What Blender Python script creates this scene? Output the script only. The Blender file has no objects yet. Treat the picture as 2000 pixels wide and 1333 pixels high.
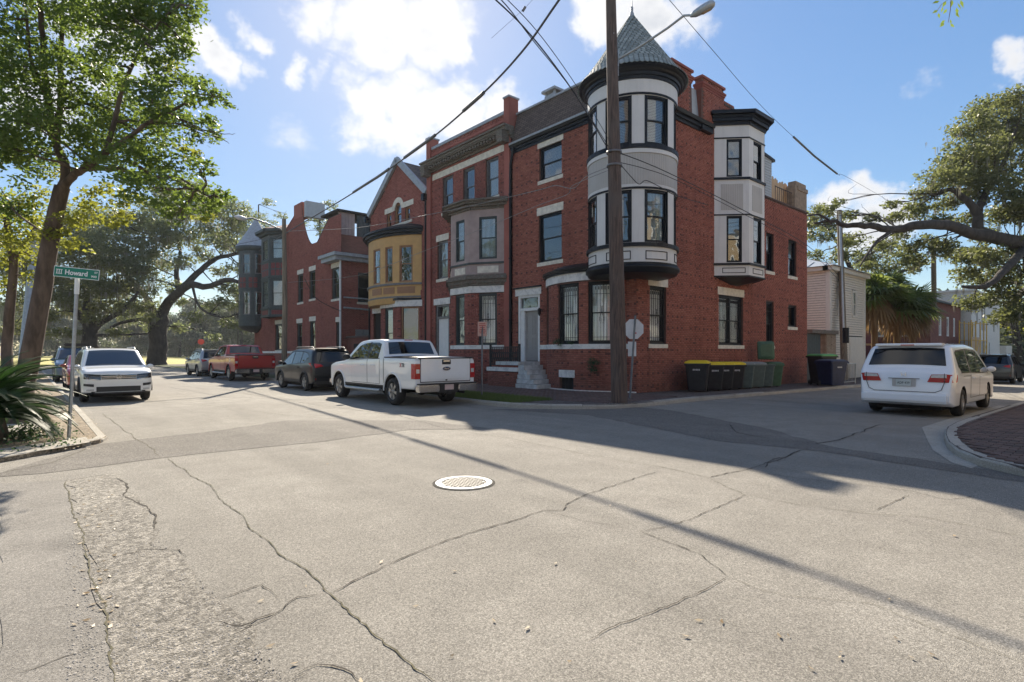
import bpy, bmesh, math, random
import numpy as np
from mathutils import Vector, Matrix
R_ = math.radians
rnd = random.Random(7)
rng = np.random.default_rng(7)

# ---------------------------------------------------------------- camera, sky, sun, exposure
# x runs along the side street (away to the right), y along the main street (away to the left), corner of the corner house at the origin
FPX, HY, EYE = 1094.0, 688.0, 1.55
RX, LX = (0.75508, 0.65560), (-0.65560, 0.75508)
CU, CV = -16.094, -11.9165
scene = bpy.context.scene
col = scene.collection
cam_data = bpy.data.cameras.new('camera')
cam_data.sensor_width = 36.0
cam_data.lens = FPX / 2000 * 36
cam_data.shift_y = 21.5 / 2000
cam_data.clip_start = 0.05
cam_data.clip_end = 3000
cam = bpy.data.objects.new('camera', cam_data)
col.objects.link(cam)
cam.location = (CU, CV, EYE)
cam.rotation_euler = (R_(90), 0, math.atan2(-RX[1], LX[1]))
scene.camera = cam
scene.view_settings.view_transform = 'Standard'
scene.view_settings.look = 'None'
scene.view_settings.gamma = 1.0
scene.view_settings.exposure = 1.36
scene.view_settings.use_curve_mapping = False
scene.cycles.max_bounces = 6
scene.cycles.diffuse_bounces = 3
scene.cycles.glossy_bounces = 3
scene.cycles.transmission_bounces = 4
scene.cycles.transparent_max_bounces = 16
scene.cycles.sample_clamp_indirect = 6.0
scene.cycles.use_denoising = True

SUN_H = Vector((0.72, 1.27)).normalized()
SUN_EL = math.atan(1.0 / math.hypot(0.72, 1.27))
SUN = Vector((SUN_H.x * math.cos(SUN_EL), SUN_H.y * math.cos(SUN_EL), math.sin(SUN_EL)))
sd = bpy.data.lights.new('sun', 'SUN')
sd.energy = 3.95
sd.angle = R_(0.53)
sd.color = (1.0, 0.90, 0.745)
so = bpy.data.objects.new('sun', sd)
col.objects.link(so)
so.rotation_euler = SUN.to_track_quat('Z', 'Y').to_euler()
so.location = (10, 20, 40)


def ray(px, py):
    X = (px - 1000) / FPX
    return (X * RX[0] + RX[1], X * LX[0] + LX[1], (HY - py) / FPX)


def at(px, py, depth):
    d = ray(px, py)
    return Vector((CU + depth * d[0], CV + depth * d[1], EYE + depth * d[2]))


def on_ground(px, py, z=0.0):
    d = ray(px, py)
    t = (z - EYE) / d[2]
    return Vector((CU + t * d[0], CV + t * d[1], z))


world = bpy.data.worlds.new('World')
scene.world = world
world.use_nodes = True
wn, wl = world.node_tree.nodes, world.node_tree.links
wn.clear()


def N(nt, typ, **kw):
    n = nt.nodes.new(typ)
    for k, v in kw.items():
        if k.startswith('i_'):
            key = k[2:]
            n.inputs[int(key) if key.isdigit() else key.replace('_', ' ')].default_value = v
        else:
            setattr(n, k, v)
    return n


def math_node(nt, op, a, b=None, clamp=False):
    n = nt.nodes.new('ShaderNodeMath')
    n.operation = op
    n.use_clamp = clamp
    for i, v in enumerate((a, b)):
        if v is None:
            continue
        if isinstance(v, (int, float)):
            n.inputs[i].default_value = v
        else:
            nt.links.new(v, n.inputs[i])
    return n.outputs[0]


def smooth(nt, val, lo, hi, a=0.0, b=1.0):
    n = nt.nodes.new('ShaderNodeMapRange')
    n.interpolation_type = 'SMOOTHSTEP'
    nt.links.new(val, n.inputs[0])
    n.inputs[1].default_value, n.inputs[2].default_value = lo, hi
    n.inputs[3].default_value, n.inputs[4].default_value = a, b
    return n.outputs[0]


def mix_rgb(nt, fac, a, b, blend='MIX'):
    n = nt.nodes.new('ShaderNodeMix')
    n.data_type = 'RGBA'
    n.blend_type = blend
    for i, v in ((0, fac), (6, a), (7, b)):
        if isinstance(v, (int, float)):
            n.inputs[i].default_value = v
        elif isinstance(v, tuple):
            n.inputs[i].default_value = v if len(v) == 4 else (*v, 1)
        else:
            nt.links.new(v, n.inputs[i])
    return n.outputs[2]


nt = world.node_tree
sky = N(nt, 'ShaderNodeTexSky', sky_type='NISHITA', sun_disc=False)
sky.sun_elevation = SUN_EL
sky.sun_rotation = math.atan2(SUN_H.x, SUN_H.y)
sky.altitude = 10
sky.air_density = 1.0
sky.dust_density = 0.25
sky.ozone_density = 2.0
tc = N(nt, 'ShaderNodeTexCoord')
dirv = tc.outputs['Generated']
# clouds: soft noise broken out of a set of cumulus banks
clouds = [  # px, py, radius px, weight
    (850, 50, 105, .95), (735, 95, 85, .9), (820, 150, 75, .8), (730, 20, 90, .85), (900, 70, 60, .9), (640, 45, 55, .7), (700, 170, 45, .6),
    (730, 240, 80, .85), (800, 225, 95, 1.0), (880, 215, 90, 1.0), (965, 215, 70, .9), 
    (505, 60, 48, .75), (430, 125, 62, .85), (490, 145, 46, .7), (390, 90, 55, .8), (595, 145, 42, .7), (650, 155, 35, .6),
    (1190, 30, 80, .9), (1270, 40, 90, .9), (1350, 60, 70, .7), (1150, 60, 50, .7),
    (1625, 395, 60, .85), (1695, 385, 62, 1.0), (1760, 405, 55, .8), (1690, 430, 90, .9),
    (1985, 120, 60, .9), (1940, 150, 40, .6), (1830, 165, 45, .42), (560, 250, 70, .4), (200, 60, 170, .7), (80, 190, 150, .65)]
wn_ = N(nt, 'ShaderNodeTexNoise', i_Scale=9.0, i_Detail=5.0, i_Roughness=0.6)
nt.links.new(dirv, wn_.inputs['Vector'])
w0 = N(nt, 'ShaderNodeVectorMath', operation='SUBTRACT'); nt.links.new(wn_.outputs['Color'], w0.inputs[0]); w0.inputs[1].default_value = (.5, .5, .5)
w1 = N(nt, 'ShaderNodeVectorMath', operation='SCALE'); nt.links.new(w0.outputs[0], w1.inputs[0]); w1.inputs['Scale'].default_value = .16
w2 = N(nt, 'ShaderNodeVectorMath', operation='ADD'); nt.links.new(w1.outputs[0], w2.inputs[0]); nt.links.new(dirv, w2.inputs[1])
warped = w2.outputs[0]
mask = None
for px, py, r, wgt in clouds:
    d = Vector(ray(px, py)).normalized()
    sub = N(nt, 'ShaderNodeVectorMath', operation='DISTANCE')
    nt.links.new(warped, sub.inputs[0])
    sub.inputs[1].default_value = d
    c2 = 1 / (1 + ((px - 1000) ** 2 + (py - HY) ** 2) / FPX ** 2)
    ang = r / FPX * math.sqrt(c2)
    m = smooth(nt, sub.outputs['Value'], 0.0, ang * 1.45, wgt, 0.0)
    mask = m if mask is None else math_node(nt, 'MAXIMUM', mask, m)
mp = N(nt, 'ShaderNodeMapping')
mp.inputs['Scale'].default_value = (1, 1, 1.9)
nt.links.new(dirv, mp.inputs[0])
n1 = N(nt, 'ShaderNodeTexNoise', i_Scale=7.0, i_Detail=9.0, i_Roughness=0.58, i_Distortion=0.15)
nt.links.new(mp.outputs[0], n1.inputs['Vector'])
n2 = N(nt, 'ShaderNodeTexNoise', i_Scale=2.1, i_Detail=4.0, i_Roughness=0.5)
nt.links.new(mp.outputs[0], n2.inputs['Vector'])
# the rest of the sky carries the same sort of scattered cloud
elsewhere = math_node(nt, 'MULTIPLY', smooth(nt, n2.outputs[0], 0.47, 0.66), 0.85)
vt = N(nt, 'ShaderNodeVectorMath', operation='DOT_PRODUCT')
nt.links.new(dirv, vt.inputs[0])
vt.inputs[1].default_value = (RX[1], LX[1], 0)
behind = smooth(nt, vt.outputs['Value'], 0.2, 0.5, 1.0, 0.0)
elsewhere = math_node(nt, 'MULTIPLY', elsewhere, behind)
mask = math_node(nt, 'MAXIMUM', mask, elsewhere)
nn = math_node(nt, 'MULTIPLY', math_node(nt, 'SUBTRACT', n1.outputs[0], 0.5), 1.25)
dens = math_node(nt, 'ADD', mask, nn)
alpha = smooth(nt, dens, 0.24, 0.80)
core = smooth(nt, dens, 0.55, 1.15)
n3 = N(nt, 'ShaderNodeTexNoise', i_Scale=4.5, i_Detail=5.0, i_Roughness=0.55)
nt.links.new(mp.outputs[0], n3.inputs['Vector'])
belly = math_node(nt, 'MULTIPLY', core, smooth(nt, n3.outputs[0], 0.36, 0.58))
sunp = N(nt, 'ShaderNodeVectorMath', operation='DOT_PRODUCT')
nt.links.new(dirv, sunp.inputs[0])
sunp.inputs[1].default_value = SUN
glow = smooth(nt, sunp.outputs['Value'], 0.86, 1.0)
ccol = mix_rgb(nt, belly, (4.5, 4.45, 4.45), (2.75, 2.9, 3.15))
ccol = mix_rgb(nt, math_node(nt, 'MULTIPLY', glow, .4), ccol, (5.6, 5.5, 5.35))
# thin veil low in the sky
# even roll-off of the whole sky's brightness (as a camera's shoulder would), hue kept
sepc = N(nt, 'ShaderNodeSeparateColor'); nt.links.new(sky.outputs[0], sepc.inputs[0])
mxc = math_node(nt, 'MAXIMUM', sepc.outputs[0], math_node(nt, 'MAXIMUM', sepc.outputs[1], sepc.outputs[2]))
roll = math_node(nt, 'DIVIDE', 1.30, math_node(nt, 'ADD', 1.0, math_node(nt, 'DIVIDE', mxc, 5.5)))
sky_h = N(nt, 'ShaderNodeHueSaturation', i_Saturation=1.12, i_Value=1.0); nt.links.new(sky.outputs[0], sky_h.inputs['Color'])
sky_c = N(nt, 'ShaderNodeVectorMath', operation='SCALE')
nt.links.new(sky_h.outputs[0], sky_c.inputs[0]); nt.links.new(roll, sky_c.inputs['Scale'])
allsky = mix_rgb(nt, math_node(nt, 'MULTIPLY', alpha, 0.95), sky_c.outputs[0], ccol)
bg = N(nt, 'ShaderNodeBackground', i_Strength=0.088)
nt.links.new(allsky, bg.inputs[0])
wo = N(nt, 'ShaderNodeOutputWorld')
nt.links.new(bg.outputs[0], wo.inputs[0])

# ---------------------------------------------------------------- object helpers


def tag(o, label=None, cat=None, group=None, kind=None):
    if label: o['label'] = label
    if cat: o['category'] = cat
    if group: o['group'] = group
    if kind: o['kind'] = kind
    return o


def empty(name, loc=(0, 0, 0), rz=0.0, label=None, cat=None, group=None):
    o = bpy.data.objects.new(name, None)
    o.empty_display_size = 0.3
    col.objects.link(o)
    o.location = loc
    o.rotation_euler = (0, 0, rz)
    return tag(o, label, cat, group)


def copy_tree(o, parent=None):
    c = o.copy()
    col.objects.link(c)
    c.parent = parent
    for ch in list(o.children):
        copy_tree(ch, c)
    return c


class MB:
    """collects geometry for ONE mesh object; material per face, optional uv per corner and tint per face"""

    def __init__(self):
        self.v, self.f, self.m, self.s, self.uv, self.t = [], [], [], [], [], []
        self.ends = []

    def add(self, verts, faces, mat=0, smooth=False, uvs=None, tint=None):
        b = len(self.v)
        self.v.extend([tuple(p) for p in verts])
        for i, f in enumerate(faces):
            self.f.append([b + k for k in f])
            self.m.append(mat)
            self.s.append(smooth)
            self.uv.append(uvs[i] if uvs else None)
            self.t.append(tint)
        self.ends.append(len(self.v))
        return self

    def box(self, x0, x1, y0, y1, z0, z1, mat=0, rot=None, piv=None):
        vs = [(x, y, z) for x in (x0, x1) for y in (y0, y1) for z in (z0, z1)]
        if rot is not None:
            p = Vector(piv or ((x0 + x1) / 2, (y0 + y1) / 2, (z0 + z1) / 2))
            vs = [tuple(p + rot @ (Vector(q) - p)) for q in vs]
        return self.add(vs, [(0, 1, 3, 2), (4, 6, 7, 5), (0, 4, 5, 1), (2, 3, 7, 6), (0, 2, 6, 4), (1, 5, 7, 3)], mat)

    def bar(self, a, b, w, h=None, mat=0, up=(0, 0, 1)):
        a, b = Vector(a), Vector(b)
        h = h or w
        d = (b - a).normalized()
        u = Vector(up)
        if abs(d.dot(u)) > .95: u = Vector((1, 0, 0))
        s = d.cross(u).normalized() * w / 2
        t = s.cross(d).normalized() * h / 2
        vs = [p + i * s + j * t for p in (a, b) for i, j in ((-1, -1), (1, -1), (1, 1), (-1, 1))]
        return self.add(vs, [(3, 2, 1, 0), (4, 5, 6, 7), (0, 1, 5, 4), (1, 2, 6, 5), (2, 3, 7, 6), (3, 0, 4, 7)], mat)

    def tube(self, pts, radii, n=10, mat=0, cap=True, smooth=True):
        pts = [Vector(p) for p in pts]
        if isinstance(radii, (int, float)): radii = [radii] * len(pts)
        vs, fs = [], []
        prev = None
        for i, p in enumerate(pts):
            d = (pts[min(i + 1, len(pts) - 1)] - pts[max(i - 1, 0)]).normalized()
            if prev is None:
                prev = d.orthogonal().normalized()
            prev = (prev - d * prev.dot(d))
            prev = prev.normalized() if prev.length > 1e-6 else d.orthogonal().normalized()
            q = d.cross(prev)
            for k in range(n):
                a = 2 * math.pi * k / n
                vs.append(p + (prev * math.cos(a) + q * math.sin(a)) * radii[i])
        for i in range(len(pts) - 1):
            for k in range(n):
                k2 = (k + 1) % n
                fs.append((i * n + k, i * n + k2, (i + 1) * n + k2, (i + 1) * n + k))
        self.add(vs, fs, mat, smooth)
        if cap:
            self.add(vs[:n], [tuple(reversed(range(n)))], mat)
            self.add(vs[-n:], [tuple(range(n))], mat)
        return self

    def lathe(self, prof, n=24, mat=0, a0=0.0, a1=2 * math.pi, axis='z', center=(0, 0, 0), smooth=True):
        full = abs(a1 - a0 - 2 * math.pi) < 1e-6
        cnt = n if full else n + 1
        vs, fs = [], []
        for r, z in prof:
            for k in range(cnt):
                a = a0 + (a1 - a0) * k / n
                c, s = math.cos(a) * r, math.sin(a) * r
                p = {'z': (c, s, z), 'y': (c, z, -s), 'x': (z, c, s)}[axis]
                vs.append((p[0] + center[0], p[1] + center[1], p[2] + center[2]))
        for i in range(len(prof) - 1):
            for k in range(n):
                k2 = (k + 1) % cnt
                fs.append((i * cnt + k, i * cnt + k2, (i + 1) * cnt + k2, (i + 1) * cnt + k))
        return self.add(vs, fs, mat, smooth)

    def prism(self, poly, z0, z1, mat=0, top_only=False):
        """poly: xy list counter-clockwise"""
        n = len(poly)
        vs = [(x, y, z0) for x, y in poly] + [(x, y, z1) for x, y in poly]
        fs = [tuple(range(n, 2 * n))]
        if not top_only:
            fs.append(tuple(reversed(range(n))))
            fs += [(i, (i + 1) % n, n + (i + 1) % n, n + i) for i in range(n)]
        return self.add(vs, fs, mat)

    def build_each(self, name, mats, parent=None):
        """every added piece as an object of its own"""
        fi = 0; out = []
        groups = []; cur = []
        vb = [0] + self.ends
        for i, f in enumerate(self.f):
            k = 0
            while k < len(self.ends) and min(f) >= self.ends[k]: k += 1
            while len(groups) <= k: groups.append([])
            groups[k].append(i)
        for k, g in enumerate(groups):
            if not g: continue
            q = MB(); b0 = 0 if k == 0 else self.ends[k - 1]
            q.v = self.v[b0:self.ends[k]]; q.f = [[t - b0 for t in self.f[i]] for i in g]
            q.m = [self.m[i] for i in g]; q.s = [self.s[i] for i in g]; q.uv = [self.uv[i] for i in g]; q.t = [self.t[i] for i in g]
            out.append(q.build(name, mats, parent))
        return out

    def build(self, name, mats, parent=None, kind=None, loc=None, weld=False):
        me = bpy.data.meshes.new(name)
        me.from_pydata(self.v, [], self.f)
        mats = mats if isinstance(mats, (list, tuple)) else [mats]
        for m in mats: me.materials.append(m)
        me.polygons.foreach_set('material_index', self.m)
        me.polygons.foreach_set('use_smooth', self.s)
        if any(u is not None for u in self.uv):
            ul = me.uv_layers.new(name='UVMap')
            arr = []
            for f, u in zip(self.f, self.uv):
                arr.extend(u if u is not None else [(0, 0)] * len(f))
            ul.data.foreach_set('uv', np.array(arr, dtype=np.float32).ravel())
        if any(t is not None for t in self.t):
            ca = me.color_attributes.new('tint', 'FLOAT_COLOR', 'CORNER')
            arr = []
            for f, t in zip(self.f, self.t):
                arr.extend([(t or 0, t or 0, t or 0, 1)] * len(f))
            ca.data.foreach_set('color', np.array(arr, dtype=np.float32).ravel())
        me.validate()
        if weld:
            bm = bmesh.new(); bm.from_mesh(me)
            bmesh.ops.remove_doubles(bm, verts=bm.verts, dist=1e-4)
            bmesh.ops.recalc_face_normals(bm, faces=bm.faces)
            bm.to_mesh(me); bm.free()
        me.update()
        o = bpy.data.objects.new(name, me)
        col.objects.link(o)
        if loc is not None: o.location = loc
        if parent is not None: o.parent = parent
        if kind: o['kind'] = kind
        return o


def np_mesh(name, V, F, mat, parent=None, kind=None, tint=None, smooth=False, uv=None):
    """V (n,3), F (m,k) arrays -> one object; tint per face"""
    me = bpy.data.meshes.new(name)
    V = np.asarray(V, dtype=np.float32); F = np.asarray(F, dtype=np.int32)
    k = F.shape[1]
    me.vertices.add(len(V)); me.vertices.foreach_set('co', V.ravel())
    me.loops.add(F.size); me.loops.foreach_set('vertex_index', F.ravel())
    me.polygons.add(len(F)); me.polygons.foreach_set('loop_start', np.arange(0, F.size, k, dtype=np.int32))
    if smooth: me.polygons.foreach_set('use_smooth', np.ones(len(F), dtype=bool))
    me.update(calc_edges=True)
    mats = mat if isinstance(mat, (list, tuple)) else [mat]
    for m in mats: me.materials.append(m)
    if tint is not None:
        ca = me.color_attributes.new('tint', 'FLOAT_COLOR', 'CORNER')
        t = np.repeat(np.asarray(tint, dtype=np.float32), k)
        ca.data.foreach_set('color', np.stack([t, t, t, np.ones_like(t)], 1).ravel())
    if uv is not None:
        me.uv_layers.new(name='UVMap').data.foreach_set('uv', np.asarray(uv, dtype=np.float32).ravel())
    o = bpy.data.objects.new(name, me)
    col.objects.link(o)
    if parent is not None: o.parent = parent
    if kind: o['kind'] = kind
    return o


def tinted(mb, v=.6):
    mb.t = [v if t is None else t for t in mb.t]
    return mb


def text_obj(name, body, size, mat, parent, loc, xdir, updir, extrude=0.002, align='CENTER', width=None, bold=0.0):
    cu = bpy.data.curves.new(name, 'FONT')
    cu.body = body; cu.size = size; cu.extrude = extrude; cu.offset = bold
    cu.align_x = align; cu.align_y = 'CENTER'; cu.resolution_u = 3
    tmp = bpy.data.objects.new('tmp', cu)
    col.objects.link(tmp)
    dg = bpy.context.evaluated_depsgraph_get()
    me = bpy.data.meshes.new_from_object(tmp.evaluated_get(dg))
    bpy.data.objects.remove(tmp)
    me.materials.clear(); me.materials.append(mat)
    X = Vector(xdir).normalized(); Y = Vector(updir).normalized(); Z = X.cross(Y).normalized()
    Y = Z.cross(X)
    sx = 1.0
    if width and len(me.vertices):
        xs = [v.co.x for v in me.vertices]
        sx = width / max(max(xs) - min(xs), 1e-5)
    M = Matrix((X * sx, Y, Z)).transposed().to_4x4()
    M.translation = Vector(loc)
    me.transform(M)
    o = bpy.data.objects.new(name, me)
    col.objects.link(o)
    if parent is not None: o.parent = parent
    return o
# ---------------------------------------------------------------- materials


def new_mat(name):
    m = bpy.data.materials.new(name)
    m.use_nodes = True
    nt = m.node_tree
    b = nt.nodes['Principled BSDF']
    return m, nt, b


def lin(nt, out, inp):
    nt.links.new(out, inp)


def noise(nt, scale, detail=4, rough=.55, coord='Object', vec=None, dist=0.0):
    n = N(nt, 'ShaderNodeTexNoise', i_Scale=float(scale), i_Detail=float(detail), i_Roughness=float(rough), i_Distortion=float(dist))
    if vec is None:
        t = N(nt, 'ShaderNodeTexCoord')
        vec = t.outputs[coord]
    lin(nt, vec, n.inputs['Vector'])
    return n.outputs[0]


def bump(nt, b, h, strength=.3, dist=.01):
    n = N(nt, 'ShaderNodeBump')
    n.inputs['Strength'].default_value = strength
    n.inputs['Distance'].default_value = dist
    lin(nt, h, n.inputs['Height'])
    lin(nt, n.outputs[0], b.inputs['Normal'])


def plain(name, color, rough=.6, metal=0.0, var=.12, scale=6.0, bmp=0.0, bscale=60.0, coat=0.0, spec=.5, coord='Object', stretch=None):
    m, nt, b = new_mat(name)
    t = N(nt, 'ShaderNodeTexCoord')
    vec = t.outputs[coord]
    if stretch:
        mpn = N(nt, 'ShaderNodeMapping')
        mpn.inputs['Scale'].default_value = stretch
        lin(nt, vec, mpn.inputs[0]); vec = mpn.outputs[0]
    nz = noise(nt, scale, 5, .6, vec=vec)
    f = smooth(nt, nz, .3, .7)
    lo = tuple(c * (1 - var) for c in color); hi = tuple(min(1, c * (1 + var)) for c in color)
    lin(nt, mix_rgb(nt, f, lo, hi), b.inputs['Base Color'])
    b.inputs['Roughness'].default_value = rough
    b.inputs['Metallic'].default_value = metal
    b.inputs['Coat Weight'].default_value = coat
    b.inputs['Coat Roughness'].default_value = .04
    b.inputs['Specular IOR Level'].default_value = spec
    if bmp: bump(nt, b, noise(nt, bscale, 4, .6, vec=vec), bmp, .01)
    return m


M = {}


def brick_mat(name, c1, c2, dark, stain=.5):
    """colour of each brick comes from its own tint, plus soot and wear"""
    m, nt, b = new_mat(name)
    a = N(nt, 'ShaderNodeAttribute', attribute_name='tint')
    t = N(nt, 'ShaderNodeTexCoord')
    ob = t.outputs['Object']
    base = mix_rgb(nt, smooth(nt, a.outputs['Fac'], .15, 1.0), c1, c2)
    base = mix_rgb(nt, smooth(nt, a.outputs['Fac'], .12, .02), base, dark)
    big = smooth(nt, noise(nt, .5, 6, .65, vec=ob), .42, .72)
    base = mix_rgb(nt, math_node(nt, 'MULTIPLY', big, stain), base, tuple(x * .62 for x in c1))
    pale = smooth(nt, noise(nt, .9, 7, .7, vec=ob, dist=.4), .58, .76)
    base = mix_rgb(nt, math_node(nt, 'MULTIPLY', pale, .38), base, tuple(min(1, x * 1.25 + .06) for x in c2))
    mq = N(nt, 'ShaderNodeMapping'); mq.inputs['Scale'].default_value = (2.2, 2.2, .22); lin(nt, ob, mq.inputs[0])
    drip = smooth(nt, noise(nt, 1.0, 6, .65, vec=mq.outputs[0]), .54, .74)
    base = mix_rgb(nt, math_node(nt, 'MULTIPLY', drip, .46), base, tuple(x * .42 for x in c1))
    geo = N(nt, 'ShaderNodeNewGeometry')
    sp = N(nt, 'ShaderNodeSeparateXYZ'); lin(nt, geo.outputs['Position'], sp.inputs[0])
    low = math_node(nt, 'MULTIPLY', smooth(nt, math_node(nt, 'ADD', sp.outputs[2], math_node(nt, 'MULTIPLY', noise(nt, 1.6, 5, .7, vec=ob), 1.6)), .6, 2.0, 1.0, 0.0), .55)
    base = mix_rgb(nt, low, base, (.075, .05, .042))       # darker towards the foot of the wall, edge broken by noise
    fine = noise(nt, 30, 5, .7, vec=ob)
    base = mix_rgb(nt, .35, base, mix_rgb(nt, fine, (.25, .25, .25), (.8, .8, .8)), 'OVERLAY')
    lin(nt, base, b.inputs['Base Color'])
    b.inputs['Roughness'].default_value = .88
    bump(nt, b, fine, .35, .01)
    return m


M['brick'] = brick_mat('brick red', (.285, .092, .064), (.42, .150, .104), (.12, .052, .046))
M['brick_old'] = brick_mat('brick older', (.28, .085, .066), (.41, .142, .108), (.12, .054, .05), .6)
M['brick_far'] = brick_mat('brick far', (.27, .082, .062), (.38, .125, .092), (.12, .05, .044), .4)
M['mortar'] = plain('mortar', (.13, .072, .058), .95, bmp=.3, var=.2)
M['mortar_grey'] = plain('mortar grey', (.22, .19, .16), .95, bmp=.3, var=.2)
M['tan_brick'] = brick_mat('brick tan', (.34, .25, .18), (.46, .36, .27), (.16, .10, .08), .3)


def flat_brick(name, c1, c2, mortar, scale=1.0):
    m, nt, b = new_mat(name)
    t = N(nt, 'ShaderNodeTexCoord')
    br = N(nt, 'ShaderNodeTexBrick', offset=.5)
    br.inputs['Scale'].default_value = scale
    br.inputs['Brick Width'].default_value = .215
    br.inputs['Row Height'].default_value = .072
    br.inputs['Mortar Size'].default_value = .008
    for i, c in ((1, c1), (2, c2), (3, mortar)): br.inputs[i].default_value = (*c, 1)
    lin(nt, t.outputs['UV'], br.inputs[0])
    n = smooth(nt, noise(nt, .7, 5, .6), .35, .75)
    lin(nt, mix_rgb(nt, math_node(nt, 'MULTIPLY', n, .5), br.outputs[0], tuple(x * .5 for x in c1)), b.inputs['Base Color'])
    b.inputs['Roughness'].default_value = .9
    inv = math_node(nt, 'SUBTRACT', 1.0, br.outputs[1])
    bump(nt, b, inv, .6, .008)
    return m


M['fbrick'] = flat_brick('brick face', (.22, .078, .056), (.29, .11, .078), (.15, .10, .08))
M['fbrick_dark'] = flat_brick('brick face dark', (.17, .045, .035), (.23, .065, .045), (.11, .08, .07))

m, nt, b = new_mat('white marble'); M['marble'] = m
t = N(nt, 'ShaderNodeTexCoord')
vn = smooth(nt, noise(nt, 3.0, 8, .7, vec=t.outputs['Object'], dist=1.2), .47, .60)
st = smooth(nt, noise(nt, 1.2, 5, .7, vec=t.outputs['Object']), .5, .8)
cc = mix_rgb(nt, vn, (.78, .76, .72), (.60, .59, .57))
cc = mix_rgb(nt, math_node(nt, 'MULTIPLY', st, .6), cc, (.36, .33, .29))
lin(nt, cc, b.inputs['Base Color']); b.inputs['Roughness'].default_value = .6
bump(nt, b, noise(nt, 40, 4, .6), .15, .01)

M['limestone'] = plain('limestone lintel', (.70, .65, .55), .75, var=.14, scale=5, bmp=.15)
M['marble_grey'] = plain('step marble', (.56, .57, .55), .55, var=.22, scale=4, bmp=.1)
M['black'] = plain('black trim paint', (.006, .008, .013), .42, var=.3, bmp=.05, spec=.3)


def painted(name, c, dirt=.35):
    m, nt, b = new_mat(name)
    t = N(nt, 'ShaderNodeTexCoord'); mq = N(nt, 'ShaderNodeMapping'); mq.inputs['Scale'].default_value = (5, 5, .5); lin(nt, t.outputs['Object'], mq.inputs[0])
    dr = smooth(nt, noise(nt, 1.0, 7, .65, vec=mq.outputs[0]), .50, .74)
    bl_ = smooth(nt, noise(nt, 1.3, 5, .6, vec=t.outputs['Object']), .4, .7)
    cc = mix_rgb(nt, bl_, c, tuple(x * .93 for x in c)); cc = mix_rgb(nt, math_node(nt, 'MULTIPLY', dr, dirt), cc, tuple(x * .58 for x in c))
    lin(nt, cc, b.inputs['Base Color']); b.inputs['Roughness'].default_value = .55
    bump(nt, b, noise(nt, 25, 4, .6, vec=t.outputs['Object']), .08, .01)
    return m


M['cream'] = painted('pale grey paint', (.70, .69, .67), .25)
M['cream2'] = painted('panel greige paint', (.50, .475, .44))
M['white_paint'] = plain('white paint', (.74, .74, .72), .5, var=.05, bmp=.05)
M['door_grey'] = plain('door taupe paint', (.30, .285, .275), .45, var=.05)
M['iron'] = plain('black iron', (.018, .018, .02), .5, var=.3)
M['mauve'] = plain('mauve stucco', (.38, .295, .275), .85, var=.10, scale=3, bmp=.1)
M['mustard'] = plain('mustard paint', (.58, .35, .13), .6, var=.08, scale=3, bmp=.05)
M['mustard_dark'] = plain('mustard panel', (.33, .17, .085), .6, var=.08)
M['weathered'] = None
m, nt, b = new_mat('weathered pressed metal'); M['weathered'] = m
t = N(nt, 'ShaderNodeTexCoord')
mpn = N(nt, 'ShaderNodeMapping'); mpn.inputs['Scale'].default_value = (1, 1, 5); lin(nt, t.outputs['Object'], mpn.inputs[0])
w1 = smooth(nt, noise(nt, 5, 8, .75, vec=mpn.outputs[0]), .40, .62)
w2 = smooth(nt, noise(nt, 9, 6, .75, vec=mpn.outputs[0]), .52, .66)
cc = mix_rgb(nt, w1, (.105, .11, .09), (.18, .125, .10)); cc = mix_rgb(nt, w2, cc, (.34, .34, .31))
lin(nt, cc, b.inputs['Base Color']); b.inputs['Roughness'].default_value = .85
bump(nt, b, w1, .4, .01)
M['green_trim'] = plain('green grey trim paint', (.045, .06, .062), .55, var=.2)
M['red_panel'] = plain('red panel paint', (.17, .035, .035), .6, var=.2)
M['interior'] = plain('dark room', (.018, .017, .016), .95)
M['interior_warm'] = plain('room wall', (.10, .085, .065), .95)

# curtains and blinds
m, nt, b = new_mat('white curtain'); M['curtain'] = m
wv = N(nt, 'ShaderNodeTexWave', i_Scale=9.0, i_Distortion=2.0, i_Detail=2.0)
wv.bands_direction = 'DIAGONAL'
t = N(nt, 'ShaderNodeTexCoord'); mpn = N(nt, 'ShaderNodeMapping'); mpn.inputs['Scale'].default_value = (1, 1, 0.02); lin(nt, t.outputs['Object'], mpn.inputs[0]); lin(nt, mpn.outputs[0], wv.inputs[0])
lin(nt, mix_rgb(nt, wv.outputs[1], (.74, .725, .69), (.92, .91, .88)), b.inputs['Base Color']); b.inputs['Roughness'].default_value = .9
b.inputs['Emission Color'].default_value = (1, .95, .86, 1); b.inputs['Emission Strength'].default_value = 0.0
bump(nt, b, wv.outputs[1], .6, .03)
m, nt, b = new_mat('venetian blind'); M['blind'] = m
t = N(nt, 'ShaderNodeTexCoord'); sp = N(nt, 'ShaderNodeSeparateXYZ'); lin(nt, t.outputs['Object'], sp.inputs[0])
saw = math_node(nt, 'FRACT', math_node(nt, 'MULTIPLY', sp.outputs[2], 20.0))
lin(nt, mix_rgb(nt, smooth(nt, saw, .62, .8), (.50, .52, .55), (.10, .11, .13)), b.inputs['Base Color']); b.inputs['Roughness'].default_value = .7
bump(nt, b, saw, .5, .02)


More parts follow.
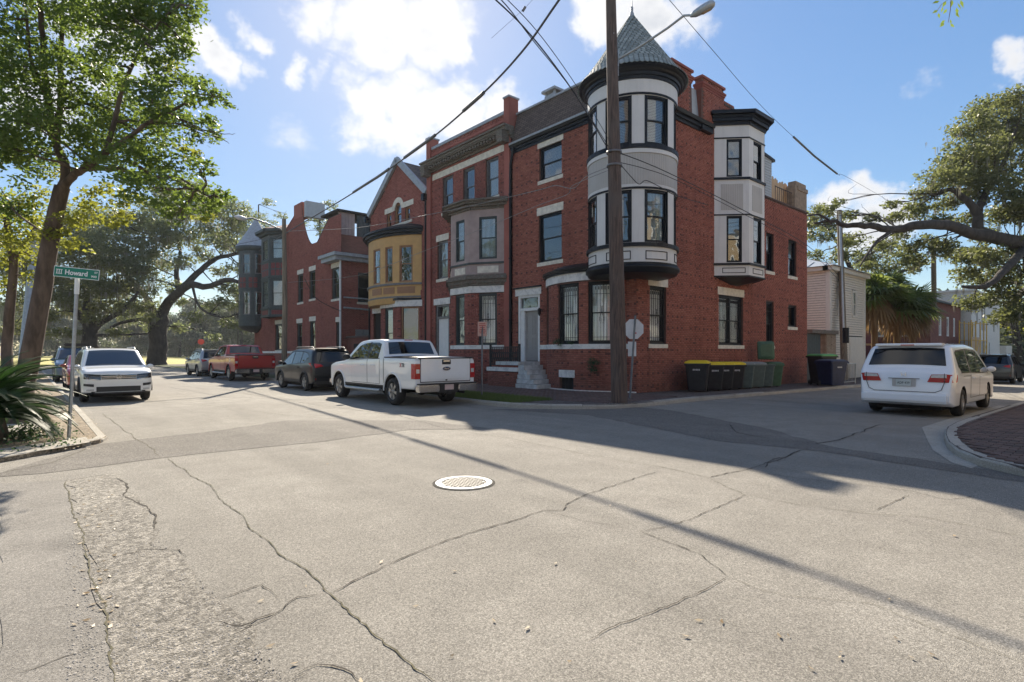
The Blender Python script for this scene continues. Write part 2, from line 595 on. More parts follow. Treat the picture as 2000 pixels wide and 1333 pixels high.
def glass_mat(name, tint, refl=.9, trans=(.75, .78, .78), ior=1.5, rough=.015, wav=.02):
    m, nt, b = new_mat(name)
    nt.nodes.remove(b)
    out = nt.nodes['Material Output']
    tr = N(nt, 'ShaderNodeBsdfTransparent'); tr.inputs[0].default_value = (*trans, 1)
    gl = N(nt, 'ShaderNodeBsdfGlossy'); gl.inputs['Roughness'].default_value = rough
    gl.inputs['Color'].default_value = (refl, refl, refl, 1)
    lw = N(nt, 'ShaderNodeLayerWeight'); lw.inputs[0].default_value = .5
    sch = math_node(nt, 'ADD', math_node(nt, 'MULTIPLY', math_node(nt, 'POWER', lw.outputs['Facing'], 4.0), .9), .04)
    bp = N(nt, 'ShaderNodeBump'); bp.inputs['Strength'].default_value = wav; bp.inputs['Distance'].default_value = .05
    lin(nt, noise(nt, 1.3, 2, .5), bp.inputs['Height']); lin(nt, bp.outputs[0], gl.inputs['Normal'])
    mx = N(nt, 'ShaderNodeMixShader')
    f = math_node(nt, 'ADD', sch, tint, clamp=True)
    lin(nt, f, mx.inputs[0]); lin(nt, tr.outputs[0], mx.inputs[1]); lin(nt, gl.outputs[0], mx.inputs[2])
    lin(nt, mx.outputs[0], out.inputs[0])
    return m


M['glass'] = glass_mat('window glass', .08, wav=.25)
M['glass_clear'] = glass_mat('window glass clear', .05, trans=(.95, .96, .96), wav=.2)
M['car_glass'] = glass_mat('car glass tinted', .07, trans=(.055, .065, .07), wav=.0)
M['car_glass_dark'] = glass_mat('car glass privacy', .02, trans=(.035, .045, .055), wav=.0)

m, nt, b = new_mat('slate shingle'); M['slate'] = m
a = N(nt, 'ShaderNodeAttribute', attribute_name='tint')
cc = mix_rgb(nt, a.outputs['Fac'], (.20, .23, .215), (.38, .41, .385))
mo = smooth(nt, noise(nt, 1.4, 6, .7), .56, .72)
cc = mix_rgb(nt, math_node(nt, 'MULTIPLY', mo, .55), cc, (.24, .20, .16))
lin(nt, cc, b.inputs['Base Color']); b.inputs['Roughness'].default_value = .75; bump(nt, b, noise(nt, 30, 4, .6), .25, .01)
m, nt, b = new_mat('asphalt shingle'); M['shingle'] = m
t = N(nt, 'ShaderNodeTexCoord')
br = N(nt, 'ShaderNodeTexBrick', offset=.5); br.inputs['Scale'].default_value = 1; br.inputs['Brick Width'].default_value = .30; br.inputs['Row Height'].default_value = .13; br.inputs['Mortar Size'].default_value = .012
for i, c in ((1, (.085, .062, .055)), (2, (.14, .105, .09)), (3, (.03, .024, .022))): br.inputs[i].default_value = (*c, 1)
lin(nt, t.outputs['UV'], br.inputs[0]); lin(nt, br.outputs[0], b.inputs['Base Color']); b.inputs['Roughness'].default_value = .92
bump(nt, b, noise(nt, 150, 3, .6), .4, .01)
M['metal_roof'] = plain('pale metal roof', (.50, .52, .53), .4, metal=.4, var=.1)
M['grey_flash'] = plain('lead flashing', (.34, .36, .38), .5, metal=.2, var=.15)
M['siding_grey'] = plain('grey siding', (.42, .45, .47), .7, var=.06)
M['siding_cream'] = plain('cream clapboard', (.76, .70, .60), .65, var=.06)
M['trim_cream'] = plain('cream trim', (.72, .69, .62), .6, var=.05)
M['stucco_white'] = plain('white stucco', (.66, .65, .60), .85, var=.08, bmp=.1)
M['stucco_tan'] = plain('tan stucco', (.46, .35, .22), .9, var=.15, bmp=.2)
M['stucco_brown'] = plain('brown render', (.30, .225, .165), .9, var=.2, bmp=.2)
M['raw_wood'] = plain('new fence boards', (.52, .38, .25), .75, var=.2, scale=3, stretch=(8, 8, .6))
M['scaffold'] = plain('yellow scaffold paint', (.62, .38, .05), .5, var=.15)

m, nt, b = new_mat('weathered pole wood'); M['pole'] = m
t = N(nt, 'ShaderNodeTexCoord'); mpn = N(nt, 'ShaderNodeMapping'); mpn.inputs['Scale'].default_value = (14, 14, .35); lin(nt, t.outputs['Object'], mpn.inputs[0])
g = noise(nt, 1.6, 8, .7, vec=mpn.outputs[0], dist=.4)
cc = mix_rgb(nt, smooth(nt, g, .35, .65), (.048, .032, .026), (.150, .100, .078))
cc = mix_rgb(nt, smooth(nt, noise(nt, .6, 4, .6, vec=t.outputs['Object']), .4, .7), cc, (.105, .082, .070))
lin(nt, cc, b.inputs['Base Color']); b.inputs['Roughness'].default_value = .85; bump(nt, b, g, .8, .02)
M['pole_grey'] = plain('grey pole wood', (.20, .165, .12), .9, var=.35, scale=2, bmp=.5, bscale=12, stretch=(10, 10, .5))
M['galv'] = plain('galvanised steel', (.42, .44, .45), .45, metal=.6, var=.12, scale=14)
M['steel_dark'] = plain('weathered steel', (.17, .17, .175), .5, metal=.5, var=.2)
M['sign_back'] = plain('sign back aluminium', (.66, .67, .68), .55, metal=.1, var=.06)
M['sign_green'] = plain('street sign green', (.0, .20, .125), .45, var=.05)
M['sign_white'] = plain('sign white', (.82, .84, .82), .45, var=.02)
M['sign_red'] = plain('sign red', (.50, .035, .03), .5, var=.06)
M['sign_peach'] = plain('faded sign face', (.62, .37, .30), .6, var=.08, scale=20)
M['wire'] = plain('wire rubber', (.018, .018, .02), .55, var=.2)
M['cable_grey'] = plain('grey cable sheath', (.085, .085, .09), .6, var=.25)
M['wire_pale'] = plain('aged cable', (.26, .25, .24), .6, var=.25)
M['yellow_plastic'] = plain('yellow bin lid', (.80, .60, .02), .45, var=.06)
M['black_plastic'] = plain('black bin body', (.018, .018, .021), .5, var=.25)
M['grey_plastic'] = plain('grey green bin', (.085, .12, .115), .5, var=.12)
M['grey_lid'] = plain('grey bin lid', (.20, .23, .24), .5, var=.12)
M['green_plastic'] = plain('green bin', (.045, .11, .065), .5, var=.15)
M['green_lid'] = plain('bright green lid', (.11, .36, .10), .45, var=.1)
M['navy_plastic'] = plain('navy bin', (.012, .022, .065), .45, var=.2)
M['bin_print'] = plain('bin lettering', (.55, .55, .55), .6, var=.05)

# vehicles
for k, c, met in (('car_white', (.84, .84, .825), 0), ('car_white2', (.83, .85, .88), 0), ('car_dark', (.004, .007, .012), 0), ('car_red', (.40, .022, .02), .25),
                  ('car_silver', (.42, .42, .41), .6), ('car_grey', (.055, .06, .065), .4), ('car_blue', (.10, .15, .22), .4)):
    M[k] = plain(k.replace('_', ' ') + ' paint', c, .28, metal=met, var=.025, scale=2, coat=.45 if k == 'car_dark' else .9, bmp=0, spec=.3 if k == 'car_dark' else .5)
M['rubber'] = plain('tyre rubber', (.022, .021, .021), .85, var=.25, scale=20, bmp=.3, bscale=50)
M['alloy'] = plain('alloy wheel', (.50, .49, .47), .35, metal=.75, var=.1)
M['chrome'] = plain('chrome bumper', (.62, .63, .65), .16, metal=1.0, var=.03)
M['car_trim'] = plain('black car plastic', (.02, .02, .022), .55, var=.15)
M['well'] = plain('wheel well', (.012, .011, .010), .95)
M['lamp_red'] = plain('tail lamp red', (.42, .006, .012), .2, var=.12, scale=20, coat=.4)
M['lamp_clear'] = plain('lamp clear', (.55, .55, .54), .12, var=.1, scale=30, coat=1)
M['lamp_dark'] = plain('headlamp dark', (.06, .06, .062), .1, metal=.4, var=.4, scale=30, coat=1)
M['plate'] = plain('licence plate', (.55, .58, .55), .5, var=.06)
M['plate_peach'] = plain('licence plate faded', (.60, .44, .40), .5, var=.1)
M['plate_text'] = plain('plate characters', (.05, .07, .06), .6)
M['amber'] = plain('amber lamp', (.42, .30, .16), .2, coat=1)
M['blue_badge'] = plain('blue badge', (.015, .03, .09), .2, coat=1)
M['decal_red'] = plain('decal red', (.5, .02, .02), .4)
M['decal_grey'] = plain('decal grey', (.10, .11, .12), .4)
M['seat'] = plain('car seat', (.10, .095, .09), .9)

# ground


def ground_mat(name, c1, c2, agg=1.0, patchy=.5, cscale=240, bstr=.5, crack=None, rough=.92):
    m, nt, b = new_mat(name)
    t = N(nt, 'ShaderNodeTexCoord'); ob = t.outputs['Object']
    big = smooth(nt, noise(nt, .22, 7, .62, vec=ob), .33, .7)
    mid = smooth(nt, noise(nt, 1.7, 6, .65, vec=ob), .35, .68)
    base = mix_rgb(nt, big, c1, c2)
    base = mix_rgb(nt, math_node(nt, 'MULTIPLY', mid, patchy), base, tuple(x * .80 for x in c1))
    for sc_, thr in (((.5, .05, 1), .56), ((.9, .12, 1), .60)):       # worn wheel tracks and drips along the traffic
        mq = N(nt, 'ShaderNodeMapping'); mq.inputs['Scale'].default_value = sc_; mq.inputs['Rotation'].default_value = (0, 0, .12); lin(nt, ob, mq.inputs[0])
        tr_ = smooth(nt, noise(nt, 1.5, 6, .6, vec=mq.outputs[0], dist=.3), thr - .12, thr + .12)
        base = mix_rgb(nt, math_node(nt, 'MULTIPLY', tr_, .28 * agg), base, tuple(x * .66 for x in c1))
    oil = smooth(nt, noise(nt, .9, 3, .5, vec=ob), .66, .76)
    base = mix_rgb(nt, math_node(nt, 'MULTIPLY', oil, .35), base, tuple(x * .5 for x in c1))
    vor = N(nt, 'ShaderNodeTexVoronoi', i_Scale=float(cscale)); lin(nt, ob, vor.inputs['Vector'])
    vor2 = N(nt, 'ShaderNodeTexVoronoi', i_Scale=float(cscale) * .42); lin(nt, ob, vor2.inputs['Vector'])
    hs2 = N(nt, 'ShaderNodeSeparateColor'); lin(nt, vor2.outputs['Color'], hs2.inputs[0])
    hsv = N(nt, 'ShaderNodeSeparateColor'); lin(nt, vor.outputs['Color'], hsv.inputs[0])
    g = hsv.outputs[0]
    sp = mix_rgb(nt, g, (.22, .22, .22), (.78, .78, .78))
    base = mix_rgb(nt, .55 * agg, base, sp, 'OVERLAY')
    base = mix_rgb(nt, .38 * agg, base, mix_rgb(nt, hs2.outputs[1], (.18, .18, .18), (.82, .82, .82)), 'OVERLAY')
    fine = noise(nt, 90, 4, .75, vec=ob)
    base = mix_rgb(nt, .40 * agg, base, mix_rgb(nt, smooth(nt, fine, .3, .7), (.2, .2, .2), (.8, .8, .8)), 'OVERLAY')
    lin(nt, base, b.inputs['Base Color']); b.inputs['Roughness'].default_value = rough
    b.inputs['Specular IOR Level'].default_value = .3
    h = math_node(nt, 'ADD', math_node(nt, 'MULTIPLY', vor.outputs['Distance'], -1.0), math_node(nt, 'MULTIPLY', fine, 1.2))
    bump(nt, b, h, bstr, .008)
    return m


M['road'] = ground_mat('worn road', (.258, .238, .207), (.320, .297, .260), 1.1)
M['road_far'] = ground_mat('side road', (.235, .218, .195), (.292, .272, .244), .9)
M['asphalt_patch'] = ground_mat('asphalt patch', (.170, .155, .136), (.215, .197, .174), 1.2, .5, 150)
M['coarse'] = ground_mat('crumbled asphalt', (.240, .219, .188), (.312, .288, .250), 1.5, .5, 75, .8)
M['concrete'] = ground_mat('kerb concrete', (.38, .35, .30), (.47, .44, .385), .6, .5, 200, .3)
M['dirt'] = ground_mat('dry soil', (.25, .20, .145), (.34, .28, .20), 1.2, .6, 60, .8)
M['crack'] = plain('crack filler soil', (.045, .038, .030), .98, var=.4, scale=30)
M['crack_grass'] = plain('mossy crack', (.095, .085, .050), .98, var=.4, scale=30)
M['lawn'] = ground_mat('park lawn', (.42, .38, .12), (.50, .45, .16), 1.0, .6, 30, .6)
M['grass_soil'] = ground_mat('grassy soil', (.07, .085, .03), (.11, .12, .045), 1.0, .6, 40, .8)
M['pave_brick'] = brick_mat('paving brick', (.13, .085, .075), (.20, .125, .105), (.06, .045, .042), .6)
M['pave_flat'] = ground_mat('brick walk far', (.105, .088, .082), (.15, .125, .112), 1.0, .6, 25, .6)
M['iron_cover'] = plain('cast iron cover', (.15, .142, .13), .6, metal=.3, var=.3, scale=20)
M['ring_paint'] = plain('white ring paint', (.78, .77, .72), .7, var=.08, scale=20)
M['stone'] = plain('loose stone', (.36, .33, .29), .9, var=.3, scale=10)


def leaf_mat(name, c1, c2, trans, tw=.45):
    m, nt, b = new_mat(name)
    a = N(nt, 'ShaderNodeAttribute', attribute_name='tint')
    base = mix_rgb(nt, a.outputs['Fac'], c1, c2)
    lin(nt, base, b.inputs['Base Color']); b.inputs['Roughness'].default_value = .5
    b.inputs['Specular IOR Level'].default_value = .35
    out = nt.nodes['Material Output']
    tl = N(nt, 'ShaderNodeBsdfTranslucent'); lin(nt, mix_rgb(nt, a.outputs['Fac'], tuple(x * .75 for x in trans), trans), tl.inputs[0])
    mx = N(nt, 'ShaderNodeMixShader'); mx.inputs[0].default_value = tw
    lin(nt, b.outputs[0], mx.inputs[1]); lin(nt, tl.outputs[0], mx.inputs[2]); lin(nt, mx.outputs[0], out.inputs[0])
    return m


M['leaf_near'] = leaf_mat('maple leaf', (.036, .078, .022), (.075, .125, .038), (.27, .37, .06), .46)
M['leaf_gold'] = leaf_mat('sunlit and yellow leaf', (.075, .11, .022), (.16, .16, .03), (.42, .44, .06), .5)  # for yellow leaves, and for sunlight painted onto the maple's lower crown
M['leaf_oak'] = leaf_mat('live oak leaf', (.075, .100, .058), (.150, .170, .102), (.32, .37, .15), .44)
M['leaf_oak_lit'] = leaf_mat('live oak leaf sunlit tone', (.062, .082, .038), (.140, .150, .075), (.30, .33, .11), .42)  # sunlit look of oak foliage put into the leaf colour
M['leaf_far'] = leaf_mat('far leaves', (.075, .095, .075), (.14, .16, .12), (.20, .24, .14), .35)
M['moss'] = leaf_mat('hanging moss', (.17, .17, .14), (.28, .27, .22), (.34, .33, .26), .4)
M['frond'] = leaf_mat('cycad frond', (.014, .040, .014), (.030, .072, .026), (.07, .16, .03), .22)
M['palm'] = leaf_mat('palm leaf', (.045, .085, .03), (.10, .145, .05), (.34, .40, .09), .45)
M['palm_dead'] = leaf_mat('dry palm leaf', (.22, .14, .07), (.34, .22, .11), (.40, .25, .10), .35)
M['grass'] = leaf_mat('grass blade', (.06, .10, .022), (.12, .16, .045), (.24, .32, .07), .35)
M['ivy'] = leaf_mat('ground ivy', (.02, .055, .03), (.05, .09, .05), (.10, .18, .05), .3)
M['dead_leaf'] = leaf_mat('fallen leaf', (.30, .20, .10), (.55, .45, .30), (.3, .2, .1), .2)
M['bark'] = plain('bark', (.115, .085, .065), .95, var=.4, scale=1.4, bmp=1.0, bscale=9, stretch=(5, 5, 1.2))
M['bark_oak'] = plain('oak bark', (.055, .048, .042), .95, var=.35, scale=1.0, bmp=1.0, bscale=5, stretch=(4, 4, 1.5))
# ---------------------------------------------------------------- facade frames: (s along, d outward, z up) -> world


class Fr:
    def __init__(self, fn, curved=False):
        self.fn, self.curved = fn, curved
        p = [np.array(fn(np.array([a]), np.array([b]), np.array([c])))[:, 0] for a, b, c in ((1, 0, 0), (1.01, 0, 0), (1, .01, 0), (1, 0, .01))]
        self.flip = np.linalg.det(np.stack([p[1] - p[0], p[2] - p[0], p[3] - p[0]])) < 0

    def P(self, s, d, z):
        x, y, zz = self.fn(np.array([float(s)]), np.array([float(d)]), np.array([float(z)]))
        return (float(x[0]), float(y[0]), float(zz[0]))

    def V(self, s, d, z):
        return Vector(self.P(s, d, z))


def flat_frame(ox, oy, ang_deg=None, along=None):
    """origin, along-vector (unit xy); outward is given by 'left' or 'right' of it"""
    (ax, ay), side = along
    nx, ny = (ay, -ax) if side == 'right' else (-ay, ax)
    return Fr(lambda s, d, z: (ox + ax * s + nx * d, oy + ay * s + ny * d, z + 0 * s))


def line_frame(p, q, side):
    """frame from p to q (xy); s measured from p; returns frame and length"""
    v = Vector((q[0] - p[0], q[1] - p[1])); L = v.length; v.normalize()
    return flat_frame(p[0], p[1], along=((v.x, v.y), side)), L


def arc_frame(cx, cy, r, sgn=1):
    """s = arc length at radius r measured from angle 0 (radians * r)"""
    return Fr(lambda s, d, z: (cx + (r + d) * np.cos(sgn * s / r), cy + (r + d) * np.sin(sgn * s / r), z + 0 * s), True)


FL = flat_frame(0, 0, along=((0, 1), 'left'))    # left facade: s = y, outward -x
FR = flat_frame(0, 0, along=((1, 0), 'right'))   # right facade: s = x, outward -y


def fbox(mb, fr, s0, s1, d0, d1, z0, z1, mat=0, d0t=None, d1t=None):
    """box in facade space; d0t/d1t = depths at the top for slanted mouldings"""
    n = max(1, int(math.ceil(abs(s1 - s0) / .22))) if fr.curved else 1
    d0t = d0 if d0t is None else d0t
    d1t = d1 if d1t is None else d1t
    vs = []
    for i in range(n + 1):
        s = s0 + (s1 - s0) * i / n
        vs += [fr.P(s, d0, z0), fr.P(s, d1, z0), fr.P(s, d1t, z1), fr.P(s, d0t, z1)]
    fs = []
    for i in range(n):
        a, b = i * 4, i * 4 + 4
        for k in range(4):
            k2 = (k + 1) % 4
            fs.append((a + k, a + k2, b + k2, b + k))
    fs.append((3, 2, 1, 0)); e = n * 4; fs.append((e, e + 1, e + 2, e + 3))
    if not fr.flip: fs = [tuple(reversed(f)) for f in fs]
    if s1 < s0: fs = [tuple(reversed(f)) for f in fs]
    return mb.add(vs, fs, mat)


def wall_mesh(mb, fr, s0, s1, z0, z1, ops, mat=0, rev=.2, rev_mat=None, uvo=(0, 0), top=None):
    """wall skin with rectangular openings (sa, sb, za, zb) and their reveals. top: optional fn(s)->z cutting the wall"""
    ss = sorted({s0, s1, *[min(max(v, s0), s1) for o in ops for v in o[:2]]})
    if fr.curved or top:
        extra = []
        for a, b in zip(ss, ss[1:]):
            k = int((b - a) / (.25 if not top else .1))
            extra += [a + (b - a) * i / (k + 1) for i in range(1, k + 1)]
        ss = sorted(ss + extra)
    zs = sorted({z0, z1, *[min(max(v, z0), z1) for o in ops for v in o[2:4]]})
    for a, b in zip(ss, ss[1:]):
        for c, d in zip(zs, zs[1:]):
            ms, mz = (a + b) / 2, (c + d) / 2
            if any(o[0] < ms < o[1] and o[2] < mz < o[3] for o in ops): continue
            if top:
                ta, tb = top(a), top(b)
                if max(ta, tb) <= c: continue
                da, db = min(d, max(c, ta)), min(d, max(c, tb))
            else: da = db = d
            vs = [fr.P(a, 0, c), fr.P(b, 0, c), fr.P(b, 0, db), fr.P(a, 0, da)]
            uv = [(a, c), (b, c), (b, db), (a, da)]
            f = (0, 1, 2, 3)
            if not fr.flip: f = f[::-1]; uv = uv[::-1]
            mb.add(vs, [f], mat, uvs=[uv])
    for (a, b, c, d) in ops:
        for (p, q) in (((a, c), (b, c)), ((b, c), (b, d)), ((b, d), (a, d)), ((a, d), (a, c))):
            n = max(1, int(abs(q[0] - p[0]) / .3)) if fr.curved else 1
            for i in range(n):
                pa = (p[0] + (q[0] - p[0]) * i / n, p[1] + (q[1] - p[1]) * i / n)
                pb = (p[0] + (q[0] - p[0]) * (i + 1) / n, p[1] + (q[1] - p[1]) * (i + 1) / n)
                vs = [fr.P(pa[0], 0, pa[1]), fr.P(pb[0], 0, pb[1]), fr.P(pb[0], -rev, pb[1]), fr.P(pa[0], -rev, pa[1])]
                mb.add(vs, [(0, 1, 2, 3)], mat if rev_mat is None else rev_mat,
                       uvs=[[(pa[0] + pa[1], 0), (pb[0] + pb[1], 0), (pb[0] + pb[1], rev), (pa[0] + pa[1], rev)]])


CAMP = np.array([CU, CV, EYE])
BW, BH, BJ = .208, .070, .010


def brick_arrays(fr, s0, s1, z0, z1, ops, top=None, dark_rows=True, seed=1):
    r = np.random.default_rng(seed)
    S0, S1, Z0, Z1, TI = [], [], [], [], []
    nr = int((z1 - z0) / BH)
    for k in range(nr):
        za = z0 + k * BH; zb = za + BH - BJ
        off = 0 if k % 2 == 0 else BW / 2
        hd = dark_rows and k % 6 == 3          # header course: short bricks, every other one burnt dark
        bw_ = BW / 2 if hd else BW
        n = int((s1 - s0) / bw_) + 2
        a = s0 + off + bw_ * np.arange(-1, n); b = a + bw_ - BJ
        a = np.clip(a, s0 + .003, s1 - .003); b = np.clip(b, s0 + .003, s1 - .003)
        keep = (b - a) > .03
        a, b = a[keep], b[keep]
        idx = np.arange(len(a))
        t = r.uniform(.32, .92, len(a))
        if hd:
            t = np.where((idx % 3 == 0) & (r.random(len(a)) < .8), r.uniform(0, .06, len(a)), t)
        t = np.where(r.random(len(a)) < .008, .05, t)
        for o in ops:
            if zb <= o[2] + .002 or za >= o[3] - .002: continue
            inside = (a >= o[0] - .002) & (b <= o[1] + .002)
            a2, b2, t2 = a[~inside], b[~inside], t[~inside]
            over_l = (a2 < o[0]) & (b2 > o[0]); b2 = np.where(over_l, o[0] - .004, b2)
            over_r = (a2 < o[1]) & (b2 > o[1]) & ~over_l; a2 = np.where(over_r, o[1] + .004, a2)
            ok = (b2 - a2) > .03
            a, b, t = a2[ok], b2[ok], t2[ok]
        if top is not None:
            tz = np.minimum([top(x) for x in a], [top(x) for x in b])
            ok = tz > zb
            a, b, t = a[ok], b[ok], t[ok]
        S0.append(a); S1.append(b); Z0.append(np.full(len(a), za)); Z1.append(np.full(len(a), zb)); TI.append(t)
    cat = np.concatenate
    return cat(S0), cat(S1), cat(Z0), cat(Z1), cat(TI)


def brick_skin(thing, frames, mat, n_single=0, depth=.011):
    """frames: list of (fr, arrays). real proud bricks; the n_single that show largest are objects of their own"""
    VV, FF, TT, CE = [], [], [], []
    base = 0
    for fr, (a, b, c, d, t) in frames:
        n = len(a)
        if n == 0: continue
        dj = np.random.default_rng(n).uniform(.7, 1.25, n) * depth
        pts = []
        for s, dd, z in ((a, 0 * a, c), (b, 0 * a, c), (b, 0 * a, d), (a, 0 * a, d), (a, dj, c), (b, dj, c), (b, dj, d), (a, dj, d)):
            pts.append(np.stack(fr.fn(s, dd, z), 1))
        V = np.stack(pts, 1)                      # n,8,3
        f = np.array([(4, 5, 6, 7), (0, 1, 5, 4), (1, 2, 6, 5), (2, 3, 7, 6), (3, 0, 4, 7)])
        if not fr.flip: f = f[:, ::-1]
        VV.append(V); FF.append(np.broadcast_to(f, (n, 5, 4))); TT.append(t); CE.append(V.mean(1))
    V = np.concatenate(VV); F = np.concatenate(FF); T = np.concatenate(TT); Cn = np.concatenate(CE)
    dist = np.linalg.norm(Cn - CAMP, axis=1)
    rel = Cn - CAMP
    X = rel[:, 0] * RX[0] + rel[:, 1] * LX[0]; Y = rel[:, 0] * RX[1] + rel[:, 1] * LX[1]
    px = 1000 + FPX * X / Y
    size = np.linalg.norm(V[:, 1, :2] - V[:, 0, :2], axis=1) / dist
    # width as it shows: project both ends
    e0, e1 = V[:, 4] - CAMP, V[:, 5] - CAMP
    sx = lambda e: (e[:, 0] * RX[0] + e[:, 1] * LX[0]) / (e[:, 0] * RX[1] + e[:, 1] * LX[1])
    shown = np.abs(sx(e1) - sx(e0)) * 1.0
    py = HY - FPX * rel[:, 2] / Y
    hidden = ((px > 1150) & (px < 1235)) | (px > 1990) | (py > 740)
    order = np.argsort(-(shown - 10 * hidden))
    single = order[:n_single]
    rest = np.ones(len(V), bool); rest[single] = False
    meshes = []
    for j in single:
        me = bpy.data.meshes.new('brick')
        c = Cn[j]
        me.from_pydata([tuple(q) for q in (V[j] - c)], [], [tuple(int(q) for q in ff) for ff in F[j]])
        ca = me.color_attributes.new('tint', 'FLOAT_COLOR', 'CORNER')
        t = float(T[j]); ca.data.foreach_set('color', [t, t, t, 1.0] * len(me.loops))
        me.materials.append(mat)
        o = bpy.data.objects.new('brick', me)
        o.location = c; o.parent = thing
        col.objects.link(o)
    if rest.any():
        Vr = V[rest]; Fr_ = F[rest] + (np.arange(len(Vr)) * 8)[:, None, None]
        np_mesh('brickwork', Vr.reshape(-1, 3), Fr_.reshape(-1, 4), mat, thing, 'stuff', tint=np.repeat(T[rest], 5))


def window(thing, fr, s0, s1, z0, z1, frame='black', sashes=2, curtain=None, lintel=None, sill=None, bars=False, glass='glass',
           rec=.12, fw=.075, lint_over=.10, lint_h=.32, sill_h=.15, mull=0, upper_only=False, name='window', split=.5, lint_mat='limestone', arch=False):
    """sash window in an opening: frame (part) > panes, sash, sill, lintel, blind, security bars"""
    mb = MB()
    d0, d1 = -rec - .06, -rec + .04
    fbox(mb, fr, s0, s0 + fw, d0, d1, z0, z1); fbox(mb, fr, s1 - fw, s1, d0, d1, z0, z1)
    fbox(mb, fr, s0 + fw, s1 - fw, d0, d1, z0, z0 + fw); fbox(mb, fr, s0 + fw, s1 - fw, d0, d1, z1 - fw, z1)
    for k in range(mull):
        c = s0 + (s1 - s0) * (k + 1) / (mull + 1)
        fbox(mb, fr, c - .06, c + .06, d0, d1 + .01, z0 + fw, z1 - fw)
    w = mb.build(name, M[frame], thing)
    bays = []
    for k in range(mull + 1):
        a = s0 + fw if k == 0 else s0 + (s1 - s0) * k / (mull + 1) + .06
        b = s1 - fw if k == mull else s0 + (s1 - s0) * (k + 1) / (mull + 1) - .06
        bays.append((a, b))
    zm = z0 + fw + (z1 - z0 - 2 * fw) * split
    for a, b in bays:
        if sashes == 2:
            sb = MB(); t = .042
            for (za, zb, dd) in ((z0 + fw, zm + .02, -rec - .045), (zm - .02, z1 - fw, -rec - .015)):
                fbox(sb, fr, a, a + t, dd - .02, dd + .015, za, zb); fbox(sb, fr, b - t, b, dd - .02, dd + .015, za, zb)
                fbox(sb, fr, a + t, b - t, dd - .02, dd + .015, za, za + t); fbox(sb, fr, a + t, b - t, dd - .02, dd + .015, zb - t, zb)
            sb.build('sash', M[frame], w)
            rects = ((z0 + fw + t, zm - .01, -rec - .045), (zm + .01, z1 - fw - t, -rec - .015))
        else:
            rects = ((z0 + fw, z1 - fw, -rec - .03),)
        for za, zb, dd in rects:
            pb = MB(); fbox(pb, fr, a + .01, b - .01, dd - .004, dd, za - .01, zb + .01)
            pb.build('pane', M[glass], w)
        if curtain:
            cb = MB()
            za = zm if upper_only else z0 + fw
            fbox(cb, fr, a, b, -rec - .085, -rec - .078, za, z1 - fw)
            cb.build('blind' if curtain == 'blind' else 'curtain', M[curtain], w)
    if lintel:
        lb = MB(); fbox(lb, fr, s0 - lint_over, s1 + lint_over, -.05, .022, z1, z1 + lint_h); lb.build('lintel', M[lint_mat], w)
    if sill:
        lb = MB(); fbox(lb, fr, s0 - lint_over * .8, s1 + lint_over * .8, -rec, .035, z0 - sill_h, z0); lb.build('sill', M[lint_mat], w)
    if bars:
        gb = MB()
        dd = -rec + .055
        for a, b in bays:
            n = max(3, int(round((b - a) / .115)))
            for i in range(n + 1):
                s = a + (b - a) * i / n
                za, zb = z0 + fw, z1 - .12
                gb.bar(fr.P(s, dd, za), fr.P(s, dd, zb), .014)
            for z in (z0 + fw + .16, (z0 + z1) / 2 + .0, z1 - .45):
                gb.bar(fr.P(a, dd, z), fr.P(b, dd, z), .014)
            c = (a + b) / 2
            for sg in (-1, 1):            # scrolled ornament beside the middle bars
                pts = []
                for i in range(13):
                    q = i / 12
                    pts.append(fr.P(c + sg * (.035 + .05 * math.sin(q * math.pi * 2)), dd + .008, z0 + (z1 - z0) * (.33 + .28 * q)))
                gb.tube(pts, .008, 5)
            for i in range(n):
                s = a + (b - a) * (i + .5) / n
                gb.bar(fr.P(s, dd, z1 - .30), fr.P(s, dd, z1 - .18), .03, .008)
        gb.build('security_bars', M['iron'], w)
    return w


def curved_pane_note(): pass
# ================================================================ large structure first: ground
SLOPE = .011


def gz(x):
    return -SLOPE * max(0.0, min(x, 60.0))


KL, KR = -15.0, -6.0          # kerbs of the main street (x)
KN, KS = -2.4, -9.2          # kerbs of the side street (y)
KH = .12


def arc_pts(cx, cy, r, a0, a1, n=10):
    return [(cx + r * math.cos(R_(a0 + (a1 - a0) * i / n)), cy + r * math.sin(R_(a0 + (a1 - a0) * i / n))) for i in range(n + 1)]


# one road sheet out to the horizon, dense where the slope bends
xs = [-900, -300, -120, -60, -30, -20, -10, -5, 0, 5, 10, 20, 30, 45, 60, 120, 300, 900]
ys = [-900, -300, -120, -40, -20, -10, 0, 10, 20, 40, 60, 100, 200, 400, 900]
mb = MB()
vs = [(x, y, gz(x)) for x in xs for y in ys]
nY = len(ys)
fs = [(i * nY + j, (i + 1) * nY + j, (i + 1) * nY + j + 1, i * nY + j + 1) for i in range(len(xs) - 1) for j in range(nY - 1)]
mb.add(vs, fs, 0)
road = mb.build('road', M['road'], kind='structure')


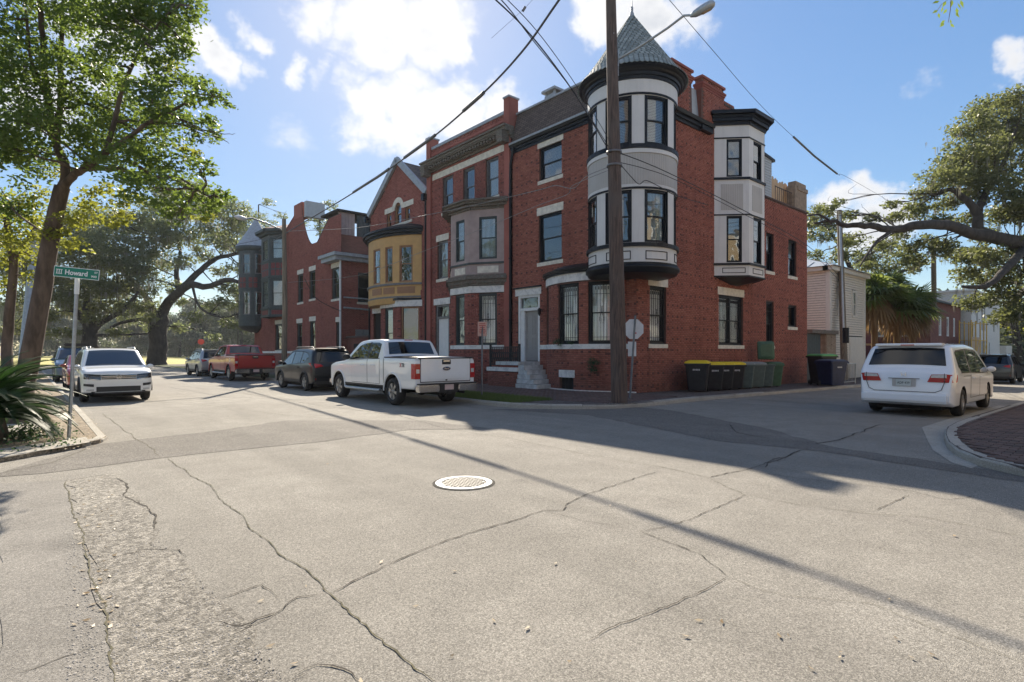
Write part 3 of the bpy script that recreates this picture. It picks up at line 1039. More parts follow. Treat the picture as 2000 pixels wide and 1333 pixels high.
def sheet(name, poly, mat, lift=.004, parent=None, kind='structure', close=True):
    """flat polygon on the ground following the slope (triangulated by splitting in x)"""
    bm = bmesh.new()
    vv = [bm.verts.new((p[0], p[1], 0)) for p in poly]
    f = bm.faces.new(vv)
    if f.normal.z < 0: f.normal_flip()
    bm.normal_update()
    if f.normal.z < 0: bmesh.ops.reverse_faces(bm, faces=[f])
    for cutx in (0, 60):
        bmesh.ops.bisect_plane(bm, geom=bm.verts[:] + bm.edges[:] + bm.faces[:], plane_co=(cutx, 0, 0), plane_no=(1, 0, 0))
    bmesh.ops.triangulate(bm, faces=bm.faces[:])
    for v in bm.verts: v.co.z = gz(v.co.x) + lift
    me = bpy.data.meshes.new(name)
    bm.to_mesh(me); bm.free()
    me.materials.append(M[mat] if isinstance(mat, str) else mat)
    o = bpy.data.objects.new(name, me); col.objects.link(o)
    if parent is not None: o.parent = parent
    if kind and parent is None: o['kind'] = kind
    return o


def slab(name, poly, h, mat, kind='structure'):
    """raised block of pavement with sides"""
    bm = bmesh.new()
    vv = [bm.verts.new((p[0], p[1], 0)) for p in poly]
    f = bm.faces.new(vv); bm.normal_update()
    if f.normal.z < 0: bmesh.ops.reverse_faces(bm, faces=[f])
    bmesh.ops.bisect_plane(bm, geom=bm.verts[:] + bm.edges[:] + bm.faces[:], plane_co=(0, 0, 0), plane_no=(1, 0, 0))
    tri = bmesh.ops.triangulate(bm, faces=bm.faces[:])
    for v in bm.verts: v.co.z = gz(v.co.x) + h
    be = [e for e in bm.edges if e.is_boundary]
    r = bmesh.ops.extrude_edge_only(bm, edges=be)
    for v in [g for g in r['geom'] if isinstance(g, bmesh.types.BMVert)]: v.co.z -= h + .05
    bmesh.ops.recalc_face_normals(bm, faces=bm.faces)
    me = bpy.data.meshes.new(name); bm.to_mesh(me); bm.free()
    me.materials.append(M[mat])
    o = bpy.data.objects.new(name, me); col.objects.link(o)
    o['kind'] = kind
    return o


def kerb(path, w=.15, h=KH, name='kerb', inside='left', seg=2.4):
    """bed with separate kerb stones laid along a path; inside says on which side the pavement lies"""
    pts = [Vector((p[0], p[1])) for p in path]
    cum = [0.0]
    for p, q in zip(pts, pts[1:]): cum.append(cum[-1] + (q - p).length)

    def frame(d):
        x = float(np.interp(d, cum, [p.x for p in pts])); y = float(np.interp(d, cum, [p.y for p in pts]))
        e = .08
        a_ = Vector((float(np.interp(d - e, cum, [p.x for p in pts])), float(np.interp(d - e, cum, [p.y for p in pts]))))
        b_ = Vector((float(np.interp(d + e, cum, [p.x for p in pts])), float(np.interp(d + e, cum, [p.y for p in pts]))))
        t = (b_ - a_).normalized()
        return Vector((x, y)), (Vector((-t.y, t.x)) if inside == 'left' else Vector((t.y, -t.x)))

    def piece(d0, d1, hh, ins, nm, parent, tilt=0.0):
        L = MB(); vs, fs = [], []
        n_ = max(1, int((d1 - d0) / .35))
        for i in range(n_ + 1):
            p, n = frame(d0 + (d1 - d0) * i / n_)
            z = gz(p.x); p = p + n * (ins + tilt)
            c = p + n * .03; q = p + n * (w - 2 * ins)
            vs += [(p.x, p.y, z - .05), (p.x, p.y, z + hh - .025), (c.x, c.y, z + hh + .004), (q.x, q.y, z + hh + .006), (q.x, q.y, z - .05)]
        for i in range(n_):
            for k in range(4): fs.append((i * 5 + k, i * 5 + k + 1, (i + 1) * 5 + k + 1, (i + 1) * 5 + k))
        fs += [(4, 3, 2, 1, 0), tuple(n_ * 5 + k for k in range(5))]
        if inside == 'left': fs = [f[::-1] for f in fs]
        L.add(vs, fs, 0)
        return L.build(nm, M['concrete'], parent)

    bed = piece(.0, cum[-1], h - .03, .012, name, None); bed['kind'] = 'structure'
    d = 0.0; near = []
    while d < cum[-1] - .05:
        e = min(d + seg * rnd.uniform(.9, 1.1), cum[-1]); p, _ = frame((d + e) / 2)
        dist = math.hypot(p.x - CU, p.y - CV)
        if dist < 60: piece(d + .008, e - .008, h + rnd.uniform(-.006, .004), 0.0, 'kerb_stone', bed, rnd.uniform(-.004, .004))
        d = e
    return bed


def dense(path, step=.8):
    out = [path[0]]
    for a, b in zip(path, path[1:]):
        n = max(1, int(math.dist(a, b) / step))
        out += [(a[0] + (b[0] - a[0]) * i / n, a[1] + (b[1] - a[1]) * i / n) for i in range(1, n + 1)]
    return out


# corner block (the brick houses): pavement behind a rounded kerb
pc = arc_pts(KR + 3.2, KN + 3.2, 3.2, 180, 270, 12)
pathA = [(KR, 62)] + pc + [(60, KN)]
kerb(dense(pathA[:2], 3)[:-1] + pc + dense([pc[-1], (60, KN)], 3)[1:], name='kerb', inside='left')
polyA = [(KR + .02, 62)] + [(x + .02, y + .02) for x, y in pc] + [(60, KN + .02), (60, 62)]
slab('pavement', polyA, KH, 'pave_flat')
# near left corner: verge and kerb where the street sign stands
pl = [(KL, 60)] + [(KL, .6)] + arc_pts(KL - 1.6, .6 + .0, 1.6, 0, -90, 8)
pl = [(KL, 60), (KL, .25), (KL - .12, -.15), (KL - .5, -.55), (KL - 1.1, -1.1), (KL - 2.2, -1.9), (KL - 4, -2.7), (KL - 30, -3.2)]
kerb(dense(pl, 1.2), name='kerb', inside='right', h=.07, w=.14)
slab('pavement', [(x - .02 if i < 3 else x, y) for i, (x, y) in enumerate(pl)] + [(KL - 30, 60)], .065, 'dirt')
# near right corner
pr_ = [(60, KS), (-1.6, KS), (-2.8, -9.27), (-3.9, -9.46), (-4.9, -9.70), (-5.7, -9.98), (-6.3, -10.32), (-6.75, -10.8), (-7.05, -11.5), (-7.2, -12.4), (-7.25, -60)]
kerb(dense(pr_[:2], 3)[:-1] + dense(pr_[1:-1], .3) + dense(pr_[-2:], 3)[1:], name='kerb', inside='left', w=.17)
slab('pavement', [(60, KS - .02)] + [(x + .02, y - .02) for x, y in pr_[1:-1]] + [(-7.23, -60), (60, -60)], KH, 'pave_flat')

# ================================================================ corner house
GB = .06   # wall foot


def core_box(thing, x0, x1, y0, y1, z0, z1, mat='interior'):  # added core blocks sunlight; its near-black colour stands in for unlit rooms
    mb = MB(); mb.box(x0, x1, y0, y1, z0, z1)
    return mb.build('light_block_core', M[mat], thing)


h1 = empty('corner_house', (0, 0, 0), 0, 'three storey red brick corner house with white round corner turret and slate cone', 'house')
W1 = 6.60
# --- left facade openings
L3 = (3.60, 4.88, 8.62, 9.98); L2 = (3.60, 4.92, 5.24, 7.20); LD = (4.86, 6.22, 1.16, 3.96)
bayL = (.45, 4.45)
opsL = [L3, L2, LD, (bayL[0], bayL[1], -1, 4.2)]
mb = MB()
wall_mesh(mb, FL, 0, W1, GB, 10.45, opsL, 0, .22, 0)
# --- right facade
R1 = (.78, 1.80, 1.84, 3.94); R2 = (5.60, 7.66, 1.84, 3.94); R3 = (9.88, 10.66, 1.84, 3.92); R4 = (12.28, 13.22, 2.80, 3.86)
R5 = (9.88, 10.66, 5.34, 7.12); R6 = (12.28, 13.22, 5.32, 7.12)
opsR = [R1, R2, R3, R4, R5, R6]
bayR = (5.22, 9.10)


def topR(s):
    if s < 2.17: return 10.42
    if s < 3.52: return 12.45
    if s < 4.30: return 10.42
    if s < 5.99: return 12.52
    if s < 6.9: return 12.1
    if s < 9.4: return 11.9
    if s < 9.75: return 12.3
    return 8.72


wall_mesh(mb, FR, 0, 14.52, -.3, 12.6, opsR, 0, .22, 0, top=topR)
# --- curved ground floor bay
sag = .85; hw = (bayL[1] - bayL[0]) / 2; rB = (hw * hw + sag * sag) / (2 * sag); cB = (rB - sag, (bayL[0] + bayL[1]) / 2)
FB = arc_frame(cB[0], cB[1], rB)
sB = lambda deg: R_(deg) * rB
halfB = math.degrees(math.asin(hw / rB))
b0, b1 = sB(180 - halfB), sB(180 + halfB)      # angle 180 faces the street; smaller angle = larger y


def arc_s_for_px(frame, r, cx, cy, px, z=3.0, lo=90, hi=270):
    best = None
    for i in range(int((hi - lo) * 4)):
        a = lo + i / 4
        x, y = cx + r * math.cos(R_(a)), cy + r * math.sin(R_(a))
        dx, dy = x - CU, y - CV
        Y = dx * RX[1] + dy * LX[1]
        if (math.cos(R_(a)) * -dx + math.sin(R_(a)) * -dy) < 0: continue
        e = abs(1000 + FPX * (dx * RX[0] + dy * LX[0]) / Y - px)
        if best is None or e < best[0]: best = (e, a)
    return R_(best[1]) * r


bw = [(arc_s_for_px(FB, rB, *cB, 1091), arc_s_for_px(FB, rB, *cB, 1131)), (arc_s_for_px(FB, rB, *cB, 1149), arc_s_for_px(FB, rB, *cB, 1203))]
bayops = [(min(p), max(p), 1.84, 4.10) for p in bw]
bayops.append((b0 + .18, b0 + .75, 1.84, 4.10))
vent = (arc_s_for_px(FB, rB, *cB, 1093), arc_s_for_px(FB, rB, *cB, 1120), .12, .62)
vent = (min(vent[:2]), max(vent[:2]), .12, .60)
wall_mesh(mb, FB, b0, b1, GB, 4.16, bayops + [vent], 0, .16, 0)
wallo = mb.build('wall', M['mortar'], h1)
brick_skin(h1, [(FL, brick_arrays(FL, 0, W1, GB, 10.45, opsL, seed=1)),
                (FR, brick_arrays(FR, 0, 14.52, -.3, 12.6, opsR, top=topR, seed=2)),
                (FB, brick_arrays(FB, b0, b1, GB, 4.16, bayops + [vent], seed=3))], M['brick'], 290)
# returns and inner volume
mb = MB()
for (s0, s1, t) in ((2.17, 3.52, 12.45), (4.30, 5.99, 12.52), (5.99, 6.9, 12.1), (6.9, 9.4, 11.9), (9.4, 9.75, 12.3)):
    d = .30 if s1 < 6 else .28
    uvb = lambda w, a, b: [(0, a), (w, a), (w, b), (0, b)]
    mb.add([(s0, .005, 8.6), (s0, d, 8.6), (s0, d, t), (s0, .005, t)], [(0, 3, 2, 1)], 0, uvs=[[(0, 8.6), (0, t), (d, t), (d, 8.6)]])
    mb.add([(s1, .005, 8.6), (s1, d, 8.6), (s1, d, t), (s1, .005, t)], [(0, 1, 2, 3)], 0, uvs=[uvb(d, 8.6, t)])
    mb.add([(s0, d, 8.6), (s1, d, 8.6), (s1, d, t), (s0, d, t)], [(0, 3, 2, 1)], 0, uvs=[[(0, 8.6), (0, t), (s1 - s0, t), (s1 - s0, 8.6)]])
    mb.add([(s0, 0, t), (s1, 0, t), (s1, d, t), (s0, d, t)], [(0, 1, 2, 3)], 0, uvs=[uvb(s1 - s0, 0, d)])
mb.add([(14.52, 0, -.4), (14.52, W1, -.4), (14.52, W1, 8.72), (14.52, 0, 8.72)], [(0, 1, 2, 3)], 0, uvs=[[(0, 0), (W1, 0), (W1, 9.1), (0, 9.1)]])
mb.build_each('side_wall', M['fbrick'], h1)
for (s0, s1, t) in ((2.10, 3.60, 12.45), (4.24, 6.06, 12.52)):   # corbelled caps of the two tall piers
    mb = MB()
    for k in range(3):
        mb.box(s0 + .05 - .03 * k, s1 - .05 + .03 * k, -.03 - .03 * k, .33 + .02 * k, t - .42 + k * .08, t - .34 + k * .08)
    mb.box(s0 + .0, s1 - .0, -.06, .36, t + .0, t + .09, 0)
    tinted(mb, .3).build('chimney_cap', M['brick_old'], h1)
mb = MB(); mb.box(6.0, 9.75, -.05, .42, 11.9, 11.97); mb.box(9.75, 14.56, -.05, .3, 8.72, 8.80); mb.build_each('coping', M['fbrick_dark'], h1)
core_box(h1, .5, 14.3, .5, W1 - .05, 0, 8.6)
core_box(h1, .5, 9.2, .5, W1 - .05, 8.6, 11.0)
mb = MB(); mb.box(.02, 14.5, .02, W1, 8.4, 8.5); mb.box(.05, 9.6, .05, W1, 10.42, 10.5); mb.build('flat_roof', M['shingle'], h1)

# mansard above the left facade, eaves gutter, ridge flashing
mb = MB()
for (p0, p1, p2, p3) in (((-.10, 1.3, 10.52), (-.10, W1 - .02, 10.52), (.28, W1 - .02, 12.0), (.28, 1.3, 12.0)),
                         ((1.3, .05, 10.62), (1.3, 1.3, 10.62), (1.3, 1.3, 12.2), (1.3, .7, 12.2))):
    mb.add([p0, p1, p2, p3], [(3, 2, 1, 0)], 0, uvs=[[(p3[1], 2.1), (p2[1], 2.1), (p1[1], 0), (p0[1], 0)]])
mb.add([(.28, 1.3, 12.0), (.28, W1, 12.0), (5.0, W1, 12.1), (5.0, 1.3, 12.1)], [(0, 3, 2, 1)], 0, uvs=[[(0, 0), (0, 4), (5, 4), (5, 0)]])
mb.add([(5.0, W1, 10.4), (5.0, .6, 10.4), (5.0, .6, 12.1), (5.0, W1, 12.1)], [(3, 2, 1, 0)], 0, uvs=[[(0, 0), (0, 1), (4, 1), (4, 0)]])
mb.add([(.0, 1.3, 10.5), (.28, 1.3, 12.0), (5.0, 1.3, 12.1), (5.0, 1.3, 10.5)], [(3, 2, 1, 0)], 0, uvs=[[(0, 0), (0, 1), (4, 1), (4, 0)]])
mans = mb.build('mansard_roof', M['shingle'], h1)
mb = MB(); mb.bar((.28, 1.35, 12.03), (.28, W1, 12.03), .14, .08); mb.build('ridge_flashing', M['grey_flash'], mans)
mb = MB(); mb.box(.9, 1.5, 4.9, 5.5, 12.3, 12.62); mb.box(.8, 1.6, 4.8, 5.6, 12.74, 12.84)
for q in ((.95, 4.95), (1.42, 4.95), (.95, 5.42), (1.42, 5.42)): mb.box(q[0] - .04, q[0] + .04, q[1] - .04, q[1] + .04, 12.62, 12.74)
mb.build('roof_vent', M['grey_flash'], mans)
mb = MB()
fbox(mb, FL, 1.2, W1 - .02, 0, .06, 10.2, 10.32); fbox(mb, FL, 1.2, W1 - .02, 0, .12, 10.32, 10.42)
fbox(mb, FL, 1.2, W1 - .02, -.1, .20, 10.42, 10.52, d1t=.24); fbox(mb, FR, 1.5, 4.06, 0, .08, 10.30, 10.42)
fbox(mb, FR, 1.5, 4.12, 0, .16, 10.42, 10.54); fbox(mb, FR, 1.5, 4.84, -.1, .26, 10.54, 10.66, d1t=.30)
fbox(mb, FR, 4.0, 4.84, 0, .20, 10.34, 10.54)
mb.build('cornice', M['black'], h1)
mb = MB(); fbox(mb, FL, 1.2, W1 - .05, .10, .26, 10.52, 10.60); mb.build('gutter', M['grey_flash'], h1)
# downpipe on the party line
mb = MB(); mb.tube([(-.15, 6.35, 10.45), (-.15, 6.42, 10.15), (-.1, 6.60, 9.75), (-.10, 6.62, 9.3), (-.10, 6.62, .3)], .06, 10)
for z in (8.4, 5.6, 2.9): mb.lathe([(.075, z), (.085, z + .02), (.085, z + .06), (.075, z + .08)], 10, center=(-.10, 6.62, 0))
mb.build('downpipe', M['black'], h1)

# windows
window(h1, FL, *L3, curtain='blind', lintel=1, sill=1)
window(h1, FL, *L2, lintel=1, sill=1, curtain=None)
window(h1, FR, *R1, curtain='curtain', lintel=1, sill=1, bars=True, glass='glass_clear', fw=.09)
window(h1, FR, *R2, curtain='curtain', lintel=1, sill=1, bars=True, mull=1, glass='glass_clear', fw=.09)
window(h1, FR, *R3, sill=1, bars=True)
window(h1, FR, *R4, sill=1, sashes=1)
window(h1, FR, *R5, sill=1, curtain='blind', upper_only=True)
window(h1, FR, *R6, sill=1, curtain='blind', upper_only=True)
for k, o in enumerate(bayops):
    window(h1, FB, *o, curtain='curtain' if k < 2 else None, bars=k < 2, glass='glass_clear', rec=.10, fw=.09)
mb = MB(); fbox(mb, FB, b0, b1, -.12, .035, 1.66, 1.84); fbox(mb, FL, bayL[1], LD[0], -.05, .03, 1.66, 1.84); fbox(mb, FL, .02, bayL[0], -.05, .03, 1.66, 1.84)
mb.build('sill_band', M['marble'], h1)
mb = MB(); mid = sB(180 + 2)
fbox(mb, FB, b0, mid - .004, -.1, .04, 4.16, 4.46); fbox(mb, FB, mid + .004, b1, -.1, .04, 4.16, 4.46); fbox(mb, FL, .30, .47, -.05, .04, 4.16, 4.46)
mb.build('stone_band', M['marble'], h1)
mb = MB()
fbox(mb, FB, b0, b1, -.6, .10, 4.462, 4.54); fbox(mb, FB, b0, b1, -.6, .16, 4.54, 4.64, d1t=.18); fbox(mb, FB, b0, b1, -.9, .12, 4.64, 4.82, d1t=-.25)
mb.build('bay_roof', M['black'], h1)
mb = MB(); fbox(mb, FB, b0, b1, -.05, .12, .0, .16); fbox(mb, FL, 0, bayL[0], -.05, .10, .0, .16); mb.build('plinth', M['marble'], h1)
mb = MB(); fbox(mb, FB, vent[0] - .03, vent[1] + .06, -.05, .02, .60, .88); mb.build('vent_lintel', M['marble'], h1)
mb = MB(); fbox(mb, FB, vent[0], vent[1], -.14, -.12, .12, .60); mb.build('vent_dark_backing', M['interior'], h1)  # near-black backing paints the shade inside the open vent
for k in range(4):
    mb = MB(); s = vent[0] + (vent[1] - vent[0]) * (k + .5) / 4
    mb.bar(FB.P(s, -.06, .12), FB.P(s, -.06, .60), .012); mb.build('vent_bar', M['iron'], h1)
# door case, door, transom, lamp, steps
door = MB()
s0, s1, z0, z1 = LD
for a, b_, c, d in ((s0, s0 + .13, z0, z1), (s1 - .13, s1, z0, z1), (s0 + .13, s1 - .13, z1 - .10, z1), (s0 + .13, s1 - .13, 3.30, 3.42)):
    fbox(door, FL, a, b_, -.20, -.02, c, d)
fbox(door, FL, s1 - .36, s1 - .13, -.16, -.05, z0, 3.30)
dr = door.build('door_case', M['white_paint'], h1)
mb = MB(); fbox(mb, FL, s0 + .13, s1 - .36, -.19, -.14, z0 + .02, 3.30)
fbox(mb, FL, s0 + .2, s1 - .43, -.14, -.125, z0 + .15, z0 + .35)
for za_, zb_ in ((z0 + .48, z0 + 1.0), (z0 + 1.12, z0 + 1.95)):
    for sa_, sb_ in ((s0 + .19, s0 + .46), (s0 + .56, s1 - .42)):
        for p4 in ((sa_, sb_, zb_ - .03, zb_), (sa_, sb_, za_, za_ + .03), (sa_, sa_ + .03, za_ + .03, zb_ - .03), (sb_ - .03, sb_, za_ + .03, zb_ - .03)): fbox(mb, FL, p4[0], p4[1], -.14, -.125, p4[2], p4[3])
dl = mb.build('door', M['door_grey'], dr)
mb = MB(); mb.lathe([(0, 0), (.03, 0), (.035, .02), (.02, .05), (0, .055)], 10, axis='x', center=(.10, s1 - .25, 2.15)); mb.build('handle', M['iron'], dr)
mb = MB(); fbox(mb, FL, s0 + .13, s1 - .13, -.12, -.11, 3.42, z1 - .10); mb.build('transom_pane', M['glass'], dr)
mb = MB(); fbox(mb, FL, s0 - .10, s1 + .16, -.05, .03, z1, z1 + .30); mb.build('door_lintel', M['marble'], dr)
mb = MB(); fbox(mb, FL, s0 - .12, s1 + .2, 0, .10, z1 + .30, z1 + .36); mb.build('door_hood', M['black'], dr)
mb = MB(); mb.bar((-.02, 4.66, 3.28), (-.22, 4.66, 3.30), .03); mb.tube([(-.22, 4.66, 3.36), (-.22, 4.66, 3.30), (-.22, 4.66, 3.10), (-.22, 4.66, 3.02)], [.02, .085, .065, .01], 6, smooth=False)
mb.build('wall_lantern', M['iron'], h1)
steps = empty('front_steps', (0, 5.4, 0), 0, 'flight of worn grey marble steps up to the white framed corner house door', 'staircase')
q = MB(); q.box(-1.22, -.0, 4.84 - 5.4, 6.26 - 5.4, 1.02, 1.16); q.build('landing', M['marble_grey'], steps)
for k in range(5):
    top = 1.02 - k * .178; y1_ = 4.84 - k * .24; y0_ = y1_ - .27
    mb = MB(); mb.box(-1.16 - .05 * k, -.10 - .08 * k, y0_ - 5.4, (4.84 if k else 4.9) - 5.4, top - .178, top - .004 * k); mb.build('step', M['marble_grey'], steps)
q = MB(); q.box(-1.1, -.05, 4.86 - 5.4, 6.24 - 5.4, .05, 1.02); tinted(q).build('stair_base', M['brick_old'], steps)
# turret -----------------------------------------------------------
TX, TY, TR = -.12, .10, 1.50
TF = arc_frame(TX, TY, TR)
tA = lambda phi: R_(217 + phi) * TR
ts0, ts1 = tA(-125), tA(120)
tur = MB()
wins = []
for c in (-67.4, -17.4, 32.6, 82.6):
    wins.append((tA(c - 16), tA(c + 16)))
ops3 = [(a, b, 8.28, 9.84) for a, b in wins]; ops2 = [(a, b, 5.10, 6.80) for a, b in wins]
wall_mesh(tur, TF, ts0, ts1, 4.44, 10.35, ops3 + ops2, 0, .14, 1)
turret = tur.build('turret', [M['cream'], M['black']], h1)
mb = MB(); mb.lathe([(TR - .05, 4.5), (TR - .05, 10.2)], 48, center=(TX, TY, 0)); 
for k, ops in ((0, ops3), (1, ops2)):
    for j, o in enumerate(ops):
        window(h1, TF, *o, rec=.07, fw=.055, curtain=('blind' if k == 0 and j in (1, 2) else ('curtain' if (k, j) in ((1, 2),) else None)), name='window')
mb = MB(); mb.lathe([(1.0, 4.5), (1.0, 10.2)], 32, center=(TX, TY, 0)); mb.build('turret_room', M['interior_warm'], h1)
# trims in black
mb = MB()
for z0_, z1_, d in ((9.86, 9.92, .03), (8.12, 8.26, .07), (6.82, 6.88, .03), (4.96, 5.08, .08), (4.40, 4.46, .05)):
    fbox(mb, TF, ts0, ts1, -.02, d, z0_, z1_)
for ops in (ops3, ops2):
    for (a, b_, c, d) in ops:
        for s in (a - .03, b_): fbox(mb, TF, s, s + .03, -.02, .012, c, d)
mb.build('turret_trim', M['black'], h1)
mb = MB(); fbox(mb, TF, ts0, ts1, -.02, .05, 7.98, 8.11); fbox(mb, TF, ts0, ts1, -.02, .02, 6.89, 6.98); fbox(mb, TF, ts0, ts1, -.02, .03, 9.93, 10.35)
mb.build_each('turret_band', M['cream'], h1)
nb = int((ts1 - ts0) / .085)
for i in range(nb):      # beaded boards between the storeys
    mb = MB(); a = ts0 + (ts1 - ts0) * i / nb; b_ = a + (ts1 - ts0) / nb - .010
    fbox(mb, TF, a, b_, 0, .018, 6.99, 7.97); mb.build('board', M['cream2'], h1)
for c in (-92.4, -42.4, 7.6, 57.6, 107.6):     # moulded frames on the base panels, one between each pair of pilasters
    for cc in (c + 25,):
        a, b_ = tA(cc - 16), tA(cc + 16)
        if cc > 110: continue
        mb = MB()
        for (p, q, r_, s_) in ((a, b_, 4.80, 4.825), (a, b_, 4.54, 4.565), (a, a + .025, 4.565, 4.80), (b_ - .025, b_, 4.565, 4.80)): fbox(mb, TF, p, q, 0, .02, r_, s_)
        mb.build('base_panel', M['black'], h1)
mb = MB(); mb.lathe([(1.52, 4.40), (1.60, 4.38), (1.60, 4.28), (1.52, 4.22), (1.52, 4.17), (1.40, 4.13), (.0, 4.11)][::-1], 56, center=(TX, TY, 0))
mb.build('turret_base_moulding', M['black'], h1)
mb = MB(); mb.lathe([(1.48, 10.34), (1.56, 10.36), (1.57, 10.46), (1.62, 10.47), (1.63, 10.56), (1.69, 10.58), (1.73, 10.64), (1.79, 10.66), (1.83, 10.70), (1.83, 10.77), (1.70, 10.79), (.5, 10.80)], 72, center=(TX, TY, 0), smooth=False)
mb.build('turret_cornice', M['black'], h1)
# cone with scalloped slates
CZ0, CZ1, CR0 = 10.75, 13.35, 1.77


def cone_r(z):
    q = (z - CZ0) / (CZ1 - CZ0)
    return CR0 * (1 - q) + .10 * math.exp(-q * 9) * (1 - q)


mb = MB(); mb.lathe([(cone_r(CZ0 + (CZ1 - CZ0) * i / 14) - .02, CZ0 + (CZ1 - CZ0) * i / 14) for i in range(14)] + [(.03, CZ1)], 48, center=(TX, TY, 0)); mb.build('cone_roof', M['slate'], h1)
rows = 23
shv = [[(-.5, -.04, 0), (-.42, -.5, 0), (-.2, -.78, 0), (0, -.86, 0), (.2, -.78, 0), (.42, -.5, 0), (.5, -.04, 0), (.5, .35, 0), (-.5, .35, 0)]]
tints = []
sl_single = []
for i in range(rows):
    z = CZ0 + (CZ1 - CZ0) * (i + .55) / (rows + .5)
    r = cone_r(z); n = max(6, int(2 * math.pi * r / .155)); hgt = .135
    slope = math.atan2(CZ1 - CZ0, CR0)
    for k in range(n):
        a = 2 * math.pi * (k + (.5 if i % 2 else 0)) / n
        sl_single.append((a, r, z, 2 * math.pi * r / n, rnd.random()))
vis = lambda a: math.cos(a - R_(217)) > .05
sl_single.sort(key=lambda q: (not vis(q[0]), -q[3]))
rest = MB()
for j, (a, r, z, w_, ti) in enumerate(sl_single):
    er = Vector((math.cos(a), math.sin(a), 0)); et = Vector((-math.sin(a), math.cos(a), 0))
    up = (Vector((0, 0, 1)) * math.sin(slope) - er * math.cos(slope)); nr = et.cross(up)
    if nr.dot(er) < 0: nr = -nr
    o_ = Vector((TX, TY, z)) + er * r
    pts = []
    for (x, y, _) in shv[0]:
        lift = .022 if y < 0 else .004
        pts.append(o_ + et * x * w_ * .95 + up * y * .15 + nr * lift)
    pts2 = [p - nr * .014 for p in pts]
    n9 = len(pts)
    tgt = rest if j >= 290 else MB()
    c0 = o_ if tgt is not rest else Vector((0, 0, 0))
    f = tuple(range(n9))
    nn = (pts[1] - pts[0]).cross(pts[2] - pts[1])
    if nn.dot(nr) < 0: f = f[::-1]
    tgt.add([p - c0 for p in pts] + [p - c0 for p in pts2[:7]], [f] + [(q, q + 1, n9 + q + 1, n9 + q) for q in range(6)], 0, tint=ti)
    if tgt is not rest:
        o = tgt.build('slate_shingle', M['slate'], h1); o.location = c0
rest.build('slate_shingles', M['slate'], h1, kind='stuff')
mb = MB(); mb.tube([(TX, TY, 13.15), (TX, TY, 13.35), (TX, TY, 13.42), (TX, TY, 13.55), (TX, TY, 13.62), (TX, TY, 13.95)], [.11, .07, .045, .05, .02, .008], 10)
mb.build('finial', M['grey_flash'], h1)

# oriel bay on the side street --------------------------------------
c1, c2, dB = (6.19, -1.0), (7.56, -1.0), 1.0
a1, a2 = (5.22, 0.0), (8.55, 0.0)
z_bands = dict(base=(4.66, 5.16), win2=(5.28, 7.12), panel=(7.18, 8.62), win3=(8.72, 10.26), frieze=(10.30, 10.82), corn=(10.82, 11.42))
faces = [(a1, c1), (c1, c2), (c2, a2)]
mbw = MB(); mbt = MB(); mbb = MB()
for fi, (p, q) in enumerate(faces):
    fr, Lf = line_frame(p, q, 'right')
    cs = Lf / 2 + (.02 if fi == 0 else 0); ww = .46 if fi != 1 else .40
    if fi == 0: wa, wb = Lf * .36, Lf * .80
    elif fi == 1: wa, wb = Lf * .28, Lf * .80
    else: wa, wb = Lf * .25, Lf * .7
    ops = [(wa, wb, 5.22, 7.12), (wa, wb, 8.72, 10.26)]
    wall_mesh(mbw, fr, 0, Lf, 4.66, 10.84, ops, 0, .1, 1)
    for o in ops:
        if fi < 2: window(h1, fr, *o, rec=.06, fw=.05, curtain='curtain' if o[2] < 8 else 'blind', upper_only=True)
    for z, h_, d in ((5.10, .09, .06), (7.14, .05, .03), (8.60, .09, .06), (10.28, .05, .03), (4.62, .06, .04)):
        fbox(mbt, fr, -.02, Lf + .02, -.02, d, z, z + h_)
    for z, h_, d in ((10.82, .14, .06), (10.96, .14, .16), (11.10, .10, .20), (11.20, .14, .34)):
        fbox(mbt, fr, -.02 - d * .4, Lf + .02 + d * .4, -.3, d, z, z + h_)
    # panels
    for (za, zb, wd) in ((4.78, 5.00, .025),):
        for (x0_, x1_, y0_, y1_) in ((Lf * .24, Lf * .9, zb - wd, zb), (Lf * .24, Lf * .9, za, za + wd), (Lf * .24, Lf * .24 + wd, za + wd, zb - wd), (Lf * .9 - wd, Lf * .9, za + wd, zb - wd)):
            fbox(mbt, fr, x0_, x1_, 0, .015, y0_, y1_)
    nbd = max(3, int(Lf * .62 / .085))
    for i in range(nbd):
        b_ = MB(); s = Lf * .2 + Lf * .64 * i / nbd; fbox(b_, fr, s, s + Lf * .64 / nbd - .012, 0, .014, 7.36, 8.42); b_.build('board', M['cream2'], h1)
mbw.build('bay_window', [M['cream'], M['black']], h1); mbt.build_each('bay_trim', M['black'], h1)
mb = MB(); poly = [a1, c1, c2, a2]
mb.prism([(5.35, .1), (6.25, -.85), (7.5, -.85), (8.4, .1)], 4.7, 11.3, 0); mb.build('bay_room', M['interior_warm'], h1)
mb = MB()      # underside taper
tip = [(6.55, 0.0), (6.75, -.16), (7.0, -.16), (7.2, 0.0)]
vs = [(x, y, 4.64) for x, y in poly] + [(x, y, 4.40) for x, y in tip]
mb.add(vs, [(0, 1, 5, 4), (1, 2, 6, 5), (2, 3, 7, 6), (4, 5, 6, 7), (0, 3, 2, 1)], 0); mb.build('bay_corbel', M['black'], h1)
mb = MB(); big = [(4.95, 0), (6.05, -1.36), (7.72, -1.36), (8.85, 0)]; sm = [(5.5, 0), (6.4, -.7), (7.4, -.7), (8.2, 0)]
vs = [(x, y, 11.34) for x, y in big] + [(x, y, 11.56) for x, y in sm]
mb.add(vs, [(0, 1, 5, 4), (1, 2, 6, 5), (2, 3, 7, 6), (4, 5, 6, 7), (3, 2, 1, 0)], 0); mb.build('bay_roof', M['metal_roof'], h1)
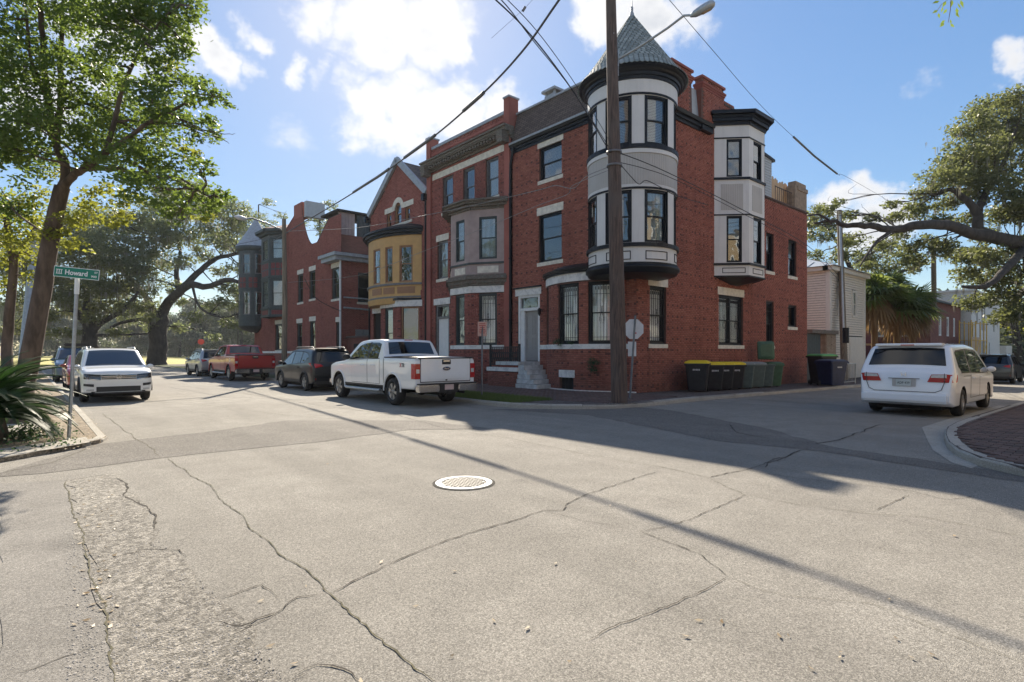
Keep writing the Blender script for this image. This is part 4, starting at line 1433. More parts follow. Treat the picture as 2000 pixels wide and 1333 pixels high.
# rooftop addition with lap siding, slate cheek between the piers, new fence boards, iron rail, end pier
for k in range(18):
    mb = MB(); z = 8.74 + k * .125
    fbox(mb, FR, 9.78, 11.06, -.32, -.26, z, z + .12, d1t=-.275); mb.build('siding_board', M['siding_grey'], h1)
mb = MB(); mb.box(9.78, 11.05, .34, 5.5, 8.6, 10.9); mb.build('addition', M['siding_grey'], h1)
mb = MB(); mb.add([(9.70, .2, 11.02), (11.3, .2, 10.86), (11.3, 5.6, 10.86), (9.70, 5.6, 11.02), (9.70, .2, 10.90), (11.3, .2, 10.74), (11.3, 5.6, 10.74), (9.70, 5.6, 10.90)],
                  [(0, 1, 2, 3), (4, 7, 6, 5), (0, 4, 5, 1), (1, 5, 6, 2), (2, 6, 7, 3), (3, 7, 4, 0)], 0); mb.build('addition_roof', M['black'], h1)
mb = MB(); mb.add([(3.5, .10, 10.5), (4.32, .10, 10.5), (4.32, .26, 12.1), (3.5, .26, 12.1)], [(0, 1, 2, 3)], 0); mb.build('slate_cheek', M['siding_grey'], h1)
for k in range(15):
    mb = MB(); x = 11.15 + k * .155; hh = rnd.uniform(-.12, .1)
    mb.box(x, x + .135, .55, .575, 8.75, 10.15 + hh); mb.build('fence_board', M['raw_wood'], h1)
mb = MB()
for k in range(9): mb.bar((11.2 + k * .22, .15, 8.75), (11.2 + k * .22, .15, 9.55), .015)
mb.bar((11.15, .15, 9.55), (13.1, .15, 9.55), .03); mb.bar((11.15, .15, 8.86), (13.1, .15, 8.86), .02)
mb.build('roof_railing', M['iron'], h1)
mb = MB(); mb.box(13.05, 14.50, .0, .42, 8.8, 9.95); mb.box(13.35, 14.56, -.04, .46, 9.75, 9.95); mb.box(13.2, 14.45, .02, .40, 9.95, 10.18)
mb.build('parapet_pier', [M['stucco_brown']], h1)
# ================================================================ second house (flat parapet, green cornice)
h2 = empty('row_house', (0, W1, 0), 0, 'red brick row house with mossy cornice, stepped parapet and mauve bay beside the corner house', 'house')
h2.location = (0, 0, 0)
S0, S1 = 6.66, 13.36
bx = (6.97, 11.30)            # footprint of the bay on the facade
o31, o32, o33 = (11.10, 12.02, 8.64, 10.42), (9.32, 10.24, 8.64, 10.42), (7.55, 8.48, 8.64, 10.42)
o21 = (11.56, 12.50, 5.30, 7.24); od = (11.42, 12.66, 1.0, 3.98)
ops = [o31, o32, o33, o21, od, (bx[0], bx[1], -1, 7.9)]
mb = MB(); wall_mesh(mb, FL, S0, S1, GB, 12.2, ops, 0, .2, 0)
faces2 = [((0, 6.97), (-.95, 8.46)), ((-.95, 8.46), (-.95, 9.90)), ((-.95, 9.90), (0, 11.30))]
fr2 = [line_frame(p, q, 'left') for p, q in faces2]
gops = []
for k, (f, Lf) in enumerate(fr2):
    o = (Lf * .26, Lf * .74, 1.86, 4.18); gops.append(o)
    wall_mesh(mb, f, 0, Lf, GB, 4.2, [o], 0, .14, 0)
mb.build('wall', M['mortar'], h2)
brick_skin(h2, [(FL, brick_arrays(FL, S0, S1, GB, 12.2, ops, seed=11))] +
           [(f, brick_arrays(f, 0, Lf, GB, 4.2, [o], seed=12 + k)) for k, ((f, Lf), o) in enumerate(zip(fr2, gops))], M['brick_old'], 0)
core_box(h2, .45, 13, S0 + .05, S1 - .05, 0, 11.9)
mb = MB()
for a, b_ in ((S0, S0 + .36), (S1 - .36, S1)):
    q = MB(); fbox(q, FL, a, b_, .0, .12, .05, 11.0); 
    q2 = MB(); fbox(q2, FL, a - .0, b_, -.4, .14, 11.46, 12.72); 
    for t in (q, q2):
        # simple uv for the brick pattern
        pass
    tinted(q).build('pilaster', M['brick_old'], h2); tinted(q2).build('parapet_pier', M['brick_old'], h2)
    q = MB(); fbox(q, FL, a - .03, b_ + .03, -.45, .18, 12.72, 12.80); q.build('pier_cap', M['grey_flash'], h2)
q = MB(); fbox(q, FL, S0 + .3, S1 - .3, -.3, .06, 12.12, 12.26); q.build('coping', M['grey_flash'], h2)
q = MB(); fbox(q, FL, S0 + .36, S1 - .36, 0, .05, 11.78, 11.90); tinted(q).build('brick_course', M['brick_old'], h2)
q = MB()
for z, h_, d in ((10.92, .10, .10), (11.02, .16, .22), (11.18, .06, .40), (11.24, .12, .44), (11.36, .08, .52)):
    fbox(q, FL, S0 - .12, S1 + .12, -.05, d, z, z + h_)
cor = q.build('cornice', M['weathered'], h2)
for a in (S0 + .02, S1 - .40):
    q = MB(); fbox(q, FL, a, a + .38, .1, .50, 10.72, 11.18, d1t=.56); q.build('cornice_bracket', M['weathered'], cor)
for k in range(26):
    q = MB(); a = S0 + .55 + k * .22; fbox(q, FL, a, a + .11, .18, .36, 11.04, 11.16); q.build('dentil', M['weathered'], cor)
q = MB(); fbox(q, FL, 6.98, 12.93, -.02, .03, 10.50, 10.80); q.build('stone_band', M['limestone'], h2)
for o in (o31, o32, o33): window(h2, FL, *o, frame='mustard_dark' if 0 else 'steel_dark', fw=.07, sill=1, sill_h=.14, curtain='curtain' if o is o33 else None, upper_only=False)
window(h2, FL, *o21, frame='steel_dark', lintel=1, sill=1, lint_mat='limestone', curtain='curtain')
for k, ((f, Lf), o) in enumerate(zip(fr2, gops)):
    window(h2, f, *o, frame='green_trim', rec=.08, bars=(k == 0), curtain='curtain', glass='glass_clear' if k == 0 else 'glass')
q = MB()
for f, Lf in fr2: fbox(q, f, -.01, Lf + .01, -.06, .03, 1.68, 1.86)
q.build('sill_band', M['marble'], h2)
for k, (f, Lf) in enumerate(fr2):
    q = MB(); fbox(q, f, -.01 if k else .0, Lf + .01, -.06, .04, 4.22, 4.52); q.build('stone_band', M['marble'], h2)
# mauve oriel over the brick bay
q = MB(); mo = MB(); wm = MB(); pm = MB()
for k, (f, Lf) in enumerate(fr2):
    o = (Lf * .26, Lf * .74, 5.72, 7.62)
    wall_mesh(wm, f, 0, Lf, 5.0, 8.02, [o], 0, .1, 0)
    window(h2, f, *o, frame='green_trim', rec=.06, fw=.06, curtain='curtain')
    for z, h_, d in ((4.54, .10, .10), (4.64, .16, .16), (4.80, .14, .24), (4.94, .08, .16)):
        fbox(mo, f, -.05, Lf + .05, -.3, d, z, z + h_)
    for z, h_, d in ((7.96, .10, .06), (8.06, .12, .18), (8.18, .10, .32), (8.28, .08, .42)):
        fbox(mo, f, -.12, Lf + .12, -.9, d, z, z + h_)
    fbox(q, f, -.02, Lf + .02, -.05, .05, 5.50, 5.58)
    fbox(pm, f, Lf * .24, Lf * .76, 0, .02, 5.10, 5.42)
wm.build('oriel', M['mauve'], h2); mo.build_each('oriel_moulding', M['weathered'], h2); q.build('oriel_trim', M['green_trim'], h2)
for k, (f, Lf) in enumerate(fr2):
    pm = MB(); fbox(pm, f, Lf * .22, Lf * .78, 0, .02, 5.10, 5.40); pm.build('oriel_panel', M['limestone'], h2)
q = MB(); q.prism([(.2, 7.3), (.2, 11.0), (-.5, 9.9), (-.5, 8.5)], 1.0, 7.8, 0); q.build('bay_room', M['interior_warm'], h2)
# door
q = MB(); fbox(q, FL, od[0], od[0] + .14, -.2, -.04, od[2], od[3]); fbox(q, FL, od[1] - .14, od[1], -.2, -.04, od[2], od[3]); fbox(q, FL, od[0] + .14, od[1] - .14, -.2, -.04, 3.25, 3.37); fbox(q, FL, od[0] + .14, od[1] - .14, -.2, -.04, od[3] - .1, od[3])
dc = q.build('door_case', M['steel_dark'], h2)
q = MB(); fbox(q, FL, od[0] + .14, od[1] - .14, -.16, -.10, od[2], 3.25); q.build('door', M['white_paint'], dc)
q = MB(); fbox(q, FL, od[0] + .14, od[1] - .14, -.15, -.14, 3.37, od[3] - .1); q.build('transom_pane', M['glass'], dc)
q = MB(); fbox(q, FL, 11.34, 12.82, -.04, .03, od[3], od[3] + .32); q.build('door_lintel', M['marble'], dc)
st2 = empty('stoop_steps', (0, 12.04, 0), 0, 'grey stone stoop steps at the plain white door of the mauve bay house', 'steps')
for k in range(5):
    mb = MB(); top = .98 - k * .175
    mb.box(-.55 - k * .27, -.0 if k == 0 else -.28 - k * .27, -.75, .75, top - .175, top); mb.build('step', M['marble_grey'], st2)
# planter with iron railing between the steps
pl_ = empty('railed_parapet', (-.6, 5.8, 0), 0, 'low brick parapet with white stone cap and black iron railing left of marble steps', 'parapet')
q = MB(); q.box(-.62, -.35, -.92, .95, .0, .76)
q.build('planter_wall', M['mortar'], pl_)
A_ = brick_arrays(FL, 6.26, 6.78, .1, .74, [], seed=31)
pfr = Fr(lambda s, d, z: (-1.22 - d + .6, s - 5.8, z + 0 * s))
A1 = brick_arrays(pfr, 4.88, 6.75, .1, .74, [], dark_rows=False, seed=31)
pfs = Fr(lambda s, d, z: (s + .6, 4.88 - d - 5.8, z + 0 * s))
A2 = brick_arrays(pfs, -1.22, -.95, .1, .74, [], dark_rows=False, seed=32)


def joined_bricks(frames, mat, parent, name='brickwork'):
    VV, FF, TT = [], [], []
    for fr, (a, b, c, d, t) in frames:
        pts = [np.stack(fr.fn(s, dd, z), 1) for s, dd, z in ((a, 0 * a, c), (b, 0 * a, c), (b, 0 * a, d), (a, 0 * a, d), (a, 0 * a + .012, c), (b, 0 * a + .012, c), (b, 0 * a + .012, d), (a, 0 * a + .012, d))]
        V = np.stack(pts, 1); f = np.array([(4, 5, 6, 7), (0, 1, 5, 4), (1, 2, 6, 5), (2, 3, 7, 6), (3, 0, 4, 7)])
        if not fr.flip: f = f[:, ::-1]
        VV.append(V); FF.append(np.broadcast_to(f, (len(a), 5, 4))); TT.append(t)
    V = np.concatenate(VV); F = np.concatenate(FF) + (np.arange(len(V)) * 8)[:, None, None]; T = np.concatenate(TT)
    return np_mesh(name, V.reshape(-1, 3), F.reshape(-1, 4), mat, parent, 'stuff', tint=np.repeat(T, 5))


joined_bricks([(pfr, A1), (pfs, A2)], M['brick'], pl_)
q = MB(); q.box(-.68, -.30, -.96, 1.0, .76, .92); q.build('cap_stone', M['marble'], pl_)
q = MB()
for y in (-.90, .95): q.box(-.535, -.465, y - .035, y + .035, .92, 1.88)
q.build_each('rail_post', M['iron'], pl_)
q = MB()
for z in (1.02, 1.76): q.bar((-.5, -.9, z), (-.5, .95, z), .03)
for k in range(1, 15): q.bar((-.5, -.9 + k * .1235, 1.02), (-.5, -.9 + k * .1235, 1.76), .024)
for k in range(15):
    cy_ = -.9 + .062 + k * .1235
    q.tube([(-.51, cy_ + .045 * math.cos(t_) * (1 - .1 * t_), 1.38 + .18 * math.sin(t_)) for t_ in [i * .6 for i in range(11)]], .014, 5)
for k in range(30): q.bar((-.5, -.9 + k * .062, 1.02), (-.5, -.9 + k * .062, 1.22), .012); q.bar((-.5, -.9 + k * .062, 1.58), (-.5, -.9 + k * .062, 1.76), .012)
q.build('iron_railing', M['iron'], pl_)

# ================================================================ third house (gable, mustard bow)
h3 = empty('gabled_row_house', (0, 0, 0), 0, 'red brick row house with pointed gable and mustard bow window', 'house')
S0, S1 = 13.40, 19.95
gable = lambda s: 10.0 + max(0.0, 1 - abs(s - 16.55) / 3.15) * 2.45
oa = (16.18, 16.95, 8.88, 10.06); ob1 = (15.25, 15.78, 8.88, 9.66); ob2 = (17.35, 17.88, 8.88, 9.66)
od3 = (18.62, 19.55, .9, 3.9)
ops = [oa, ob1, ob2, od3, (14.0, 18.3, -1, 4.2), (14.0, 19.9, 4.9, 7.9)]
mb = MB(); wall_mesh(mb, FL, S0, S1, GB, 12.5, ops, 0, .2, 0, top=gable)
rC = 3.9; cC = (rC - 1.05, 16.95)
FC = arc_frame(cC[0], cC[1], rC)
h3h = math.degrees(math.acos((rC - 1.05) / rC))
c0, c1_ = R_(180 - h3h) * rC, R_(180 + h3h) * rC
faces3 = [((0, 14.0), (-.8, 15.1)), ((-.8, 15.1), (-.8, 17.1)), ((-.8, 17.1), (0, 18.3))]
fr3 = [line_frame(p, q_, 'left') for p, q_ in faces3]
g3 = [(fr3[0][1] * .12, fr3[0][1] * .88, 1.0, 4.0), (fr3[1][1] * .3, fr3[1][1] * .75, 1.2, 4.0), (fr3[2][1] * .3, fr3[2][1] * .7, 1.2, 4.0)]
for (f, Lf), o in zip(fr3, g3): wall_mesh(mb, f, 0, Lf, GB, 4.05, [o], 0, .14, 0)
mb.build('wall', M['mortar'], h3)
brick_skin(h3, [(FL, brick_arrays(FL, S0, S1, GB, 12.4, ops, top=gable, seed=21, dark_rows=False))] +
           [(f, brick_arrays(f, 0, Lf, GB, 4.05, [o], seed=22 + k)) for k, ((f, Lf), o) in enumerate(zip(fr3, g3))], M['brick_old'], 0)
core_box(h3, .45, 12, S0, S1, 0, 9.8)
q = MB()
vs = [(-.12, S0 - .02, 9.98), (-.12, 16.55, 12.5), (-.12, S1 + .2, 9.9), (10, S0 - .02, 9.98), (10, 16.55, 12.5), (10, S1 + .2, 9.9)]
q.add(vs, [(0, 1, 4, 3), (1, 2, 5, 4)], 0, uvs=[[(0, 0), (0, 3), (10, 3), (10, 0)]] * 2); q.build('roof', M['shingle'], h3)
for a, b_ in (((S0 + .02, 10.02), (16.55, 12.55)), ((16.55, 12.55), (S1 + .1, 9.95))):
    q = MB(); q.bar((-.10, a[0], a[1]), (-.10, b_[0], b_[1]), .34, .14, up=(1, 0, 0)); q.build('verge_board', M['grey_flash'], h3)
for y in (S0 + .05, S1 + .12):
    q = MB(); q.box(-.34, .1, y - .12, y + .12, 9.55, 9.9); q.build('eaves_bracket', M['black'], h3)
for y in (S0 + .14, S1 + .02):
    q = MB(); q.tube([(-.08, y, 9.6), (-.08, y, .2)], .05, 8); q.build('downpipe', M['black'], h3)
window(h3, FL, *oa, frame='mustard_dark', fw=.05, rec=.1)
for o in (ob1, ob2): window(h3, FL, *o, frame='mustard_dark', fw=.05, rec=.1, sashes=2)
q = MB(); fbox(q, FL, 14.86, 16.0, -.02, .03, 9.68, 9.98); q.build('stone_band', M['limestone'], h3)
q = MB(); fbox(q, FL, 17.12, 18.1, -.02, .03, 9.68, 9.98); q.build('stone_band', M['limestone'], h3)
q = MB()     # round arch over the middle window
n = 16
vs = []
for i in range(n + 1):
    a = math.pi * i / n
    for r_, d in ((.38, -.02), (.38, .035), (.66, .035), (.66, -.02)):
        vs.append(FL.P(16.56 - math.cos(a) * r_, d, 9.70 + math.sin(a) * r_ * 1.05))
fs = []
for i in range(n):
    for k in range(4): fs.append((i * 4 + k, i * 4 + (k + 1) % 4, i * 4 + 4 + (k + 1) % 4, i * 4 + 4 + k))
q.add(vs, fs, 0); q.build('arch_stones', M['limestone'], h3, weld=True)
q = MB()     # brick spandrels closing the corners of the opening under the arch
for sg in (-1, 1):
    pts = [FL.P(16.56 + sg * .39, -.1, 10.08)] + [FL.P(16.56 + sg * .38 * math.cos(a), -.1, 9.70 + .385 * math.sin(a)) for a in (0, .3, .6, .9, 1.2, 1.5)] + [FL.P(16.56, -.1, 10.10)]
    q.add(pts, [tuple(range(len(pts)))], 0)
q.build('arch_spandrel', M['limestone'], h3)
q = MB(); fbox(q, FL, 15.0, 18.05, -.05, .05, 8.74, 8.88); q.build('sill', M['limestone'], h3)
# mustard bow
FB3 = arc_frame(2.9, 16.95, 4.06)
hh3 = math.degrees(math.acos(2.9 / 4.06))
e0, e1 = R_(180 - 45) * 4.06, R_(180 + 45) * 4.06
cut = [(arc_s_for_px(FB3, 4.06, 2.9, 16.95, a, 6), arc_s_for_px(FB3, 4.06, 2.9, 16.95, b_, 6)) for a, b_ in ((729, 743), (752, 767), (780, 806))]
mo3 = [(min(p), max(p), 5.35, 7.35) for p in cut]
wm = MB(); wall_mesh(wm, FB3, e0, e1, 4.55, 7.95, mo3, 0, .1, 0); wm.build('bow_window', M['mustard'], h3)
for o in mo3: window(h3, FB3, *o, frame='mustard_dark', fw=.06, rec=.06)
q = MB()
for z, h_, d in ((4.50, .10, .0), (5.20, .07, .05)): fbox(q, FB3, e0, e1, -.05, d + .03, z, z + h_)
fbox(q, FB3, e0, e1, -.05, .08, 5.27, 5.31); q.build('bow_trim', M['steel_dark'], h3)
for o in mo3:
    q = MB(); fbox(q, FB3, o[0] - .12, o[1] + .12, 0, .02, 4.74, 5.10); q.build('bow_panel', M['mustard_dark'], h3)
q = MB(); fbox(q, FB3, e0 + .05, e1 - .05, -1.2, -.02, 4.2, 4.5, d1t=.05); q.build('bow_base', M['mustard'], h3)
q = MB()
for z, h_, d in ((7.90, .14, .08), (8.04, .14, .22), (8.18, .12, .34)): fbox(q, FB3, e0 - .1, e1 + .1, -.5, d, z, z + h_)
fbox(q, FB3, e0, e1, -1.5, .30, 8.30, 8.66, d1t=-.6); q.build('bow_roof', M['black'], h3)
q = MB(); q.lathe([(3.4, 4.6), (3.4, 7.9)], 30, a0=R_(135), a1=R_(225), center=(2.9, 16.95, 0)); q.build('bow_room', M['interior'], h3)
for k, ((f, Lf), o) in enumerate(zip(fr3, g3)):
    window(h3, f, *o, frame='mustard_dark' if k == 0 else 'green_trim', rec=.08, sashes=1 if k == 0 else 2, curtain='curtain' if k == 1 else None)
    q = MB(); fbox(q, f, -.02, Lf + .02, -.04, .05, 4.02, 4.36); q.build('stone_band', M['marble'], h3)
q = MB(); q.prism([(.1, 13.9), (.1, 18.4), (-.92, 17.2), (-.92, 15.0)][::-1], 4.36, 4.48, 0); q.build('bay_roof', M['black'], h3)
q = MB(); q.prism([(.3, 14.2), (.3, 18.0), (-.4, 17.0), (-.4, 15.2)], .5, 3.9, 0); q.build('bay_room', M['interior_warm'], h3)
q = MB(); fbox(q, FL, od3[0] - .12, od3[1] + .12, -.04, .03, 3.9, 4.2); q.build('door_lintel', M['marble'], h3)
q = MB(); fbox(q, FL, *od3[:2], -.2, -.12, od3[2], od3[3]); fbox(q, FL, od3[0] + .1, od3[1] - .1, -.12, -.10, 1.1, 3.0); q.build('door', M['interior'], h3)

# ================================================================ fourth house across the yard
h4 = empty('far_corner_house', (0, 0, 0), 0, 'red brick end house with dark green bays, small cone turret and swooping parapet', 'house')
S0, S1 = 24.2, 43.2


def par4(s):
    if s < 26.4: return 10.95
    if s < 28.4: return 10.95 - (s - 26.4) / 2.0 * 1.35
    if s < 29.2: return 9.6
    if s < 31.3: return 9.6 + ((s - 29.2) / 2.1) ** 1.7 * 2.9
    if s < 33.0: return 13.1
    if s < 36.5: return 12.4 - (s - 33.0) / 3.5 * 1.4
    return 10.9


o4 = [(31.1, 32.2, 5.4, 7.6), (28.7, 29.8, 5.5, 7.6), (24.45, 25.75, 5.2, 7.35), (31.3, 32.35, 1.75, 3.8), (28.7, 29.75, 1.8, 3.85), (24.4, 25.0, 1.2, 3.6), (35.6, 37.4, 1.7, 3.9)]
mb = MB(); wall_mesh(mb, FL, S0, S1, GB, 13.2, o4, 0, .2, 0, top=par4)
FY = Fr(lambda s, d, z: (s, S0 - d + 0 * s, z + 0 * s))      # wall facing the yard
oy = [(1.2, 3.2, 5.0, 7.0), (4.2, 5.6, 1.0, 3.2)]
wall_mesh(mb, FY, 0, 9, GB, 8.2, oy, 0, .2, 0)
mb.build('wall', M['mortar'], h4)
brick_skin(h4, [(FL, brick_arrays(FL, S0, S1, GB, 13.1, o4, top=par4, seed=41, dark_rows=False)), (FY, brick_arrays(FY, 0, 9, GB, 8.2, oy, seed=42, dark_rows=False))], M['brick_far'], 0)
core_box(h4, .5, 12, S0 + .4, S1, 0, 8.4)
core_box(h4, .5, 12, 26.3, S1, 8.4, 9.6)
for o in o4: window(h4, FL, *o, frame='green_trim', lintel=1, sill=1, lint_mat='limestone', lint_h=.34)
for o in oy: window(h4, FY, *o, frame='green_trim', sill=1)
q = MB(); fbox(q, FL, S0, S1, -.02, .04, 1.45, 1.62); q.build('sill_band', M['marble'], h4)
# porch roof and white pipe
q = MB(); q.box(-.7, 6, S0 - .5, S0 + 2.3, 8.0, 8.22); q.box(-.55, 5.8, S0 - .35, S0 + 2.1, 7.72, 8.0); q.build('porch_roof', M['grey_flash'], h4)
q = MB(); q.tube([(-.12, S0 - .1, 7.9), (-.12, S0 - .1, .2)], .07, 8); q.build('downpipe', M['white_paint'], h4)
q = MB(); q.tube([(.1, S0 - .14, 4.55), (6, S0 - .14, 4.35)], .06, 8); q.build('drain_pipe', M['grey_flash'], h4)
q = MB(); q.tube([(.1, S0 - .14, 5.25), (6, S0 - .14, 5.15)], .05, 8); q.build('drain_pipe', M['grey_flash'], h4)
q = MB(); q.box(2.9, 3.7, S0 - .5, S0 + .1, 4.75, 5.4); q.build('window_unit', M['sign_back'], h4)
q = MB(); q.box(1.0, 1.5, S0 - .12, S0, 2.4, 3.1); q.box(1.55, 1.95, S0 - .12, S0, 2.4, 3.1); q.build('meter_box', M['galv'], h4)
# roof terrace room in pink boards
for k, (a, b_, mt) in enumerate(((.4, 1.6, 'pink'), (1.75, 2.9, 'dark'), (3.0, 4.0, 'orange'), (4.1, 5.0, 'dark'), (5.1, 9.5, 'pink'))):
    mt_ = {'pink': 'mauve', 'dark': 'green_trim', 'orange': 'raw_wood'}[mt]
    n_ = max(1, int((b_ - a) / .22))
    for i in range(n_):
        q = MB(); x0_ = a + (b_ - a) * i / n_; q.box(x0_, x0_ + (b_ - a) / n_ - .02, S0 + 1.3, S0 + 1.36, 9.7, 11.35); q.build('terrace_board', M[mt_], h4)
q = MB(); q.box(.2, 10, S0 + 1.1, S0 + 4, 11.35, 11.5); q.box(.2, 10, S0 + 1.2, S0 + 1.45, 9.45, 9.7); q.build('terrace_roof', M['interior'], h4)
q = MB(); q.add([(.0, S0 + .4, 8.2), (9, S0 + .4, 8.2), (9, S0 + .4, 9.6), (.0, S0 + .4, 9.6)], [(0, 1, 2, 3)], 0, uvs=[[(0, 0), (9, 0), (9, 1.4), (0, 1.4)]]); q.add([(0, S0, 8.2), (0, 26.3, 8.2), (0, 26.3, 9.6), (0, S0, 9.6)], [(0, 3, 2, 1)], 0, uvs=[[(0, 0), (0, 1.4), (2, 1.4), (2, 0)]])
q.build('upper_wall', M['fbrick'], h4)
# stepped chimney wall with plaster face
q = MB(); q.box(.05, 1.5, 30.6, 31.0, 11.9, 13.1); q.build('chimney', M['siding_grey'], h4)
q = MB(); q.box(-.02, .6, 31.35, 33.0, 12.0, 13.15); tinted(q).build('chimney', M['brick_far'], h4)
q = MB(); q.add([(.6, 26.3, 9.6), (2.5, 26.3, 11.6), (2.5, 31, 11.8), (.6, 31, 9.6)], [(0, 1, 2, 3)], 0, uvs=[[(0, 0), (0, 4), (5, 4), (5, 0)]]); q.build('roof', M['shingle'], h4)
# green bays
for (y0, y1, p_, kind) in ((34.8, 39.0, 1.0, 0),):
    fc = [((0, y0), (-p_, y0 + 1.1)), ((-p_, y0 + 1.1), (-p_, y1 - 1.1)), ((-p_, y1 - 1.1), (0, y1))]
    wmm, tt, rp = MB(), MB(), MB()
    for p, q_ in fc:
        f, Lf = line_frame(p, q_, 'left')
        os_ = [(Lf * .16, Lf * .84, 5.3, 7.5), (Lf * .16, Lf * .84, 9.2, 10.9)]
        wall_mesh(wmm, f, 0, Lf, 4.5, 11.3, os_, 0, .1, 0)
        for o in os_: window(h4, f, *o, frame='green_trim', rec=.05, fw=.06, curtain='curtain')
        for z, h_, d in ((4.45, .12, .06), (5.1, .12, .08), (7.62, .1, .05), (9.0, .12, .06), (11.2, .2, .2), (11.4, .22, .5)): fbox(tt, f, -.05, Lf + .05, -.1, d, z, z + h_)
        for i in range(3):
            for z in (7.85, 8.42): 
                a = Lf * (.1 + .28 * i); r1 = MB(); fbox(r1, f, a, a + Lf * .22, 0, .015, z, z + .46); r1.build('red_panel', M['red_panel'], h4)
        r1 = MB(); fbox(r1, f, Lf * .15, Lf * .85, 0, .02, 4.65, 5.0); r1.build('red_panel', M['red_panel'], h4)
    wmm.build('bay_window', M['green_trim'], h4); tt.build_each('bay_trim', M['green_trim'], h4)
    q = MB(); q.prism([(.3, y0 + .3), (.3, y1 - .3), (-.8, y1 - 1.2), (-.8, y0 + 1.2)], 4.5, 11.3, 0); q.build('bay_room', M['interior'], h4)
    q = MB(); vs = [(0, y0 - .3, 11.62), (-1.5, y0 + .8, 11.62), (-1.5, y1 - .8, 11.62), (0, y1 + .3, 11.62), (1.8, y0 + .8, 12.6), (1.8, y1 - .8, 12.6)]
    q.add(vs, [(0, 1, 4), (1, 2, 5, 4), (2, 3, 5)], 0); q.build('bay_roof', M['red_panel'], h4)
f4 = arc_frame(-.05, 42.6, 1.45)
wmm = MB(); a_ = lambda d: R_(d) * 1.45
os_ = [(a_(x), a_(x + 30), z0_, z1_) for x in (160, 205, 250) for z0_, z1_ in ((4.9, 7.0), (8.6, 10.4))]
wall_mesh(wmm, f4, a_(90), a_(330), 3.9, 10.9, os_, 0, .1, 0); wmm.build('turret', M['green_trim'], h4)
for o in os_: window(h4, f4, *o, frame='steel_dark', rec=.05, fw=.05, curtain=None)
q = MB(); q.lathe([(1.5, 10.7), (1.6, 10.8), (1.75, 11.1), (1.6, 11.1)], 30, center=(-.05, 42.6, 0)); q.lathe([(.3, 3.3), (1.2, 3.6), (1.5, 3.9)], 30, center=(-.05, 42.6, 0)); q.build_each('turret_trim', M['green_trim'], h4)
q = MB(); q.lathe([(1.75, 11.1), (1.2, 11.9), (.6, 12.9), (.05, 13.9)], 30, center=(-.05, 42.6, 0)); q.build('cone_roof', M['grey_flash'], h4)
q = MB(); q.lathe([(1.1, 4), (1.1, 10.8)], 20, center=(-.05, 42.6, 0)); q.build('turret_room', M['interior'], h4)
for x in (150, 190, 230):
    for z in (7.35, 7.85):
        for dx_ in (0, 16):
            r1 = MB(); fbox(r1, f4, a_(x + dx_), a_(x + dx_ + 12), 0, .015, z, z + .42); r1.build('red_panel', M['red_panel'], h4)
# yard between third and fourth house
yard = empty('yard_wall', (0, 22, 0), 0, 'brick garden wall with arched gate between the gabled house and far house', 'wall')
q = MB(); q.add([(.4, -2.0, .1), (.4, 2.2, .1), (.4, 2.2, 2.5), (.4, -2.0, 2.5)], [(0, 3, 2, 1)], 0, uvs=[[(0, 0), (0, 2.4), (4.2, 2.4), (4.2, 0)]]); q.build('wall_face', M['fbrick_dark'], yard)
q = MB(); q.box(.32, .7, -2.0, 2.2, 2.5, 2.62); q.build('coping', M['fbrick_dark'], yard)
q = MB(); q.box(.37, .42, .2, 1.1, .1, 2.1); q.build('gate', M['interior'], yard)

# ================================================================ right hand side, beyond the corner house
cb = empty('cream_clapboard_house', (20.4, 1.0, gz(20)), 0, 'two storey cream clapboard carriage house with hipped metal roof behind the wooden pole', 'house')
cx0, cx1, cy0, cy1 = 0.0, 11.0, 0.0, 9.0
q = MB(); q.box(.1, 6.1, .1, 8.9, 0, 7.0); q.build('light_block_core', M['interior'], cb)
FrA = Fr(lambda s, d, z: (s, -d + 0 * s, z + 0 * s)); FrB = Fr(lambda s, d, z: (-d + 0 * s, s, z + 0 * s))


def clap(thing, fr, s0, s1, z0, z1, ops, mat, n_single=True, pitch=.15):
    bd = MB()
    k = 0
    z = z0
    while z < z1 - .01:
        segs = [(s0, s1)]
        for o in ops:
            if z + pitch > o[2] and z < o[3]:
                new = []
                for a, b_ in segs:
                    if o[0] > a: new.append((a, min(b_, o[0])))
                    if o[1] < b_: new.append((max(a, o[1]), b_))
                segs = [(a, b_) for a, b_ in new if b_ - a > .05]
        for a, b_ in segs: fbox(bd, fr, a, b_, -.04, .045, z + .018, z + pitch, d1t=.008)  # slot onto the dark core stands in for each board's shadow line
        z += pitch
    return bd.build('clapboards', mat, thing, kind='stuff')


wA = [(1.2, 1.95, 4.0, 5.75), (3.7, 4.5, 4.0, 5.75)]
gar = [(3.2, 5.75, .1, 2.75)]
clap(cb, FrA, .12, 6.1, .1, 6.7, wA + gar, M['siding_cream'])
clap(cb, FrB, .12, 8.9, .1, 6.7, [], M['siding_cream'])
for o in wA: window(cb, FrA, *o, frame='trim_cream', rec=-.045, fw=.11, curtain='curtain')
for a in ((-.02, .20), (6.0, 6.2)):
    q = MB(); fbox(q, FrA, a[0], a[1], -.05, .05, .05, 6.7); q.build('corner_board', M['trim_cream'], cb)
q = MB(); fbox(q, FrB, -.0, .20, -.05, .05, .05, 6.7); q.build('corner_board', M['trim_cream'], cb)
q = MB(); fbox(q, FrA, 3.2, 5.75, -.04, .06, .1, 2.75); gd = q.build('garage_door', M['trim_cream'], cb)
for i in range(5):
    q = MB(); fbox(q, FrA, 3.3, 5.65, .06, .08, .16 + i * .52, .62 + i * .52); q.build('door_panel', M['trim_cream'], gd)
